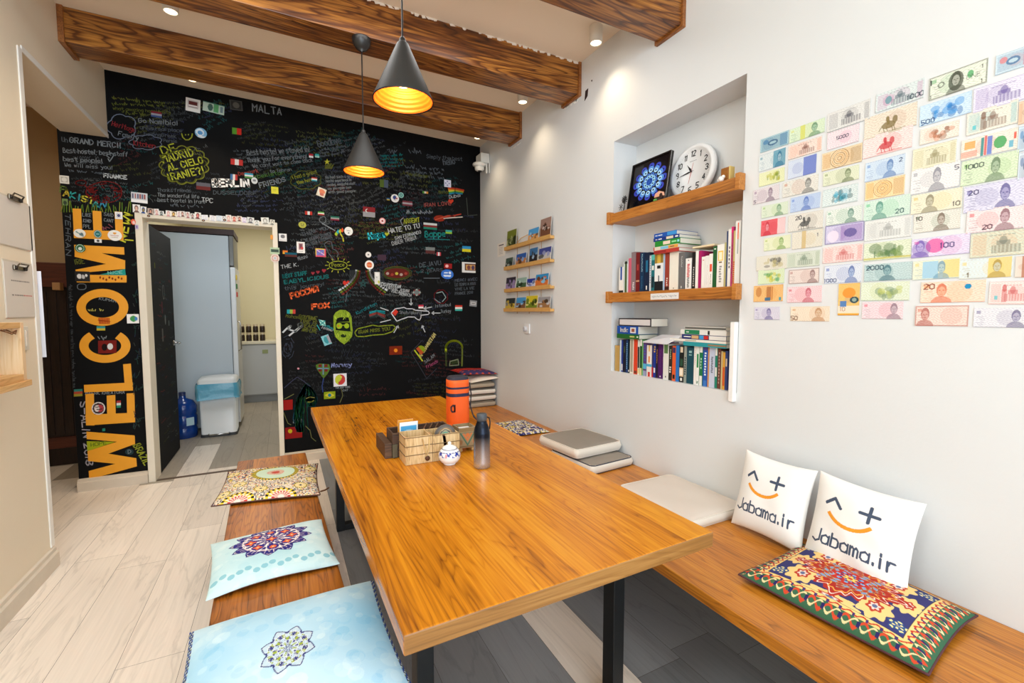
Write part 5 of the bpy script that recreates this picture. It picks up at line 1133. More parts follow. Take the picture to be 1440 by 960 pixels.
# (TL, BR, base, ink, accent, portrait x or None, number, nx, ny, kind, description)
NOTES = [
 (P(cA, 97, 655), P(cA, 285, 682), (150, 196, 208), (30, 80, 130), (60, 120, 170), None, '', 0, 0, 'oval', 'small blue green banknote with dark oval, far left of the top row'),
 (P(cA, 293, 590), P(cA, 527, 603), (206, 230, 200), (70, 130, 90), (214, 214, 90), .72, '', 0, 0, 'band', 'pale green banknote with a yellow stripe and portrait'),
 (P(cA, 550, 482), P(cA, 833, 515), (226, 226, 224), (70, 70, 84), (110, 110, 120), None, '', 0, 0, 'build', 'white banknote with dark grey building print'),
 (F_(1233, 134), F_(1299, 137), (208, 226, 226), (70, 100, 110), (190, 120, 170), None, '1000', .78, .85, 'arms', 'pale teal and white banknote numbered 1000 in the top row'),
 (P(cB, 325, 245), P(cB, 712, 268), (228, 230, 214), (70, 74, 60), (90, 170, 110), .48, '1', .03, .24, 'dollar', 'grey green dollar style banknote with central oval portrait'),
 (P(cB, 775, 92), F_(1456, 88), (186, 216, 230), (50, 110, 160), (220, 110, 110), None, '', 0, 0, 'oval', 'light blue banknote cut by the right edge, topmost'),
 (P(cA, 88, 765), P(cA, 262, 822), (222, 230, 232), (30, 110, 150), (40, 140, 170), .78, '', 0, 0, 'righthalf', 'white and teal banknote below the small blue green one'),
 (P(cA, 285, 700), P(cA, 508, 725), (238, 216, 206), (120, 70, 60), (236, 150, 110), None, '', 0, 0, 'build', 'pink orange banknote with a temple'),
 (P(cA, 550, 612), P(cA, 760, 665), (240, 220, 228), (50, 50, 90), (206, 110, 160), None, '5000', .3, .55, 'plain', 'pale pink banknote with dark script and magenta end'),
 (F_(1217, 167), F_(1289, 176), (228, 216, 196), (130, 110, 60), (180, 120, 90), None, '', 0, 0, 'rider', 'pale banknote with an olive rider'),
 (P(cB, 262, 432), P(cB, 602, 470), (198, 224, 240), (30, 110, 190), (60, 150, 220), None, '500', .04, .93, 'map', 'light blue banknote numbered 500 with blue scenery'),
 (P(cB, 625, 315), F_(1454, 135), (224, 218, 238), (100, 80, 160), (120, 90, 170), None, '', 0, 0, 'build', 'lilac banknote with violet skyline'),
 (P(cA, 88, 885), P(cA, 256, 930), (226, 232, 180), (130, 150, 50), (190, 190, 70), None, '', 0, 0, 'map', 'yellow green banknote third in the leftmost column'),
 (P(cA, 285, 805), P(cA, 470, 875), (206, 220, 240), (50, 70, 170), (60, 90, 190), None, '', 0, 0, 'righthalf', 'white and royal blue flowered banknote'),
 (P(cA, 513, 752), P(cA, 779, 800), (230, 206, 160), (150, 96, 44), (206, 150, 80), None, '', 0, 0, 'guil', 'orange tan banknote with ornate centre'),
 (F_(1215, 195), F_(1283, 206), (240, 220, 218), (206, 50, 60), (230, 90, 80), None, '', 0, 0, 'rider', 'white banknote with a bright red horseman and red border'),
 (P(cB, 265, 590), P(cB, 522, 625), (232, 226, 212), (150, 90, 60), (206, 140, 110), None, '', 0, 0, 'turtle', 'white banknote with a brown round building'),
 (P(cB, 580, 480), P(cB, 915, 545), (228, 222, 206), (130, 90, 70), (90, 180, 190), None, '', 0, 0, 'church', 'cream banknote with a brown domed church'),
 (P(cB, 930, 402), F_(1456, 170), (214, 180, 150), (150, 90, 60), (200, 150, 110), None, '', 0, 0, 'guil', 'brown banknote cut by the right edge'),
 (P(cA, 520, 880), F_(1208, 251), (222, 228, 196), (90, 110, 60), (120, 140, 80), .70, '', 0, 0, 'port', 'pale olive green banknote with a dark haired portrait'),
 (F_(1218, 230), F_(1272, 244), (200, 220, 240), (60, 110, 180), (70, 130, 200), .64, '2', .86, .36, 'port', 'blue banknote numbered 2 with a portrait'),
 (P(cB, 215, 725), P(cB, 500, 803), (226, 222, 190), (150, 140, 100), (190, 180, 130), None, '', 0, 0, 'build', 'sand coloured banknote with an arch'),
 (P(cB, 543, 664), P(cB, 916, 716), (232, 226, 208), (60, 110, 150), (220, 90, 60), None, '', 0, 0, 'multi', 'multicoloured banknote with teal, blue and green map'),
 (P(cB, 930, 570), F_(1456, 209), (196, 214, 226), (60, 100, 150), (90, 140, 190), None, '', 0, 0, 'oval', 'blue sliver of a banknote at the right edge'),
 (P(cA, 248, 945), F_(1151, 267), (222, 224, 216), (90, 90, 90), (190, 120, 90), .72, '', 0, 0, 'port', 'grey beige banknote with small brown figures'),
 (F_(1060, 268), P(cC, 222, 95), (222, 214, 220), (110, 80, 110), (140, 100, 140), .66, '5', .04, .92, 'port', 'pale mauve banknote numbered 5 in the leftmost column'),
 (F_(1158, 268), P(cC, 750, 108), (216, 228, 228), (50, 100, 110), (50, 170, 200), None, '', 0, 0, 'map', 'grey and bright teal scenery banknote'),
 (F_(1218, 257), F_(1272, 272), (236, 210, 150), (190, 120, 50), (220, 160, 70), None, '', 0, 0, 'guil', 'golden orange patterned banknote'),
 (P(cB, 205, 862), F_(1349, 262), (236, 234, 234), (120, 120, 136), (150, 150, 160), .55, '5', .90, .30, 'port', 'very pale grey banknote numbered 5'),
 (P(cB, 545, 805), F_(1431, 248), (206, 224, 186), (80, 110, 80), (130, 180, 90), .62, '1000', .08, .36, 'port', 'green banknote numbered 1000 with a large portrait'),
 (P(cB, 930, 748), F_(1456, 250), (206, 218, 228), (70, 90, 130), (110, 130, 170), None, '', 0, 0, 'oval', 'grey blue banknote fragment at the right edge'),
 (P(cC, 105, 145), P(cC, 280, 192), (214, 228, 206), (90, 140, 100), (150, 190, 90), .66, '', 0, 0, 'port', 'pale green banknote in the leftmost column above the red one'),
 (P(cC, 300, 90), P(cC, 497, 150), (176, 200, 236), (60, 100, 190), (80, 120, 200), .54, '', 0, 0, 'port', 'solid blue banknote second column'),
 (F_(1163, 297), P(cC, 776, 240), (224, 232, 226), (60, 120, 100), (90, 160, 120), .70, '', 0, 0, 'port', 'white and sea green banknote'),
 (P(cC, 798, 118), P(cD, 182, 188), (206, 228, 216), (50, 140, 120), (80, 190, 130), .35, '20', .70, .86, 'port', 'turquoise green banknote numbered 20'),
 (P(cD, 195, 70), P(cD, 515, 142), (232, 226, 200), (130, 120, 90), (214, 190, 90), .38, '10', .86, .86, 'port', 'cream and yellow banknote numbered 10 with moustached portrait'),
 (F_(1357, 264), P(cD, 910, 128), (214, 212, 236), (70, 60, 140), (90, 80, 160), .70, '20', .08, .32, 'port', 'purple banknote numbered 20 with a man in a suit'),
 (P(cC, 102, 245), P(cC, 262, 322), (236, 200, 204), (206, 40, 60), (220, 60, 76), .26, '', 0, 0, 'lefthalf', 'bright red banknote with white right part'),
 (P(cC, 285, 208), P(cC, 517, 285), (226, 222, 212), (70, 70, 70), (110, 100, 90), None, '20', .22, .32, 'rider', 'beige banknote numbered 20 with a dark horseman'),
 (P(cC, 533, 280), P(cC, 792, 372), (200, 196, 232), (60, 50, 140), (130, 70, 170), None, '', 0, 0, 'hkd', 'deep violet and blue banknote with dark border'),
 (F_(1217, 312), P(cD, 187, 328), (226, 228, 226), (160, 164, 164), (180, 184, 184), None, '', 0, 0, 'build', 'nearly white engraved banknote'),
 (P(cD, 210, 192), P(cD, 503, 275), (228, 224, 214), (110, 84, 66), (90, 130, 90), .60, '10', .06, .36, 'port', 'beige banknote with a brown lion head'),
 (P(cD, 553, 170), P(cD, 912, 272), (240, 222, 224), (120, 60, 80), (206, 60, 70), .68, '20', .30, .88, 'port', 'pink banknote with red number 20 and bearded portrait'),
 (P(cC, 120, 362), P(cC, 296, 426), (228, 232, 196), (110, 160, 60), (170, 190, 70), .66, '', 0, 0, 'port', 'yellow green banknote below the red one'),
 (P(cC, 312, 322), P(cC, 514, 412), (220, 216, 200), (110, 116, 130), (206, 180, 120), None, '1', .82, .42, 'band', 'grey beige banknote numbered 1'),
 (P(cC, 520, 425), P(cC, 785, 507), (240, 212, 210), (206, 100, 100), (220, 130, 126), None, '', 0, 0, 'build', 'salmon pink patterned banknote'),
 (F_(1216, 343), P(cD, 187, 466), (220, 230, 200), (80, 120, 70), (120, 150, 80), None, '', 0, 0, 'trees', 'pale green banknote with two trees'),
 (P(cD, 197, 352), P(cD, 563, 440), (218, 212, 240), (110, 80, 180), (206, 90, 170), .16, '100', .52, .60, 'evita', 'lilac banknote with pink centre numbered 100'),
 (P(cD, 577, 315), F_(1456, 356), (204, 206, 180), (110, 120, 110), (214, 150, 90), None, '', 0, 0, 'build', 'large tan green banknote with a palace'),
 (P(cC, 70, 485), P(cC, 272, 565), (222, 220, 206), (90, 90, 84), (190, 180, 130), None, '', 0, 0, 'map', 'grey banknote with dark sketch overlapping the green one below'),
 (P(cC, 277, 462), P(cC, 496, 542), (206, 216, 200), (120, 140, 120), (150, 170, 140), None, '', 0, 0, 'build', 'dull grey green banknote'),
 (P(cC, 530, 548), P(cC, 774, 655), (222, 230, 244), (50, 90, 170), (60, 90, 180), .74, '1000', .02, .92, 'port', 'pale blue banknote numbered 1000 with hatted figure'),
 (P(cC, 798, 540), P(cD, 192, 605), (180, 208, 210), (40, 100, 116), (60, 130, 140), .50, '2000', .05, .22, 'port', 'teal banknote numbered 2000 with portrait'),
 (P(cD, 205, 492), P(cD, 500, 597), (222, 226, 200), (100, 150, 180), (226, 206, 110), .62, '', 0, 0, 'bluey', 'yellow banknote with light blue middle'),
 (P(cD, 508, 485), P(cD, 838, 590), (206, 224, 234), (170, 140, 60), (234, 200, 90), .72, '1', .16, .90, 'yright', 'light blue and yellow banknote with an old helmeted portrait'),
 (P(cD, 865, 460), F_(1456, 389), (226, 206, 190), (90, 60, 50), (180, 110, 80), None, '', 0, 0, 'band', 'brown striped banknote cut by the right edge'),
 (P(cC, 82, 578), P(cC, 255, 662), (210, 230, 190), (60, 160, 90), (206, 200, 60), None, '', 0, 0, 'map', 'vivid green and yellow banknote under the grey sketch one'),
 (P(cC, 288, 575), P(cC, 490, 658), (228, 212, 206), (130, 90, 90), (180, 120, 110), .78, '', 0, 0, 'frame', 'dusty pink banknote with framed border'),
 (P(cC, 52, 682), P(cC, 246, 785), (236, 200, 120), (190, 100, 30), (226, 140, 40), None, '', 0, 0, 'multi2', 'deep orange banknote near the bottom left'),
 (P(cC, 278, 690), P(cC, 507, 790), (240, 206, 214), (196, 50, 80), (210, 70, 90), .62, '', 0, 0, 'port', 'raspberry pink banknote with a fez portrait'),
 (P(cC, 625, 668), P(cC, 758, 880), (240, 180, 60), (220, 120, 30), (40, 110, 160), None, '10', .10, .86, 'vert', 'upright orange banknote numbered 10'),
 (P(cC, 778, 660), P(cD, 177, 738), (218, 230, 206), (120, 150, 110), (190, 200, 110), None, '', 0, 0, 'mapd', 'pale green banknote with a map outline'),
 (P(cD, 258, 628), P(cD, 665, 752), (240, 214, 190), (220, 90, 40), (236, 150, 60), .34, '20', .05, .30, 'port', 'large orange banknote with portrait and blue seal'),
 (P(cD, 698, 622), F_(1456, 427), (240, 218, 214), (206, 90, 90), (224, 130, 120), None, '', 0, 0, 'church', 'pale pink banknote with a statue at the right edge'),
 (P(cC, 55, 825), P(cC, 222, 910), (214, 212, 232), (90, 80, 150), (120, 100, 170), .58, '', 0, 0, 'port', 'lavender banknote at the bottom left corner'),
 (P(cC, 300, 822), P(cC, 560, 922), (236, 220, 196), (190, 130, 80), (206, 150, 90), .72, '50', .02, .92, 'port', 'peach banknote numbered 50 in the bottom row'),
 (P(cC, 785, 790), P(cD, 137, 862), (236, 212, 222), (130, 100, 120), (214, 80, 110), .78, '', 0, 0, 'port', 'pink and grey banknote left of the red bordered one'),
 (P(cD, 220, 778), P(cD, 556, 912), (234, 212, 200), (180, 80, 70), (200, 110, 90), .20, '', 0, 0, 'frame', 'cream banknote with rust red border'),
 (P(cD, 598, 792), F_(1444, 461), (228, 228, 236), (90, 80, 130), (110, 100, 150), .80, '', 0, 0, 'port', 'very pale violet banknote with grey haired portrait'),
]
note_m = painted('banknote_paper', .6, 0, 1, .2)
def mixc(a, b, k): return tuple(a[i]*(1-k)+b[i]*k for i in range(3))
def note(i, n):
    (x0, y0), (x1, y1), base_, ink, acc, px, num, nx, ny, kind, desc = n
    a = atX(x0, y0, WX); b = atX(x1, y1, WX); W = a.y-b.y; Hh = a.z-b.z; asp = Hh/W
    w = 96 if kind != 'vert' else 40; h = max(14, int(w*asp)); base_ = mixc(base_, (240, 240, 236), .3); ink = mixc(ink, (120, 120, 120), .1); im = Img(w, h, base_); r = np.random.RandomState(100+i)
    ia = mixc(ink, base_, .25)
    k1 = .5+.5*np.sin(im.X*r.uniform(60, 110)+6*np.sin(im.Y*r.uniform(20, 40)+r.uniform(0, 6))); im.put(k1 > .8, ia, .22)
    k2 = .5+.5*np.sin(im.Y*r.uniform(90, 150)+4*np.sin(im.X*22)); im.put(k2 > .8, acc, .20)
    im.put((np.hypot(im.X-r.uniform(.3, .7), im.Y-.5*im.asp) < .2), acc, .2)
    if kind in ('dollar', 'frame', 'hkd'):
        bw_ = .035; im.put((im.X < bw_) | (im.X > 1-bw_) | (im.Y < bw_) | (im.Y > im.asp-bw_), ink, .6); im.put((im.X < .012) | (im.X > .988) | (im.Y < .012) | (im.Y > im.asp-.012), base_, .6)
    else: im.rect(.0, .0, 1, .03, ink, .25); im.rect(0, .96, 1, 1, ink, .35)
    if kind == 'band': im.rect(.32, 0, .46, 1, acc, .8)
    if kind in ('righthalf',): im.rect(.55, .0, 1, 1, acc, .75)
    if kind == 'lefthalf': im.rect(0, 0, .68, 1, acc, .85)
    if kind == 'oval':
        im.rect(.05, .1, .95, .9, ink, .25); im.ell(.45, .5, .18, .2, ink, .8); im.ell(.45, .5, .12, .1, base_, .8); im.rect(.70, .1, .95, .9, acc, .5); im.ell(.2, .35, .1, .16, acc, .7)
    if kind == 'dollar':
        im.ell(.48, .5, .13, .40, ink, .85); im.ring(.22, .45, .05, .02, ink, .8); im.ell(.72, .42, .05, .16, acc, .9); im.text('ONE', .66, .62, .09, .012, ink, a=.6)
        for k in (.04, .9): im.text('1', k, .34, .07, .012, ink); im.text('1', k, .92, .07, .012, ink)
    if kind in ('build', 'arms', 'church'):
        x0_ = .42; im.rect(x0_-.08, .55, x0_+.36, .86, ink, .55)
        for k in range(7): im.rect(x0_-.06+k*.06, .56, x0_-.035+k*.06, .85, base_, .5)
        im.rect(x0_, .38, x0_+.2, .56, ink, .6); im.ell(x0_+.1, .38, .06, .16, ink, .6); im.rect(.04, .12, .26, .9, acc, .25); im.rect(.86, .1, .97, .9, acc, .35)
        for k in range(6): im.rect(.3+.07*k, .16, .35+.07*k, .2, ink, .5)
        if kind == 'arms': im.ell(.28, .5, .12, .3, acc, .4); im.ell(.28, .5, .07, .2, (90, 150, 160), .8)
        if kind == 'church': im.rect(.28, .35, .4, .9, ink, .6); im.ell(.34, .3, .05, .16, ink, .8); im.rect(.12, .62, .2, .8, (70, 190, 200), .8)
    if kind in ('rider',):
        im.ell(.48, .62, .13, .16, ink, .85); im.ell(.60, .44, .05, .16, ink, .85); im.ell(.46, .35, .035, .12, ink, .9); im.rect(.45, .4, .50, .6, ink, .8)
        for k in (.38, .44, .54, .58): im.ln(k, .7, k+.03, .93, .016, ink, .8)
        im.ln(.36, .58, .30, .8, .02, ink, .8); im.rect(.3, .88, .8, .94, ink, .5)
    if kind in ('map', 'trees', 'mapd', 'turtle'):
        for _ in range(16): im.ell(r.uniform(.3, .8), r.uniform(.3, .8), r.uniform(.03, .1), r.uniform(.08, .2), (ink, acc)[_ % 2], .55)
        if kind == 'trees': im.ell(.25, .35, .14, .28, ink, .6); im.ell(.55, .35, .12, .25, ink, .5); im.rect(.23, .5, .26, .85, ink, .7); im.rect(.54, .5, .57, .85, ink, .6); im.rect(0, .84, 1, .94, (200, 190, 90), .8)
    if kind == 'guil':
        for k in range(5): im.ring(.45, .5, .05+.045*k, .016, (ink, acc)[k % 2], .8)
        im.rect(.03, .1, .22, .9, acc, .4); im.rect(.72, .1, .97, .9, ink, .35)
    if kind == 'multi':
        im.rect(.06, .15, .26, .5, (230, 160, 60), .8); im.rect(.36, .1, .42, .95, (40, 140, 140), .9); im.rect(.43, .05, .47, .95, (210, 70, 80), .8); im.rect(.48, .1, .56, .95, (60, 110, 200), .8); im.ell(.70, .5, .11, .28, (60, 160, 90), .9); im.rect(.85, .55, .93, .85, (60, 170, 200), .8); im.rect(.0, .6, .3, .9, (220, 110, 80), .5); im.rect(.93, .2, .97, .5, (220, 80, 60), .9)
    if kind == 'multi2':
        im.rect(0, 0, 1, 1, acc, .35); im.rect(.45, .1, .60, .9, (150, 70, 30), .6); im.rect(.62, .1, .66, .9, ink, .8); im.ell(.18, .4, .1, .3, ink, .6); im.rect(.40, .75, .58, .95, (30, 110, 150), .9); im.rect(.86, .75, .94, .95, (30, 150, 170), .9)
    if kind == 'hkd': im.ell(.22, .6, .15, .3, (236, 222, 240), .9); im.rect(.42, .1, .95, .9, acc, .45); im.ell(.66, .5, .16, .22, ink, .7)
    if kind == 'vert': im.rect(0, .7, 1, .93, (244, 222, 200)); im.ell(.5, .3, .3, .16, (236, 140, 40), .8); im.ell(.75, .52, .2, .10, (50, 80, 90)); im.ell(.75, .52, .10, .06, (150, 170, 160)); im.rect(.1, .55, .4, .72, (40, 120, 190), .9); im.rect(0, .96, 1, 1, (220, 150, 40))
    if kind == 'evita': im.ell(.42, .45, .16, .36, (224, 90, 160), .85); im.ell(.18, .55, .17, .42, ink, .5)
    if kind == 'bluey': im.rect(.22, .08, .55, .95, (150, 200, 230), .8); im.rect(.66, .05, .98, .95, acc, .7)
    if kind == 'yright': im.rect(.55, .0, .98, 1, acc, .75)
    if px is not None:
        hy = .40; sk = mixc(ink, base_, .62)
        im.ell(px, 1.02, .17, .34, ink, .62); im.ell(px, hy, .082, .30, ink, .8); im.ell(px, hy+.07, .062, .22, sk, .95)
        im.rect(px-.045, hy+.0, px-.012, hy+.05, ink, .7); im.rect(px+.012, hy+.0, px+.045, hy+.05, ink, .7); im.rect(px-.008, hy+.05, px+.008, hy+.13, ink, .4); im.rect(px-.025, hy+.18, px+.025, hy+.21, ink, .6)
        im.rect(.05, .15, .14, .3, acc, .6)
        for k in range(5): im.rect(.05+.05*(k % 3), .45+.1*k, .2+.02*(k % 2), .49+.1*k, ink, .3)
        if 'blue seal' in desc: im.ell(.74, .28, .05, .12, (30, 140, 190))
    if num: im.text(num, min(nx, .99-len(num)*.078), min(.94, max(ny, .34)), .105 if kind != 'vert' else .2, .022, mixc(ink, (30, 30, 50), .4), a=.9)
    o = sheet('banknote', (WX, a.y, a.z), (0, -W, r.uniform(-.0015, .0015)), (0, r.uniform(-.001, .001), -Hh), im, .0016, mt=note_m, curl=.0012)
    tag(o, desc+' on the white wall' if len(desc.split()) < 13 else desc, 'banknote', 'banknotes taped to the white wall')
for i, n in enumerate(NOTES): note(i, n)

# ================================================================== POSTCARD RACK, NOTE, SOCKET, CAMERA
cr = ((690, 290), 5.333)
rk_w = mat('rack_pale_wood', (206, 160, 92), .6, var=.15, vscale=30)
t = empty('postcard_rack', (1.98, 3.35, 1.4), 'hanging postcard rack of four pale wood ledges strung on cords', 'postcard rack')
rows = [((112, 322), (460, 232)), ((110, 462), (460, 418)), ((112, 628), (460, 616)), ((108, 775), (460, 785))]
YL = []
for (a, b_) in rows:
    pa, pb = atX(*P(cr, *a), 1.975), atX(*P(cr, *b_), 1.975); z = (pa.z+pb.z)/2; YL.append((pa.y, pb.y, z))
    m_ = MB(); m_.box(1.957, 1.998, pb.y, pa.y, z-.012, z+.012); m_.build('ledge', rk_w, t, bevel=.002)
    m_ = MB(); m_.box(1.957, 1.961, pb.y, pa.y, z+.012, z+.022); m_.build('ledge_lip', rk_w, t)
for xx in (200, 290, 380):
    p = atX(*P(cr, xx, 400), 1.985); MB().tube([(1.985, p.y, YL[0][2]+.10), (1.985, p.y, YL[3][2]-.03)], .0022, 6).build('hanging_cord', mat('jute', (176, 140, 90), .8), t)
g = [atX(*P(cr, *q), 1.985) for q in ((195, 280), (225, 240), (280, 212))]; MB().tube(g, .003, 6).build('bent_twig', rk_w, t)
CARDS = [(0, 122, 195, 188, 320, (110, 120, 40), (60, 70, 30), 'olive green forest', .5), (0, 282, 362, 170, 268, (70, 150, 210), (206, 150, 90), 'blue sky and orange houses', .5), (0, 372, 455, 75, 225, (150, 120, 110), (110, 70, 50), 'tall misty brown tower', .5),
 (1, 112, 168, 378, 455, (70, 90, 80), (30, 40, 40), 'dark green valley', 0), (1, 190, 268, 358, 450, (40, 90, 170), (170, 110, 60), 'blue sky and brown castle', 0), (1, 290, 355, 308, 425, (60, 110, 160), (40, 36, 40), 'narrow dark tower', 0), (1, 360, 456, 308, 410, (60, 70, 140), (180, 180, 180), 'dark blue city and white road', 0),
 (2, 115, 190, 520, 618, (50, 46, 60), (150, 130, 180), 'night scene with violet light', 0), (2, 192, 272, 525, 612, (150, 180, 170), (60, 90, 60), 'misty green hill', 0), (2, 266, 335, 532, 605, (30, 50, 150), (180, 190, 220), 'deep blue sky and white tower', 0), (2, 336, 436, 505, 605, (40, 140, 200), (200, 110, 50), 'turquoise sea and orange rocks', 0),
 (3, 112, 185, 670, 758, (40, 50, 50), (200, 170, 60), 'yellow lights at night', 0), (3, 192, 270, 672, 765, (70, 150, 210), (120, 80, 50), 'brown arch framing blue sky', 0), (3, 264, 355, 675, 780, (206, 190, 40), (110, 130, 30), 'bright yellow field', 0), (3, 345, 450, 680, 775, (150, 150, 156), (150, 110, 70), 'grey sky over brown town', 0)]
for i, (rw, xa, xb, ya, yb, c0, c1, d_, _) in enumerate(CARDS):
    pa, pb = atX(*P(cr, xa, ya), 1.975), atX(*P(cr, xb, yb), 1.975); zb_ = YL[rw][2]+.013; hh = max(.08, ((pa.z-atX(*P(cr, xa, yb), 1.975).z)+(atX(*P(cr, xb, ya), 1.975).z-pb.z))/2-.006)
    im = Img(22, 28, (232, 232, 228)); r = np.random.RandomState(i); im.rect(.06, .05, .94, .95, c0); im.rect(.06, .5, .94, .95, c1)
    for _k in range(9): im.ell(r.uniform(.15, .85), r.uniform(.35, .8), r.uniform(.04, .16), r.uniform(.04, .2), (c1, mixc(c0, (255, 255, 255), .4), mixc(c1, (0, 0, 0), .5))[_k % 3])
    lean = .012
    o = sheet('postcard', (1.966+lean*1.2, pa.y, zb_+hh), (0, pb.y-pa.y, 0), (-lean, 0, -hh), im, .0016, curl=0)
    tag(o, 'postcard of %s in the %s row of the rack' % (d_, ('top', 'second', 'third', 'bottom')[rw]), 'postcard', 'postcards in the wall rack')
pa, pb = atX(*P(cr, 52, 290), WX), atX(*P(cr, 108, 375), WX)
im = Img(30, 36, (236, 232, 226)); im.rect(.2, .15, .85, .22, (90, 84, 90))
for k in range(5): im.rect(.2, .34+.11*k, .75-.05*(k % 2), .37+.11*k, (150, 146, 150))
tag(sheet('small_notice', (WX, pa.y, pa.z+.01), (0, pb.y-pa.y, 0), (0, 0, pb.z-pa.z), im, .0015), 'small white printed notice taped left of the postcard rack', 'notice')
p = atX(742, 462, WX)
t = empty('wall_socket', (1.99, p.y, p.z-.05), 'white electric socket low on the wall beneath the postcard rack', 'socket')
m_ = MB(); m_.box(1.988, 1.9995, p.y-.05, p.y+.045, p.z-.045, p.z+.045); m_.build('socket_plate', mat('socket_white', (232, 234, 236), .35), t, bevel=.004)
MB().lathe([(.022, 0), (.022, .022), (.015, .025), (.0, .02)], (1.988, p.y+.012, p.z), 20, M=Matrix.Rotation(-math.pi/2, 4, 'Y')).build('plug', mat('plug_grey', (190, 196, 204), .35), t)
# camera gadget in the corner
t = empty('security_camera', (1.93, 4.66, 2.95), 'white motion sensor with camera in the far upper corner', 'security camera')
q0, q1 = atX(667, 208, 1.93), atX(688, 238, 1.93)
cwm = mat('gadget_white', (226, 224, 216), .35)
m_ = MB(); m_.box(1.90, 1.998, 4.46, 4.60, 3.00, 3.10); m_.build('mount_box', cwm, t, bevel=.006)
MB().lathe([(.055, 0), (.072, .008), (.075, .02), (.068, .03), (.03, .034)], (1.90, 4.5, 2.965), 28).build('sensor_ring', cwm, t)
MB().lathe([(.03, 0), (.048, .01), (.05, .03), (.05, .05)], (1.90, 4.5, 2.918), 28).build('sensor_dome', cwm, t)
MB().lathe([(.0, 0), (.016, .002), (.02, .012), (.02, .02)], (1.90, 4.49, 2.902), 20).build('lens', mat('lens_black', (26, 24, 24), .15), t)
m_ = MB(); m_.box(1.955, 1.97, 4.45, 4.47, 2.89, 3.0); m_.box(1.985, 1.998, 4.45, 4.47, 2.90, 3.0); m_.build('bracket', cwm, t, bevel=.003)
# ================================================================== CHALK WALL
YC = YB-0.0008; NB = Vector((0, -1, 0)); chalk_m = painted('chalk', .9, 0, 1, .1)
def Wp(x, y, Y=YC): return atY(x, y, Y)
def mpp(p): return float(M3[:, 2] @ (np.array(p)-np.array([0, 0, H])))/F      # metres per photo pixel on the wall there
crnd = random.Random(77)
def frame_(x0, y0, x1, y1):
    a, b = Wp(x0, y0), Wp(x1, y1); d = b-a; L_ = d.length; u = d/L_; v = Vector((-u.z, 0, u.x)); return a, u, v, L_
def write(rb, text, x0, y0, x1, y1, h, col, w=.85, jit=.34, slant=.08, up=None):
    a, u, v, L_ = frame_(x0, y0, x1, y1); k = mpp(a); w = w*(.72 if h < 5.1 and w < 1 else 1); st, adv = strokes(text, slant, jit, rnd=crnd); sx = L_/adv; hh = h*k
    for pl in st: rb.line([a+u*(p*sx)+v*(q*hh) for p, q in pl], w*k, lin(col), NB)
def squig(rb, x0, y0, x1, y1, h, col, w=.9, rnd=crnd):
    a, u, v, L_ = frame_(x0, y0, x1, y1); k = mpp(a); hh = h*k; x = 0
    while x < L_:
        n = rnd.randint(3, 9); pl = []; x2 = x
        for i in range(n*2):
            yy = hh*(0.0 if i % 2 else .5)+rnd.uniform(-.12, .12)*hh+(hh*.5 if rnd.random() < .16 else 0)-(hh*.35 if rnd.random() < .07 else 0)
            pl.append(a+u*x2+v*yy); x2 += hh*rnd.uniform(.12, .34)
            if x2 > L_: break
            if rnd.random() < .18 and len(pl) > 1: rb.line(pl, w*k, lin(col), NB); pl = []; x2 += hh*.1
        if len(pl) > 1: rb.line(pl, w*k, lin(col), NB)
        x = x2+hh*rnd.uniform(.4, .8)
def path(rb, pts, col, w=1.1, closed=False):
    q = [Wp(*p) for p in pts]; 
    if closed: q.append(q[0])
    rb.line(q, w*mpp(q[0]), lin(col), NB)
def cloud(rb, cx, cy, rx, ry, col, n=14, w=1.1, amp=.12):
    pts = []
    for i in range(n*6): a = 2*math.pi*i/(n*6); k = 1+amp*abs(math.sin(a*n/2)); pts.append((cx+rx*k*math.cos(a), cy+ry*k*math.sin(a)))
    path(rb, pts, col, w, True)
def fill(rb, pts, col): rb.poly([Wp(*p) for p in pts], lin(col))
def quad(rb, cx, cy, w, h, cols, horiz=True, rot=0.0):
    n = len(cols); ca, sa = math.cos(rot), math.sin(rot); sl = (439-cy)/(1975-cx)
    for i, c in enumerate(cols):
        if horiz: x0, x1, y0, y1 = -w/2, w/2, -h/2+h*i/n, -h/2+h*(i+1)/n
        else: x0, x1, y0, y1 = -w/2+w*i/n, -w/2+w*(i+1)/n, -h/2, h/2
        pts = [(cx+x*ca-y*sa, cy+x*sa+y*ca+x*sl) for x, y in ((x0, y0), (x1, y0), (x1, y1), (x0, y1))]; fill(rb, pts, c)
def disc(rb, cx, cy, rx, ry, col, n=16): fill(rb, [(cx+rx*math.cos(2*math.pi*i/n), cy+ry*math.sin(2*math.pi*i/n)) for i in range(n)], col)
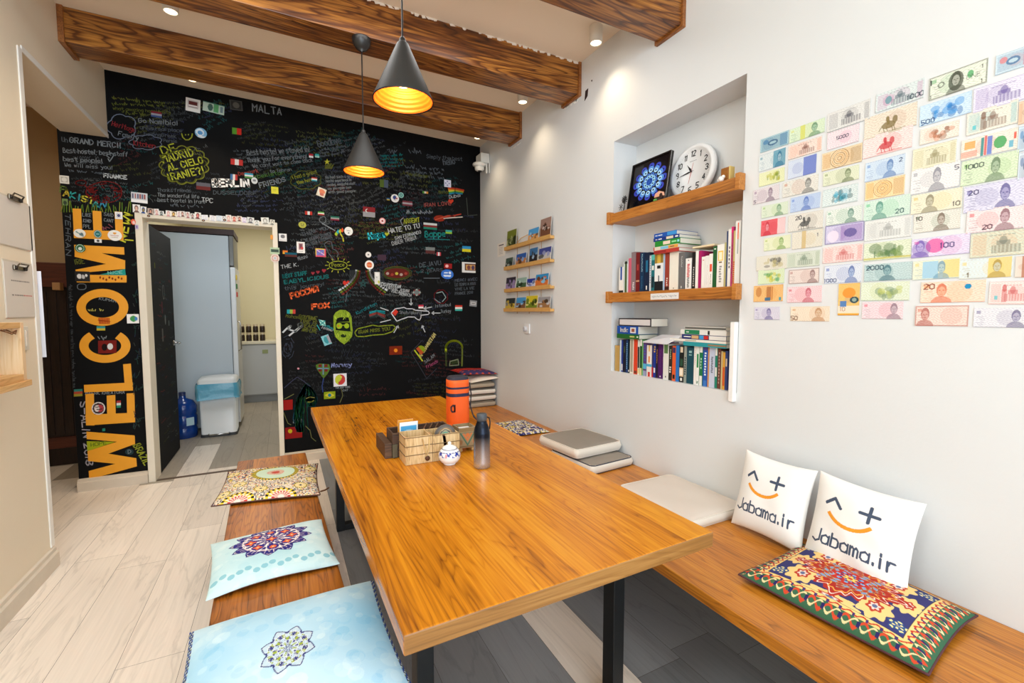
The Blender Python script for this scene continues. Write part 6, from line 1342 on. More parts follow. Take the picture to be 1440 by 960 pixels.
# --- soft scribble layer: illegible old notes
DIM = [(74, 80, 84), (60, 66, 72), (84, 88, 90), (40, 86, 88), (86, 46, 46), (78, 82, 44), (52, 58, 84), (66, 70, 72)]
rb = Ribbon(); fr = random.Random(12)
def okp(x, y):
    if y > 560 and x > 430: return False
    if 186 < x < 400 and y > 285+(x-186)*.16-6: return False
    if 95 < x < 190 and y > 290: return False
    if x < 148 and y < 200: return False
    if x < 84: return False
    top = 100+(x-148)*.203+8
    return y > top and x < 672
for bi in range(300):
    cx, cy = fr.uniform(90, 660), fr.uniform(120, 600)
    if not okp(cx, cy): continue
    col = fr.choice(DIM); k = fr.uniform(.75, 1.15); col = tuple(int(c*k) for c in col)
    if cy > 430: col = tuple(int(c*.75) for c in col)
    h = fr.uniform(3.2, 6.0); n = fr.randint(2, 5); w = fr.uniform(30, 85); an = fr.choice([0.16, .1, 0, -.12, -.25, -.5]) if cy < 300 else fr.choice([.05, -.05, -.15, -.3, .1])
    for li in range(n):
        x0, y0 = cx+fr.uniform(-4, 4)-an*li*h, cy+li*h*1.55; x1 = x0+w*fr.uniform(.6, 1); y1 = y0+(x1-x0)*an
        if okp(x0, y0) and okp(x1, y1): squig(rb, x0, y0, x1, y1, h, col, .62, fr)
rb.build('old_chalk_scribbles', chalk_m, wall_back, (0, 0, 0))['kind'] = 'structure'
# --- readable writing
W0 = (190, 196, 200); W1 = (132, 140, 146); W2 = (92, 100, 108); YL_ = (160, 168, 54); YD = (98, 104, 42); TE = (52, 170, 176); TD = (34, 116, 118); RD_ = (150, 60, 60); ORR = (232, 106, 60)
rb = Ribbon()
A = lambda *a, **k: write(rb, *a, **k)
A('MALTA', 355, 156, 396, 162, 9.5, W1, w=1.3)
squig(rb, 158, 139, 233, 146, 4.2, YD); squig(rb, 158, 147, 232, 150, 4, YD); A('what amazing hospitality', 159, 154, 240, 160, 4, YD)
squig(rb, 172, 160, 206, 163, 4.5, YD)
A('GRAND MERCI!', 98, 200, 170, 208, 7, W1, w=1.2); A('Un', 87, 199, 95, 200, 6, W2)
A('Best hostel, best staff', 89, 214, 180, 220, 6, W1); A('best people!', 89, 226, 144, 229, 5.5, W1); A('We will miss you!', 91, 234, 158, 238, 5, W1); squig(rb, 97, 241, 156, 246, 5, W2); A('FRANCE', 146, 249, 178, 252, 5, W0, w=1.3)
path(rb, [(154, 222), (150, 219), (151, 216), (154, 217), (157, 215), (160, 218), (157, 223), (154, 227), (152, 223)], W1)
A('Go Namibia!', 195, 172, 250, 176, 6, W1); A('universal place', 197, 181, 256, 186, 4.6, W2); A('having', 203, 190, 226, 192, 4.6, W2); A('Greek', 227, 192, 248, 194, 4.6, W2); A('(Persia)', 227, 199, 252, 201, 4, W2)
cloud(rb, 171, 178, 18, 15, (120, 130, 150), 5, 1.1, .2); cloud(rb, 205, 200, 20, 9, (120, 130, 150), 7, 1.0, .2)
A('Heritage', 157, 176, 190, 186, 6, (150, 50, 54)); A('Family', 166, 190, 194, 197, 6, W1); A('Kitchen', 188, 204, 218, 208, 6, (150, 50, 54))
A('Best hostel we stayed in!', 348, 218, 436, 213, 7, W1); A('Thank you for everything!', 348, 228, 432, 222, 5.6, W1); A('We cant wait to come back', 356, 236, 440, 227, 4.6, W1); A('to Tehran', 380, 243, 410, 240, 4.2, W1)
A('DE', 229, 217, 249, 212, 10, YL_, w=1.5); A('MADRID', 230, 229, 273, 218, 10, YL_, w=1.5); A('AL CIELO', 238, 240, 286, 229, 8.5, YL_, w=1.5); A('IRANIE?!', 238, 254, 288, 243, 9, YL_, w=1.5)
cloud(rb, 259, 232, 31, 24, (130, 136, 50), 13, 1.3, .14); cloud(rb, 259, 234, 28, 21, (90, 96, 40), 13, .9, .14)
A('BERLIN', 300, 262, 350, 262, 9.5, (238, 240, 240), w=2.6, jit=.3); A('DUSSELDORF', 300, 273, 360, 274, 5, W2)
A('FRIENDS', 366, 264, 402, 255, 6.5, W1, w=1.2)
A('Denmark', 336, 247, 364, 242, 5, (170, 70, 60)); A('Uzbekistan', 352, 252, 400, 244, 4.5, (90, 140, 70))
A('Thanks friends', 222, 269, 268, 270, 4.4, W2); A('The wonderful life', 222, 276, 280, 279, 4.8, W1); A('best hostel in Iran!', 222, 283, 288, 286, 4.8, W1); A('TPC', 284, 284, 299, 285, 6, W0); squig(rb, 240, 290, 285, 292, 4.5, W2)
A('Goodbye', 448, 207, 480, 201, 9, W2, w=1.3)
for i in range(3): squig(rb, 450, 212+i*4.6, 486, 206+i*4.6, 3.6, W2)
A('I had a great', 412, 252, 446, 243, 4.5, YL_); A('time here', 418, 259, 440, 254, 4.5, YL_); cloud(rb, 430, 253, 20, 12, YD, 8, 1.1)
for i, l_ in enumerate(('We had such a great', 'hostel experience in', 'amazing, wonderful staff', 'see you again soon', 'with good people')): A(l_, 458+i, 251+i*5.2, 500-(i % 2)*6, 249+i*5.2, 3.4, W1, w=.8)
squig(rb, 545, 214, 560, 215, 8, W2); squig(rb, 575, 215, 597, 217, 8, W2)
for i in range(4): squig(rb, 535, 220+i*5, 567, 219+i*5, 3.6, TD)
A('Simply the best', 600, 222, 650, 226, 5, W2); A('hello', 624, 232, 640, 230, 8, W2, w=1.3)
for i in range(3): squig(rb, 570, 236+i*6, 625, 240+i*6, 5, W2)
A('Hope', 519, 336, 541, 333, 8, (56, 190, 206), w=2.4, jit=.1)
A('HATE TO TU', 547, 328, 590, 320, 6, W0, w=1.1); A('SAN FERNANDO', 556, 337, 592, 328, 4.2, W0); A('DIBER TRIBU!', 552, 345, 586, 336, 5, W0)
A('Bappe', 598, 333, 626, 332, 7.5, (40, 150, 146), w=1.4); path(rb, [(600, 336), (632, 337)], TD)
A('ARGENT', 568, 314, 590, 312, 6, YL_, w=1.2); path(rb, [(566, 317), (563, 310), (567, 306)], W1)
for x in (572, 580, 588, 596, 603): squig(rb, x, 301, x+6, 299.5, 5, W1)
A('KYRGYZSTAN', 535, 401, 563, 405, 4.2, W0, w=1.1); A('CENTRAL ASIAN', 540, 405.5, 575, 411, 4, W0); A('ISLAND', 550, 410.5, 570, 414, 3.8, W0); A('SEARCH', 561, 414.5, 578, 417, 3.8, W0)
A('РОССИЯ', 410, 420, 448, 409, 7.5, ORR, w=2.0, jit=.1); A('FOX', 439, 434.5, 463, 432, 6.5, ORR, w=2.2, jit=.1)
A('THE K.', 396, 378, 420, 374, 5, W0); A('BEST STAFF', 398, 391, 432, 386, 5, TD, w=1.2); A('BABYLICIOUS', 400, 399, 462, 391, 5, TD, w=1.2); A('this journey!', 400, 408, 456, 401, 4.5, W2)
A('THANK YOU', 425, 332, 462, 322, 4.5, W2); A('WE LEARNT SO MUCH', 430, 340, 466, 330, 4.2, W2); A('ITS BEEN A PLEASURE', 432, 347, 468, 334, 4.2, W2); A('Mizuno', 420, 366, 433, 362, 5, W1)
A('AFGHANISTAN', 592, 502.5, 613, 471, 4.6, (200, 190, 120), w=1.2); A('SALAM', 598, 511, 612, 501, 4.6, W1); A('friends', 600, 518, 616, 509, 4, (170, 80, 120))
A('Norway', 466, 516, 494, 515, 5.5, (130, 140, 190), w=1.3); A('YIN AND YANG', 472, 546.5, 492, 545, 2.6, W1); A('CAT', 482, 550, 489, 549.5, 2.4, W1)
A('CHI', 413, 595, 424, 594, 5, W0, w=1.4)
A('Istanbul', 612, 432, 634, 430, 4, W1); A('Turkey', 620, 440, 634, 439, 4.4, W1); path(rb, [(619, 440), (607, 440)], W0); path(rb, [(610, 438), (607, 440), (610, 442)], W0); path(rb, [(607, 431.5), (596, 434)], W0, 1.2); path(rb, [(599, 431), (596, 434), (600, 436)], W0)
path(rb, [(578, 420), (578, 428)], W0); path(rb, [(575.5, 426), (578, 429), (580, 426)], W0); path(rb, [(535, 432.5), (546, 436.5)], W0, 1.2); path(rb, [(535, 453), (549, 449.5)], W0, 1.2); path(rb, [(554, 467.5), (560, 457.5)], W0, 1.2); path(rb, [(556.5, 460), (560, 457.5), (560.5, 461)], W0); path(rb, [(597.5, 466.5), (593.5, 457.5)], W0, 1.2); path(rb, [(593, 461), (593.5, 457.5), (596, 459)], W0)
path(rb, [(550, 440), (556, 434), (563, 433), (568, 432), (572, 434), (580, 434), (584, 436), (602, 437.5), (604, 440), (602, 442), (592, 443), (592, 446), (590, 450), (586, 448.5), (583, 445.5), (574, 445.5), (564, 449), (558, 451.5), (550, 440)], (206, 208, 216), 1.3); A('Shahrekord', 562, 441, 592, 441.5, 4.2, W1)
fill(rb, [(551, 440), (556, 434.5), (560, 438), (556, 444)], (200, 60, 46))
A('Scotland', 451, 457, 470, 465, 4, TE); A('forever', 452, 461.5, 468, 466, 3.6, W0)
for i in range(4): A(('MERCI AVEC', 'LE TEMPS A VOUS', 'VIVE LA VIE', 'FRANCE 2018')[i], 640, 396+i*6.2, 671-(i*2), 394+i*6.2, 3.6, W2, w=.8)
A('Tehran Hostel', 572, 246, 600, 250, 4, YD); A('Merhaba', 617, 272, 634, 272, 4.4, YD); A('IRAN LOVE', 596, 291, 634, 288, 5, (180, 90, 84)); A('Dubai', 632, 279, 648, 276, 4, W0)
A('2 YEARS', 592, 383, 622, 381, 4, W2); path(rb, [(596, 391), (618, 391)], W2); A('DEJAVU', 590, 376, 620, 372, 6, W2)
A('Mohammad Ali', 402, 446, 440, 450, 4.4, YD); 
for i in range(4): A(('ROUTINE', 'TIME IS', 'PEACE', 'AND LIVE')[i], 420+i*1.5, 447+i*6, 445, 450+i*6, 4.6, YD, w=1.0)
path(rb, [(398, 467), (405, 460), (409, 458), (406, 463), (416, 466), (424, 458)], W0, 2.2); path(rb, [(407, 471.5), (420, 461)], W0, 2.2); cloud(rb, 422.5, 457, 3, 3, W0, 3, 1.6, .1)
# welcome strip notes
A('LIKE', 116, 304, 128, 305, 4.6, W1); A('KIND', 117, 312, 128, 313, 4.4, W1); A('PPL', 117, 320, 127, 321, 4.6, W1); A('SAID', 146, 303, 159, 305, 4.6, W1); A('CANT', 146, 311, 159, 313, 4.4, W1); squig(rb, 146, 324, 160, 318, 5, (140, 80, 90))
A('TEHRAN', 92, 300, 93, 358, 5, W2, w=1.0); squig(rb, 97, 400, 103, 545, 3.4, (70, 74, 78)); A('S-ALIN 2018', 112, 565, 121, 654, 8, (170, 166, 176), w=1.3); A('BRAZIL', 187, 626, 203, 654, 8, YL_, w=1.4)
A('NEW!', 176, 340, 186, 301, 8.5, (206, 206, 60), w=1.8); A('IRIE', 106, 372, 119, 370, 7, YD)
path(rb, [(176, 302), (186, 303)], (206, 206, 60), 1.6); path(rb, [(176, 337), (187, 338)], (206, 206, 60), 1.6)
A('KUMAR', 139, 421, 163, 425, 3.6, W1); squig(rb, 124, 437, 146, 437, 3.5, (190, 180, 90)); A('MAERK KREATURA', 120, 555, 175, 553, 4, W1, w=.9); squig(rb, 138, 476, 157, 475, 6, W1)
for i, (ch, cc, x, y) in enumerate((('P', (100, 120, 60), 85, 270), ('A', (190, 170, 60), 89, 275), ('K', (50, 150, 150), 98, 278), ('I', (60, 140, 150), 106, 281), ('S', (200, 190, 60), 114, 283), ('T', (190, 190, 70), 124, 286), ('A', (60, 150, 150), 131, 290), ('N', (60, 140, 170), 141, 292))): A(ch, x, y, x+7.5, y+1, 8.5, cc, w=1.7)
for i in range(26): x = 86+i*3.9; path(rb, [(x, 298), (x+crnd.uniform(-3, 3), 287+crnd.uniform(-5, 4))], (84, 116, 40) if i % 3 else (120, 130, 50), 1.0)
for i in range(7): squig(rb, 186+i*1.2, 330+i*44, 199+i*1.2, 322+i*44, 4, (46, 66, 60))
rb.build('chalk_writing', chalk_m, wall_back, (0, -.0003, 0))['kind'] = 'structure'
# --- chalk drawings
rb = Ribbon()
# reddish kiwi blob
for i in range(60):
    a = crnd.uniform(0, 6.28); x, y = 146+26*math.cos(a)*crnd.uniform(.5, 1), 268+13*math.sin(a)*crnd.uniform(.5, 1)+3; path(rb, [(x, y), (x+crnd.uniform(-5, 5), y+crnd.uniform(-3, 3))], (104, 26, 26), 1.2)
cloud(rb, 147, 270, 24, 14, (110, 30, 28), 3, 1.2, .1); cloud(rb, 114, 257, 7, 3.4, (110, 30, 28), 3, 1.2, .1); path(rb, [(119, 260), (127, 268)], (110, 30, 28), 1.4)
# smile
path(rb, [(255.5, 188), (257, 193), (261, 196.5), (265.5, 196.5), (269.5, 193), (270.5, 188)], YL_, 1.3); disc(rb, 261, 189.5, .9, .9, YL_); disc(rb, 265, 189.3, .9, .9, YL_)
# flags drawn in chalk: centre, size, stripes
for (x, y, w_, h_, cols, hz) in ((220, 161, 15, 8, [(120, 40, 50), (150, 150, 160), (60, 80, 130)], True), (333, 184.5, 13, 9, [(90, 150, 50), (200, 50, 40)], False), (333, 228, 17, 8, [(190, 60, 56), (220, 215, 215), (190, 60, 56)], False),
    (329, 249, 10, 8, [(70, 110, 160), (220, 210, 210), (180, 60, 60)], False), (350, 247, 12, 7, [(60, 160, 190), (220, 220, 220), (90, 150, 80)], True), (286, 262, 20, 10, [(90, 90, 100), (100, 46, 46)], True), (437.5, 219, 6, 5.5, [(180, 50, 60), (235, 235, 235)], True), (446, 219, 6, 5, [(60, 170, 170), (160, 210, 200)], True),
    (442, 252, 8, 5.5, [(170, 60, 50), (235, 235, 235), (60, 160, 180)], True), (434, 299.5, 10, 5, [(190, 60, 50), (220, 220, 220), (190, 60, 50)], False), (451.5, 300, 9, 5, [(90, 160, 70), (220, 220, 210), (170, 50, 50)], True), (471, 307, 12, 6, [(40, 110, 90), (150, 150, 150), (130, 40, 60)], True),
    (519, 298, 17, 14, [(130, 40, 46), (150, 150, 156)], True), (573, 286, 14, 7, [(120, 60, 70), (170, 160, 165), (120, 60, 70)], True), (605, 318, 19, 9, [(200, 205, 205), (120, 46, 46), (36, 120, 100)], True), (631, 326, 9, 5, [(60, 160, 150), (140, 180, 60)], True), (656, 350, 12, 8, [(50, 140, 190), (210, 200, 40)], True),
    (605, 352, 13, 9, [(120, 126, 126), (90, 50, 50)], True), (617, 357, 6, 5, [(190, 70, 80), (230, 230, 235), (190, 70, 80)], False), (630, 374, 11, 7, [(150, 36, 36)], True), (645, 433, 10, 8, [(200, 60, 46), (226, 226, 220), (60, 170, 160)], True), (586, 109+375-52, 0, 0, [], True),
    (592, 431, 7, 5, [(190, 60, 80), (236, 226, 226)], True), (409.5, 438, 12, 6, [(40, 150, 160), (140, 170, 70), (190, 70, 60)], False), (556.5, 492.5, 18, 12, [(120, 40, 20)], True), (463.5, 555.5, 16, 10, [(140, 160, 30)], True), (405, 569, 13, 14, [(150, 30, 26)], True), (413, 608, 24, 16, [(140, 30, 30)], True),
    (401, 354.5, 7, 5, [(220, 120, 50), (220, 170, 60)], True), (409, 358, 17, 6, [(30, 90, 110), (90, 50, 46)], True), (652, 286, 0, 0, [], True), (598, 270.5, 8, 3, [(80, 150, 60), (220, 210, 190), (220, 150, 60)], False), (546, 280, 4, 3, [(60, 110, 160), (200, 170, 60)], True), (537, 362, 12, 8, [(70, 52, 66)], True), (158, 394, 0, 0, [], True),
    (540, 258, 12, 11, [(90, 110, 50), (80, 92, 110)], False), (447, 472, 0, 0, [], True)):
    if w_: quad(rb, x, y, w_, h_, cols, hz)
disc(rb, 556.5, 492.5, 2.6, 2.6, (230, 140, 40)); disc(rb, 628.5, 374, 2.3, 2.2, (240, 180, 180)); disc(rb, 463.5, 555.5, 3, 3, (40, 130, 140)); fill(rb, [(456.5, 555.5), (463.5, 551.5), (470.5, 555.5), (463.5, 559.5)], (200, 190, 60)); disc(rb, 463.5, 555.5, 2.4, 2.4, (40, 120, 140)); disc(rb, 408, 606, 3, 3, (190, 170, 40)); disc(rb, 516, 296, 2.2, 2.5, (220, 210, 210)); disc(rb, 517, 296, 1.8, 2, (130, 40, 46))
# stars, hearts, fish
def star(cx, cy, r, col): fill(rb, [(cx+(r if i % 2 == 0 else r*.4)*math.sin(i*math.pi/5), cy-(r if i % 2 == 0 else r*.4)*math.cos(i*math.pi/5)) for i in range(10)], col)
star(460, 227.5, 4.4, (190, 190, 60)); star(557, 386, 3.5, (190, 190, 60))
for i in range(8): path(rb, [(457+i*1.3, 237), (458+i*1.6, 229+crnd.uniform(0, 5))], YD, .9)
def heart(cx, cy, r, col): fill(rb, [(cx, cy+r), (cx-r, cy-r*.1), (cx-r*.8, cy-r*.7), (cx-r*.35, cy-r*.8), (cx, cy-r*.35), (cx+r*.35, cy-r*.8), (cx+r*.8, cy-r*.7), (cx+r, cy-r*.1)], col)
for x, y, r, c_ in ((487, 398.5, 5, (200, 56, 46)), (440, 384, 2.6, (140, 50, 60)), (447, 382.5, 2.6, (140, 50, 60)), (455.5, 380.5, 3, (150, 50, 60)), (544, 329, 3, (170, 180, 50)), (634, 283, 3.8, (190, 60, 40))): heart(x, y, r, c_)
path(rb, [(487, 404), (488, 412), (486, 424)], W2)
disc(rb, 618, 307, 8, 4.5, (140, 46, 30)); path(rb, [(624, 306), (648, 301)], (170, 60, 46), 1.6); path(rb, [(624, 307), (650, 305)], (200, 190, 180), 1.3); path(rb, [(612, 309), (630, 303), (640, 304)], (190, 80, 60), 1.4)
disc(rb, 534+24, 384, 19.5, 8.5, (60, 70, 34)); disc(rb, 558, 384, 17.5, 7, (96, 34, 30)); cloud(rb, 558, 384, 20, 9, YD, 12, 1.0, .05)
for i in range(5): disc(rb, 545+i*6.4, 384.5+(i % 2)*1.5, 2.2, 2, ((170, 150, 140), (150, 60, 50), (190, 180, 70))[i % 3])
# curved tricolour arcs
for s_, cx0 in ((-1, 503), (1, 518)):
    for k, c_ in enumerate(((200, 205, 210), (104, 120, 40), (120, 50, 40))):
        pts = []
        for i in range(14): t_ = i/13; pts.append((cx0+s_*(2+24*t_**2)+s_*k*0-s_*k*2.3, 380+t_*28+k*(.6+2.2*t_)))
        path(rb, pts, c_, 2.4)
for i in range(6): path(rb, [(492+i*1.8, 380), (492+i*1.8, 396)], (60, 64, 66), .8); path(rb, [(530+i*1.8, 381), (530+i*1.8, 396)], (60, 64, 66), .8)
path(rb, [(510.5, 393), (507, 403), (516, 397), (505, 397), (514, 403), (510.5, 393)], (50, 90, 90), .9)
# lettering bubble with rays
cloud(rb, 475.5, 373, 13, 6, YL_, 2, 1.0, 0); A2 = write(rb, 'Peace', 467, 375, 484, 374, 4.5, YL_)
for i in range(12):
    a = i*math.pi/6; path(rb, [(475.5+15*math.cos(a), 373+8*math.sin(a)), (475.5+18*math.cos(a), 373+10.5*math.sin(a))], YL_, 1)
path(rb, [(470, 366), (462, 356), (456, 343), (461, 339), (466, 340), (468, 350), (473, 352), (476, 357), (474, 361)], W2, 1.0)
path(rb, [(453, 314), (471, 324)], W1, 1.2); cloud(rb, 454, 309, 4, 4, W1, 3, 1.0, .2)
# flower
for px_, py_, c_, a_ in ((473, 329, (170, 190, 50), 2.9), (475.5, 326, (40, 160, 180), 2.2), (478.5, 325.5, (190, 190, 60), 1.6), (481.5, 324, (220, 90, 50), 1.2)): fill(rb, [(px_-2.6, py_), (px_, py_-4), (px_+2, py_), (px_, py_+3)], c_)
path(rb, [(479, 329), (482, 334), (483, 339)], (190, 190, 60), 1.8)
# green bearded face
fg = [(469, 444), (472, 439), (478, 435.5), (486, 436), (492, 440), (494.5, 447), (495, 456), (496, 464), (495, 473), (489, 480), (484, 484), (478, 480), (471, 473), (469, 462)]
fill(rb, fg, (134, 160, 46)); fill(rb, [(472.5, 448), (478, 446), (490, 446), (491.5, 452), (473, 453)], (16, 20, 18)); fill(rb, [(472, 453), (492, 453), (493, 466), (472, 464)], (18, 28, 22))
disc(rb, 477, 458, 4.2, 4.2, (150, 176, 40)); disc(rb, 487.5, 458, 3.5, 3.7, (150, 176, 40)); path(rb, [(481, 457), (484, 457)], (150, 176, 40), 1.2); disc(rb, 476, 458, 1.3, 1.4, (200, 120, 40)); disc(rb, 483, 472, 4, 2.4, (24, 40, 22))
for i in range(36):
    x = 470+crnd.uniform(0, 24); y = crnd.choice([crnd.uniform(437, 446), crnd.uniform(464, 480)]); path(rb, [(x, y), (x+crnd.uniform(-2, 2), y+crnd.uniform(1, 4))], crnd.choice([(70, 100, 30), (176, 200, 70), (100, 130, 40)]), .8)
# long bubble
path(rb, [(500, 470), (499, 467), (503, 462), (512, 460), (524, 457), (532, 458.5), (545, 457.5), (553, 457), (556, 460), (552, 466), (540, 470), (524, 471), (512, 473), (502, 473), (500, 470)], (130, 146, 40), 1.4); write(rb, 'IRAN MISS YOU', 504, 469, 548, 464, 4.5, (110, 120, 40), 1.0)
# teal arcs
for i in range(5): path(rb, [(520, 439+i*1.6), (530, 436.5+i*1.4), (541, 438+i*2.6)], ((30, 140, 150), (30, 120, 130), (130, 50, 40), (130, 60, 60), (60, 70, 70))[i], 1.5)
write(rb, 'Kurdistan', 502, 442, 530, 428, 4, (34, 130, 140))
# heart balloon of the north flag
fill(rb, [(444, 513), (449, 511), (463, 512), (464.5, 518), (461, 525), (455, 532), (449, 524), (445, 518)], (80, 112, 44))
for dx in (-4.5, 4): 
    for dy in (-4, 2.5): quad(rb, 454.5+dx, 518+dy, 4.4, 3.6, [(110, 36, 36)])
path(rb, [(447, 518), (462, 518)], (110, 140, 170), 1.4); path(rb, [(454.5, 512), (454.5, 526)], (110, 140, 170), 1.4); path(rb, [(455, 532), (453, 542), (454, 551)], (50, 70, 130), 1.2)
# long haired green figure
for i in range(46):
    t_ = i/45; x0 = 414+28*t_; pts = []
    for j in range(12):
        q = j/11; ax = 433+(x0-431)*(1.05)*math.sin(.35+q*2.1)+(crnd.uniform(-.8, .8)); pts.append((ax-(6*q if t_ < .5 else -3*q)*.7, 545+q*(62 if t_ < .55 else 26)+crnd.uniform(-.6, .6)-6*math.sin(t_*3.14)*(1-q)))
    path(rb, pts, crnd.choice([(24, 74, 58), (30, 96, 62), (22, 60, 66), (36, 88, 48), (24, 66, 84)]), 1.0)
disc(rb, 436.5, 561, 6.5, 5, (24, 26, 24)); path(rb, [(431, 560), (436, 558), (442, 559)], (110, 110, 60), 1.4); path(rb, [(433, 565), (438, 565), (441, 563)], (110, 116, 50), 1.6)
for p_ in ([(400, 561), (413, 554)], [(399, 580), (402, 588), (405, 595), (409, 597)], [(430, 599), (436, 605), (438, 615), (444, 620)], [(480, 546), (482, 556), (478, 566)]): path(rb, p_, (110, 112, 70), .9)
# tilted panel with flag
path(rb, [(583, 492.5), (594, 507)], (180, 190, 50), 1.8); fill(rb, [(585, 490), (590, 486), (596, 495), (592, 499)], (180, 80, 40)); fill(rb, [(588, 487), (592, 485.5), (596, 487), (598, 492), (595, 495)], (130, 150, 30))
path(rb, [(578, 495), (600, 532), (614, 518)], (60, 60, 70), .9); path(rb, [(578, 495), (594, 478)], (60, 60, 70), .9)
# yellow green arch and small frame
pts = [(627.5, 514), (627.2, 505), (627, 494)]+[(638.5-11.5*math.cos(a), 489-10*math.sin(a)) for a in [i*math.pi/14 for i in range(15)]]+[(650, 500), (649.5, 514)]
path(rb, pts[:3], (64, 74, 40), 2.2); path(rb, pts[2:12], (176, 190, 40), 3.0); path(rb, pts[11:-2], (180, 190, 46), 2.6); path(rb, pts[-3:], (110, 120, 50), 2.2)
path(rb, [(632, 514), (633, 508), (644, 505), (645, 513), (632, 514)], (130, 140, 110), 1.4); fill(rb, [(634, 512), (635, 508), (643, 506), (643.5, 511)], (50, 62, 34))
path(rb, [(671, 302), (658, 303), (656, 278)], (70, 76, 70), .8)
cloud(rb, 620, 417, 9, 9, (130, 40, 44), 8, 1.2, .1); path(rb, [(614, 412), (622, 410), (627, 418), (622, 424)], (150, 170, 170), 1.0); path(rb, [(611, 420), (616, 424), (620, 426)], W1, 1.2)
disc(rb, 586, 411, 5.5, 4.5, (110, 120, 120)); 
for i in range(8): a = i*math.pi/4; disc(rb, 586+4.6*math.cos(a), 411+4*math.sin(a), 1.1, 1.1, (130, 40, 36) if i % 2 else (160, 166, 160))
for i in range(30): a = crnd.uniform(0, 6.28); r = crnd.uniform(2, 14); path(rb, [(405+r*math.cos(a)*.8, 490+r*math.sin(a)*1.4), (405+r*math.cos(a+.6)*.8, 490+r*math.sin(a+.6)*1.4)], (56, 62, 76), .9)
path(rb, [(400, 545), (410, 536), (418, 530), (426, 535), (436, 543)], (60, 62, 84), 1.1); disc(rb, 419.5, 518, 1.6, 1.3, (220, 150, 160))
path(rb, [(450, 463+1), (446, 457)], TE, 1.0); fill(rb, [(448, 449), (457, 451), (458, 458), (451, 457)], (170, 220, 210)); path(rb, [(449, 450), (457, 457)], (40, 150, 150), 1.4); path(rb, [(457, 451), (450, 457)], (40, 150, 150), 1.4)
quad(rb, 165, 384-2, 0.1, 0.1, [(0, 0, 0)])
fill(rb, [(625, 211+52), (625, 263), (650, 265), (632, 272)], (20, 20, 20))
for i, c_ in enumerate(((190, 60, 40), (220, 130, 50), (210, 200, 60), (70, 160, 80), (50, 130, 170))): path(rb, [(630.5+i*.4, 264.5+i*2), (640, 265+i*1.5), (652-i*.6, 267.5+i*1.2)], c_, 2.0)
rb.build('chalk_drawings', chalk_m, wall_back, (0, -.0005, 0))['kind'] = 'structure'
# scribbles on the open door leaf (faces the camera side, x = -0.998)
rb = Ribbon(); lr = random.Random(5); NX = Vector((1, 0, 0))
for k in range(90):
    y, z = lr.uniform(YB+.2, YB+.95), lr.uniform(.15, 2.05); cc = lr.choice(DIM+[(110, 112, 110), (130, 60, 60)]); L_ = lr.uniform(.05, .22); pl = []
    for i in range(10): pl.append(Vector((-.9975, y+L_*i/9, z+lr.uniform(-.012, .012))))
    if y+L_ < YB+1.0: rb.line(pl, .004, lin(cc), NX)
pl = [Vector((-.9975, YB+.60+.035*math.cos(a), 1.62+.065*math.sin(a))) for a in [i*2*math.pi/20 for i in range(21)]]; rb.line(pl, .006, lin((150, 150, 146)), NX)
pl = [Vector((-.9972, YB+.62+.022*math.cos(a), 1.36+.05*math.sin(a))) for a in [i*2*math.pi/12 for i in range(12)]]; rb.poly(pl, lin((120, 122, 120)))
for y, z, w_, h_, c_ in ((YB+.50, 1.42, .03, .11, (100, 50, 60)), (YB+.46, 1.16, .05, .12, (96, 96, 94)), (YB+.75, 1.30, .03, .05, (110, 120, 116)), (YB+.3, 1.82, .03, .05, (90, 96, 40))): rb.poly([Vector((-.997, y, z)), Vector((-.997, y+w_, z)), Vector((-.997, y+w_, z+h_)), Vector((-.997, y, z+h_))], lin(c_))
rb.build('door_chalk_marks', chalk_m, leaf, (0.0005, 0, 0))

# ================================================================== WELCOME LETTERS (read bottom to top), flat painted shapes
orange_m = mat('letter_orange', (236, 160, 24), .55, var=.05, vscale=20)
def letter(nm, polys):
    b = MB()
    for i, p in enumerate(polys): b.prism([Wp(x, y, YB-.0012-.00003*(i % 5)) for x, y in p], (0, .0008, 0))
    o = b.build('painted_letter', orange_m, wall_back); o['label'] = 'orange painted letter %s of WELCOME' % nm; o['kind'] = 'structure'
def thick(pts, w):
    """stroke as quads in photo coordinates"""
    out = []
    for (x0, y0), (x1, y1) in zip(pts[:-1], pts[1:]):
        d = math.hypot(x1-x0, y1-y0); nx, ny = -(y1-y0)/d*w/2, (x1-x0)/d*w/2; out.append([(x0+nx, y0+ny), (x1+nx, y1+ny), (x1-nx, y1-ny), (x0-nx, y0-ny)])
    return out
letter('W', [[(121.6, 606.7), (189, 612), (190, 623), (122, 617.3)], [(189.5, 613), (190, 624), (124, 648), (123, 634)], [(123, 633), (191.7, 644), (192.5, 655), (124, 648)], [(191.7, 644), (192.5, 655.5), (125.5, 674), (124.7, 662)]])
letter('E', [[(120, 583), (190, 580), (190, 593.5), (121, 598)], [(120, 554), (132, 553), (133, 598), (121, 598)], [(150, 556), (162, 555), (163, 592), (151, 592)], [(178, 553), (189, 552.5), (190, 593), (179, 593)]])
letter('L', [[(118, 541), (187, 537.5), (187, 549), (118.5, 551.5)], [(173, 512), (184, 511), (187, 549), (176, 549)]])
def ringp(cx, cy, rx, ry, ix, iy, a0, a1, n=40, sl=0.0):
    out = []
    for i in range(n):
        a, b_ = a0+(a1-a0)*i/n, a0+(a1-a0)*(i+1)/n
        out.append([(cx+rx*math.cos(a), cy+ry*math.sin(a)), (cx+rx*math.cos(b_), cy+ry*math.sin(b_)), (cx+ix*math.cos(b_), cy+iy*math.sin(b_)), (cx+ix*math.cos(a), cy+iy*math.sin(a))])
    return out
R_ = math.radians
letter('C', ringp(147.5, 486, 36, 24, 23, 13, R_(-52), R_(232)))
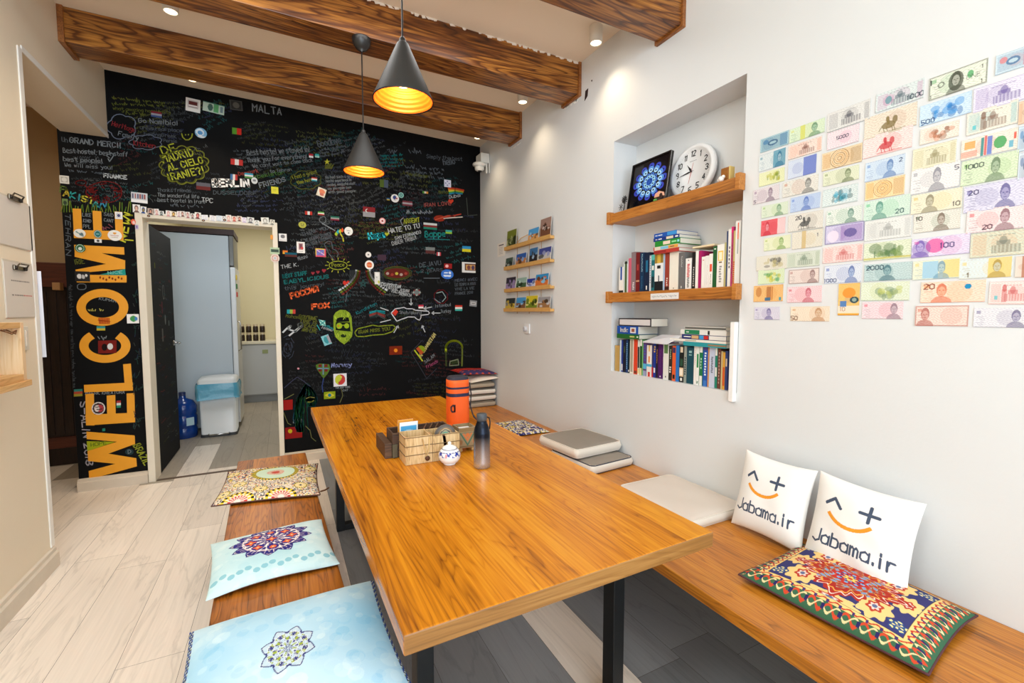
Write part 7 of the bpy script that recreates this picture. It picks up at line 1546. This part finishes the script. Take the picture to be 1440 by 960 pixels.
letter('O', ringp(144, 432, 36.5, 26, 23.5, 14.5, 0, 2*math.pi))
letter('M', [[(104, 344), (174.5, 347.5), (175, 358), (105, 353)], [(105, 344), (105, 361), (176, 377), (176, 366)], [(176, 366), (176, 378), (107, 384), (106, 379)], [(107, 386), (178, 387), (178, 397), (108, 397)]])
letter('E', [[(103, 323), (173, 325), (174, 338), (104, 334.5)], [(102, 293), (114, 293.5), (116, 335), (104, 334.5)], [(130, 296), (142.5, 297), (144, 337), (132, 336)], [(161, 297), (172, 298), (174, 338), (163, 337)]])
rb = Ribbon()
fill(rb, [(122, 620), (162, 621), (123, 634)], (160, 170, 30)); write(rb, 'HOPE', 128, 628, 150, 624.5, 5, (70, 90, 30)); fill(rb, [(140, 386), (176, 378), (177, 387)], (40, 150, 140)); write(rb, 'NICE', 152, 385.5, 172, 384, 3.6, (150, 210, 200))
quad(rb, 151, 487.5, 26, 18, [(120, 34, 30)]); disc(rb, 155, 487, 4, 4.5, (220, 220, 220)); disc(rb, 147, 488, 4, 5, (30, 20, 20)); quad(rb, 142, 461.5, 12, 6, [(60, 150, 150), (200, 180, 60)]); quad(rb, 167, 568, 6, 10, [(170, 60, 60), (220, 220, 220), (50, 140, 110)]); quad(rb, 110, 552, 12, 10, [(50, 120, 110), (170, 70, 50), (150, 140, 50)])
quad(rb, 146, 604, 4, 4, [(40, 130, 110)])
for i in range(9): path(rb, [(139+i*1.8, 447), (140+i*1.7, 455)], (190, 70, 30), 1.0)
path(rb, [(138, 450), (155, 452)], (190, 70, 30), 1.0)
for i in range(8): disc(rb, 141+i*4.3, 392+(i % 3)*1.6-2, 1.3, 1.7, (140, 60, 26))
cloud(rb, 115, 399+4, 6, 4, W1, 4, 1.0, .1); disc(rb, 182, 635, 6, 4.5, (40, 60, 66)); write(rb, 'D', 180, 637.5, 184, 637, 5, W1)
for i in range(40): x, y = 188+crnd.uniform(-1, 9), crnd.uniform(380, 600); path(rb, [(x, y), (x+crnd.uniform(-3, 3), y+crnd.uniform(2, 7))], crnd.choice([(34, 64, 58), (40, 50, 70), (60, 64, 60)]), .8)
rb.build('strip_drawings', chalk_m, wall_back, (0, -.0014, 0))['kind'] = 'structure'

# ================================================================== STICKERS
def stick(cx, cy, w, h, img, label, rnd_=False, rot=0.0, name='sticker', cat='sticker', group=None, Y=YB-.001, th=.0018):
    c = Wp(cx, cy, Y); k = mpp(c); sl = 0
    u = Vector((math.cos(rot), 0, -math.sin(rot))); v = Vector((-math.sin(rot), 0, -math.cos(rot)))
    kx = k*1.0
    # horizontal scale on the wall: metres per pixel along x
    kx = (Wp(cx+5, cy-(cy-439)*5/(1975-cx)*-1*0+(439-cy)*5/(1975-cx), Y)-Wp(cx, cy, Y)).length/5
    U, V = u*(w*kx), v*(h*k); o = sheet(name, c-U/2-V/2, U, V, img, th, round_=rnd_); tag(o, label, cat, group); return o
def I(w=24, h=24, bg=(236, 236, 232)): return Img(w, h, bg)
im = I(28, 26); im.rect(.15, .15, .85, .75, (200, 196, 196)); im.rect(.2, .25, .8, .65, (90, 24, 24)); im.rect(.2, .5, .8, .6, (236, 230, 230)); stick(271.5, 148, 20.5, 18, im, 'small white framed card with dark red centre, high on the black wall', rot=.06)
im = I(40, 20, (190, 214, 200)); im.rect(0, 0, 1, .1, (60, 120, 110)); im.ell(.35, .5, .12, .35, (60, 100, 90)); im.rect(.5, .1, .72, .9, (90, 170, 110)); im.rect(.8, .2, .92, .8, (110, 140, 150)); o = stick(300.5, 152, 30, 13, im, 'green banknote stuck on the black wall beside the small framed card', rot=.09, name='banknote', cat='banknote')
im = I(24, 20, (40, 42, 44)); im.rect(.05, .05, .95, .95, (64, 66, 66)); im.rect(.12, .12, .88, .88, (30, 32, 32)); im.ell(.5, .5, .25, .3, (90, 90, 84)); stick(332, 148, 18, 13, im, 'dark grey photo card right of the green note on the black wall', rot=-.05)
im = I(24, 20, (120, 180, 220)); im.ell(.4, .45, .34, .35, (226, 240, 250)); im.ell(.45, .5, .2, .2, (80, 150, 210)); im.rect(.3, .75, 1, .95, (226, 232, 236)); stick(282.5, 187, 17, 14, im, 'blue and white cloud shaped sticker below the framed card', rot=.2, rnd_=True)
im = I(30, 20, (200, 206, 214)); 
for k in range(6): im.rect(.08+.14*k, .15, .17+.14*k, .6, ((90, 90, 120), (150, 70, 70))[k % 2])
im.rect(0, .72, 1, .95, (240, 242, 244)); stick(196, 278, 23, 14, im, 'white and grey skyline sticker above the left end of the door frame', rot=.03)
im = I(20, 16, (226, 224, 216)); im.rect(.15, .2, .85, .8, (180, 178, 170)); im.ell(.5, .5, .25, .25, (226, 224, 216)); stick(90.5, 252.5, 13.5, 11, im, 'white square label at the left edge of the black wall')
im = I(16, 12, (110, 140, 80)); im.ell(.5, .6, .3, .3, (40, 60, 40)); stick(91.5, 284, 8, 9, im, 'small green label below the white one at the wall left edge')
im = I(16, 16, (232, 226, 40)); im.rect(.25, .35, .7, .42, (180, 170, 30)); im.rect(.25, .55, .6, .62, (180, 170, 30)); stick(386.5, 267.5, 10, 9.5, im, 'bright yellow sticky note right of the BERLIN lettering')
im = I(20, 20, (226, 216, 196)); im.ell(.5, .4, .38, .25, (226, 130, 90)); im.ell(.6, .7, .25, .15, (200, 110, 90)); im.ln(.1, .2, .3, .8, .12, (232, 232, 222)); stick(452, 270.5, 12, 12, im, 'irregular white and orange animal sticker below the yellow chalk bubble', rot=.3)
im = I(18, 18, (216, 220, 222)); im.rect(.3, .35, .7, .6, (120, 124, 130)); stick(357.8, 254, 9, 9, im, 'small round silver sticker at the end of BERLIN', rnd_=True)
im = I(24, 24, (240, 240, 238)); im.ell(.45, .4, .22, .22, (40, 60, 130)); im.ell(.7, .5, .12, .1, (200, 60, 60)); im.rect(.35, .65, .6, .72, (50, 50, 60)); stick(555.4, 278.8, 11.4, 11.4, im, 'round white sticker with blue and red figure, centre right of the wall', rnd_=True)
im = I(20, 20, (150, 206, 196)); im.ell(.5, .5, .3, .3, (30, 110, 104)); im.ell(.5, .5, .14, .14, (150, 206, 196)); stick(564, 274.3, 7.6, 7.6, im, 'small round teal sticker touching the white round one', rnd_=True)
im = I(20, 20, (222, 222, 240)); 
for k in range(3):
    for q in range(3):
        if (k+q) % 2: im.rect(.15+.25*k, .15+.25*q, .32+.25*k, .32+.25*q, (110, 110, 170))
stick(629.4, 258, 9.5, 10, im, 'small square pale violet sticker above the chalk rainbow')
im = I(24, 24, (238, 238, 234)); im.rect(.3, .4, .7, .48, (150, 150, 150)); im.ell(.5, .72, .08, .08, (60, 60, 60)); stick(490.2, 325, 12, 12, im, 'round white badge right of the chalk flower', rnd_=True)
im = I(20, 20, (176, 176, 50)); im.ell(.35, .4, .06, .09, (50, 50, 20)); im.ell(.62, .4, .06, .09, (50, 50, 20)); im.rect(.3, .62, .68, .7, (60, 60, 24)); stick(425.2, 316, 11, 9, im, 'yellow smiley face sticker under the two small chalk flags', rnd_=True)
im = I(20, 20, (238, 238, 238)); im.ell(.5, .38, .26, .24, (110, 110, 114)); im.rect(.1, .8, .9, .86, (150, 150, 150)); stick(397.7, 333.8, 11, 10.5, im, 'white square logo sticker just right of the door frame')
im = I(20, 28, (240, 238, 236)); im.rect(.25, .15, .75, .7, (170, 130, 130)); im.rect(.35, .2, .65, .6, (110, 50, 60)); im.ell(.65, .55, .14, .12, (200, 40, 40)); im.rect(.25, .82, .75, .87, (120, 120, 120)); stick(423, 347.8, 11.5, 15.5, im, 'white playing card sized sticker with a red figure')
im = I(28, 22, (226, 190, 60)); im.rect(0, .8, 1, 1, (210, 60, 90)); im.rect(.85, 0, 1, 1, (210, 60, 90)); im.rect(.12, .12, .82, .8, (120, 90, 180)); im.ln(.15, .2, .8, .7, .08, (226, 190, 220)); im.ln(.15, .7, .8, .2, .08, (80, 130, 200)); stick(451, 355.3, 14.5, 11.5, im, 'colourful violet, yellow and pink rectangular sticker')
im = I(20, 20, (236, 150, 150)); im.ell(.5, .5, .34, .34, (240, 226, 226)); im.ell(.5, .5, .16, .16, (160, 30, 30)); stick(537.7, 310.6, 8.8, 8.8, im, 'pink ringed round sticker above the word Hope', rnd_=True)
im = I(20, 20, (236, 232, 228)); im.ell(.5, .5, .12, .12, (60, 50, 50)); stick(518, 358, 8, 8, im, 'small round white sticker with a dark dot', rnd_=True)
im = I(24, 24, (238, 236, 232)); im.ell(.5, .5, .3, .3, (216, 96, 30)); im.rect(.2, .52, .8, .56, (240, 200, 150)); stick(519.4, 372.4, 12.6, 12.6, im, 'round white sticker with an orange centre', rnd_=True)
im = I(16, 30, (222, 222, 218)); im.ell(.5, .2, .3, .14, (240, 240, 238)); im.ell(.75, .8, .2, .12, (190, 190, 70)); im.rect(.3, .4, .5, .46, (140, 140, 140)); stick(530.5, 391, 7.5, 17, im, 'tall narrow white penguin like sticker below the round ones')
im = I(34, 28, (226, 226, 224)); im.rect(.22, .14, 1, .78, (90, 50, 40)); im.rect(.3, .25, .95, .7, (200, 150, 80)); im.ell(.5, .5, .12, .2, (110, 50, 50)); im.ell(.8, .5, .12, .2, (70, 50, 90)); stick(659.2, 376, 19, 14.5, im, 'framed instant photo at the right edge of the black wall', name='instant_photo', cat='photo')
im = I(30, 24, (40, 110, 206)); im.rect(.25, .28, .55, .42, (226, 236, 250)); im.ell(.7, .35, .1, .14, (226, 236, 250)); im.rect(.2, .58, .8, .74, (226, 236, 250)); stick(629, 385.5, 17.5, 13.5, im, 'blue oval sticker with white lettering', rnd_=True)
im = I(30, 30, (228, 230, 238)); im.ell(.5, .48, .38, .40, (190, 40, 36)); d = np.hypot(im.X-.5, im.Y-.48); im.put((d < .38) & (im.X < .5+.12*np.sin((im.Y-.1)*7)), (190, 200, 40)); im.ell(.58, .28, .07, .07, (230, 210, 80)); im.ell(.42, .68, .06, .06, (150, 40, 30)); stick(478.3, 534, 18.5, 18, im, 'white square with red and yellow yin yang symbol')
im = I(22, 28, (120, 190, 200)); im.ell(.5, .5, .3, .35, (30, 140, 150)); im.rect(.7, .1, 1, .9, (150, 150, 160)); stick(459, 478, 11, 14, im, 'teal and grey tilted card beside the green bearded face', rot=-.35)
im = I(18, 14, (132, 134, 136)); im.rect(.15, .3, .85, .75, (190, 190, 190)); im.rect(.3, .4, .7, .6, (110, 110, 110)); stick(665.5, 426.5, 10, 8.5, im, 'small grey rectangular label near the right edge of the wall', rot=.1)
# on the WELCOME strip
im = I(22, 16, (240, 240, 238)); im.ell(.55, .5, .28, .3, (60, 150, 80)); im.ell(.75, .5, .12, .2, (60, 130, 200)); stick(187, 448, 17, 13, im, 'white label with green and blue bird at the door frame by the O', Y=YB-.028)
im = I(20, 18, (238, 238, 232)); im.ln(.2, .3, .8, .8, .1, (90, 140, 140)); im.ell(.65, .6, .15, .2, (90, 120, 130)); stick(112, 328, 17, 12, im, 'white oval sticker with leaf on the left foot of the upper E', rnd_=True, Y=YB-.003)
im = I(20, 20, (20, 110, 110)); im.ring(.5, .5, .42, .07, (220, 236, 236)); im.rect(.3, .46, .7, .54, (150, 200, 200)); stick(137.5, 329, 11, 11, im, 'dark teal round sticker on the middle of the upper E', rnd_=True, Y=YB-.003)
im = I(26, 20, (240, 240, 236)); im.ell(.5, .3, .1, .1, (230, 160, 60)); im.rect(.2, .5, .8, .55, (200, 160, 160)); im.rect(.25, .65, .75, .69, (190, 180, 160)); stick(161.5, 331, 20, 15, im, 'large white oval sticker on the right foot of the upper E', rnd_=True, Y=YB-.003)
im = I(20, 20, (240, 240, 238)); im.ell(.5, .5, .2, .2, (60, 60, 110)); im.ring(.5, .5, .3, .04, (150, 150, 190)); stick(167, 303, 10.5, 10, im, 'small white card with a blue flower on the upper E', Y=YB-.003)
im = I(24, 20, (26, 96, 60)); im.ring(.5, .5, .36, .04, (200, 226, 206)); im.ell(.5, .55, .16, .2, (230, 236, 230)); stick(112.8, 349, 15, 11.5, im, 'green oval emblem sticker on the letter M', rnd_=True, Y=YB-.003)
im = I(26, 18, (16, 16, 18)); im.ell(.3, .5, .14, .24, (220, 220, 220)); im.ell(.55, .55, .1, .2, (200, 200, 200)); im.ell(.75, .4, .08, .14, (230, 230, 230)); stick(116, 388.5, 21, 14, im, 'black card with white script on the letter M', Y=YB-.003)
im = I(16, 12, (236, 236, 236)); im.ell(.5, .5, .2, .3, (60, 60, 60)); stick(138, 338.5, 10, 5, im, 'tiny white label between the letters E and M', Y=YB-.003)
im = I(28, 28, (222, 216, 212)); im.ell(.5, .5, .42, .42, (40, 20, 24)); im.ell(.6, .5, .28, .3, (170, 50, 60)); im.ell(.38, .5, .18, .26, (226, 216, 210)); im.rect(.3, .35, .55, .42, (30, 20, 20)); im.rect(.35, .55, .8, .6, (30, 20, 20)); stick(138.5, 574, 19, 18, im, 'round lion head sticker on the lower E', rnd_=True, Y=YB-.003)
# stickers on the right door jamb
im = I(20, 14, (180, 206, 170)); im.rect(.1, .3, .9, .7, (40, 70, 50)); stick(386.5, 352.5, 13, 9, im, 'green and white rectangular sticker on the right door jamb', Y=YB-.028)
im = I(20, 20, (226, 210, 200)); im.ring(.5, .5, .3, .06, (190, 120, 110)); im.ell(.5, .5, .14, .14, (180, 190, 200)); stick(386.8, 363, 12.5, 12, im, 'round pink rimmed sticker on the right door jamb', rnd_=True, Y=YB-.028)
im = I(12, 14, (226, 150, 40)); stick(382, 333.5, 3.6, 6.5, im, 'tiny orange tab hanging at the right jamb', Y=YB-.026)
im = I(16, 16, (226, 90, 50)); im.ell(.6, .6, .3, .3, (240, 200, 190)); stick(187.5, 312, 7, 8, im, 'small orange sticker on the left door jamb corner', rnd_=True, Y=YB-.028)
im = I(14, 16, (190, 180, 214)); im.ell(.5, .5, .2, .3, (120, 100, 160)); stick(192.5, 319, 4.5, 6, im, 'tiny lilac sticker on the left door jamb', Y=YB-.028)
for i, (x, y) in enumerate(((209, 303.5), (286, 309.8), (316, 309.2))):
    im = I(12, 10, (60, 30, 24)); im.ell(.5, .5, .2, .2, (200, 160, 120)); stick(x, y, 4.6, 3, im, 'tiny brown eye shaped sticker on the lintel, %s' % ('left one', 'middle one', 'right one')[i], rnd_=True, group='eye stickers on the lintel', Y=YB-.028)
# row of little portrait photos along the lintel; (x, y, w, h, background, hair, skin, text)
S6 = 6.545
ports = [(78, 118, 68, 72, (236, 236, 234), (120, 90, 80), (220, 180, 160), 'short haired man in pale shirt'), (142, 132, 54, 62, (236, 236, 236), (30, 70, 140), (150, 130, 60), 'figure in a blue veil'), (208, 146, 56, 56, (190, 170, 160), (50, 40, 40), (206, 150, 130), 'dark haired man on beige'), (264, 150, 44, 56, (236, 232, 232), (200, 150, 150), (236, 206, 196), 'pale pink smiling face'), (308, 162, 46, 40, (226, 230, 230), (60, 70, 70), (150, 160, 160), 'grey green cropped head'),
 (372, 164, 50, 52, (238, 236, 234), (216, 160, 160), (236, 210, 200), 'faded pink face'), (420, 170, 52, 48, (236, 226, 206), (120, 80, 40), (220, 180, 90), 'tan face on cream'), (470, 170, 40, 50, (240, 238, 240), (190, 160, 170), (236, 216, 210), 'very pale face'), (502, 168, 44, 48, (236, 232, 228), (110, 60, 50), (230, 186, 170), 'brown haired face'), (550, 178, 42, 56, (232, 226, 222), (170, 110, 110), (226, 190, 180), 'smudged red brown face'), (594, 188, 38, 46, (226, 222, 220), (80, 66, 66), (210, 170, 160), 'half turned dark haired face'),
 (642, 184, 58, 58, (236, 234, 230), (110, 30, 36), (226, 130, 120), 'dark red haired woman'), (706, 200, 62, 44, (236, 238, 244), (226, 226, 236), (240, 240, 244), 'almost blank print'), (780, 208, 60, 50, (240, 240, 242), (216, 216, 226), (236, 236, 240), 'blank white print'), (838, 208, 52, 48, (220, 230, 240), (200, 216, 230), (230, 236, 244), 'pale blue print'), (880, 214, 40, 50, (238, 238, 240), (170, 170, 176), (236, 232, 230), 'white print with grey mark'),
 (926, 208, 50, 60, (236, 232, 226), (216, 160, 150), (240, 220, 210), 'soft pink face on white'), (978, 214, 48, 48, (232, 216, 206), (190, 70, 50), (236, 160, 140), 'orange red haired face'), (1026, 212, 44, 46, (230, 216, 206), (90, 50, 40), (226, 160, 140), 'long brown haired woman'), (1070, 224, 44, 46, (236, 230, 240), (206, 190, 226), (240, 230, 240), 'lilac tinted print'), (1128, 226, 64, 52, (228, 230, 228), (90, 90, 96), (200, 196, 196), 'grey haired man'), (1186, 250, 44, 44, (236, 236, 234), (150, 160, 150), (230, 230, 226), 'line drawn head'),
 (1262, 232, 72, 60, (236, 236, 230), (150, 150, 140), (230, 230, 224), 'cream print with doodle'), (1328, 244, 44, 46, (230, 228, 216), (120, 120, 110), (226, 220, 206), 'small doodle at the right end')]
for i, (x, y, w_, h_, bg, hair, skin, d_) in enumerate(ports):
    im = Img(20, 20, bg); im.ell(.5, 1.0, .36, .26, hair); im.ell(.5, .45, .26, .33, hair); im.ell(.5, .52, .17, .24, skin)
    stick(180+x/S6, 275+y/S6, w_/S6, h_/S6, im, 'tiny print of a %s along the door frame top' % d_, name='portrait_print', cat='photo', group='portrait prints along the door lintel', rot=crnd.uniform(-.08, .08), Y=YB-.026-.0006*(i % 3))

# ================================================================== LEFT WALL THINGS
def lw(x, y, X=LX): return atX(x, y, X)
pap = (214, 206, 196)
def clipboard(tl, tr, br, bl, clipc, label, lines, size=1.0):
    a, b_, c_, d_ = lw(*tl), lw(*tr), lw(*br), lw(*bl); W = (b_-a).length; Hh = (d_-a).length
    t = empty('clipboard', (LX+.01, (a.y+b_.y)/2, d_.z), label, 'clipboard', 'clipboards on the left wall')
    im = Img(60, int(60*Hh/W), pap); r = random.Random(3)
    for (fx, fy, wd, cc) in lines:
        x = fx
        while x < fx+wd: s_ = r.uniform(.03, .07); im.rect(x, fy-.012, x+s_, fy+.012, cc); x += s_+.02
    a2 = Vector((LX+.004, a.y, max(a.z, b_.z))); sheet('paper_sheet', a2, (0, b_.y-a.y, 0), (0, 0, d_.z-a2.z), im, .002, t)
    b = MB(); b.box(LX+.0005, LX+.004, a.y-.004, b_.y+.004, d_.z-.005, a2.z+.01); b.build('backing_board', mat('board_beige', (206, 196, 178), .6), t, bevel=.001)
    cy, cz = clipc; b = MB(); b.box(LX+.006, LX+.016, cy-.055, cy+.055, cz-.012, cz+.014); b.build('clip_plate', mat('clip_steel', (120, 110, 96), .25, .9), t, bevel=.004)
    MB().tube([(LX+.016, cy-.05, cz-.004), (LX+.03, cy-.045, cz+.02), (LX+.03, cy+.045, cz+.02), (LX+.016, cy+.05, cz-.004)], .0035, 6).build('clip_wire', MATS['clip_steel'] if 'clip_steel' in MATS else steel, t)
    for s in (-1, 1): MB().lathe([(.0, 0), (.010, 0), (.010, .006), (.0, .008)], (LX+.016, cy+s*.047, cz), 12, M=Matrix.Rotation(math.pi/2, 4, 'Y')).build('clip_rivet', mat('rivet_dark', (50, 42, 36), .4, .5), t)
pc_ = lw(23, 377); clipboard((2, 366), (43, 380), (43, 446), (4, 446), (pc_.y, pc_.z), 'lower clipboard with two printed lines on the left wall', [(.22, .34, .62, (40, 36, 36)), (.22, .60, .40, (40, 36, 36)), (.62, .60, .24, (190, 50, 40))])
pc_ = lw(16, 279); clipboard((-14, 268), (40, 290), (36, 344), (-16, 338), (pc_.y, pc_.z), 'upper clipboard with a blank sheet on the left wall', [])
# light switch
p0, p1 = lw(29, 459), lw(37, 492); t = empty('light_switch', (LX, (p0.y+p1.y)/2, p1.z), 'white light switch half hidden behind the wooden frame shelf', 'light switch')
b = MB(); b.box(LX+.0005, LX+.010, p0.y-.01, p1.y+.01, p1.z, p0.z); b.build('switch_plate', mat('switch_white', (222, 214, 200), .35), t, bevel=.003)
b = MB(); b.box(LX+.010, LX+.015, p0.y+.01, p1.y-.01, p1.z+.02, p0.z-.02); b.build('rocker', MATS['switch_white'], t, bevel=.002)
# white paper hanging beyond the wall edge
a, c_ = atY(50, 381, 3.40), atY(65, 502, 3.40)
im = Img(20, 50, (226, 228, 238)); o = sheet('hanging_paper', (-1.26, 3.385, a.z), (c_.x+1.26+.0, .02, 0), (.0, 0, c_.z-a.z), im, .0015); tag(o, 'white paper sheet sticking out past the end of the left wall', 'paper sheet')
# wooden frame shelf
fw = wood('raw_pine', (190, 146, 92), (226, 192, 146), (240, 216, 180), 'Z', 1.5, .5, .7); fwy = wood('raw_pine_long', (180, 130, 70), (216, 170, 110), (234, 200, 150), 'Y', 1.5, .5, .7)
t = empty('wall_box_shelf', (LX+.07, 2.9, 1.05), 'open pine frame box mounted low on the left wall, cut by the photo edge', 'shelf')
XF = LX+.125; e1, e2 = atX(33, 453, XF), atX(33, 535, XF); zt, zb, yr = e1.z, e2.z, e1.y
b = MB(); b.box(LX+.001, XF, yr-.03, yr, zb, zt); b.build('side_board', fw, t, bevel=.002)
b = MB(); b.box(LX+.001, XF, yr-.50, yr-.03, zt-.025, zt); b.build('top_board', fwy, t, bevel=.002)
b = MB(); b.box(LX+.001, XF, yr-.50, yr-.03, zb, zb+.03); b.build('bottom_board', fwy, t, bevel=.002)
b = MB(); b.box(LX+.001, XF+.012, yr-.52, yr+.012, zb-.028, zb-.0005); b.build('ledge', fwy, t, bevel=.003)
b = MB(); b.box(LX+.001, LX+.05, yr-.5, yr-.10, zb-.075, zb-.029); b.build('support_batten', mat('batten_brown', (96, 48, 26), .5), t, bevel=.003)
b = MB(); b.box(LX+.0005, LX+.006, yr-.5, yr-.03, zb+.03, zt-.025); b.build('back_panel', mat('grey_back', (150, 146, 140), .6), t)
b = MB()
for k in range(4): b.tube([(XF-.02, yr-.16+.02*k, zt-.03), (XF-.0, yr-.12+.015*k, zt-.045-.006*(k % 2)), (XF-.01, yr-.04, zt-.035)], .0022, 5)
b.build('twig', mat('twig_brown', (130, 84, 46), .7), t)
# ================================================================== NEST SMALL PIECES UNDER THE PART THEY BELONG TO
NEST = {'spine_print': 'cover', 'spine_lettering': 'cover', 'gold_lining': 'lamp_shade', 'cord_grip': 'cord', 'seam_piping': 'pad_side', 'clip_wire': 'clip_plate', 'clip_rivet': 'clip_plate',
        'clock_numerals': 'clock_case', 'minute_marks': 'clock_case', 'mandala_print': 'picture_frame', 'silver_edge': 'picture_frame', 'navy_stripe': 'bag_body', 'printed_letters': 'bag_body',
        'plug': 'socket_plate', 'rocker': 'switch_plate', 'scorched_knot': 'string_loop', 'scorch_mark': 'front_panel', 'blue_rim': 'bowl', 'handle': 'fridge_door', 'label_sticker': 'bottle', 'paper_label': 'shelf_board',
        'ledge_lip': 'ledge', 'lens': 'sensor_dome', 'bin_bag': 'bin_body', 'pedal': 'bin_base', 'gold_side': 'block', 'house_door': 'house_body', 'painted_front': 'box_body', 'foot': 'box_body', 'sticker': 'cabinet_door'}
for o in list(C.objects):
    b_ = o.name.split('.')[0]
    if b_ in NEST and o.parent is not None and o.parent.type == 'EMPTY':
        sib = [c for c in o.parent.children if c.name.split('.')[0] == NEST[b_]]
        if sib:
            w_ = ORG[o.name]; s_ = min(sib, key=lambda c: (ORG[c.name]-w_).length) if b_ != 'navy_stripe' else sib[0]
            o.parent = s_; o.location = w_-ORG[s_.name]
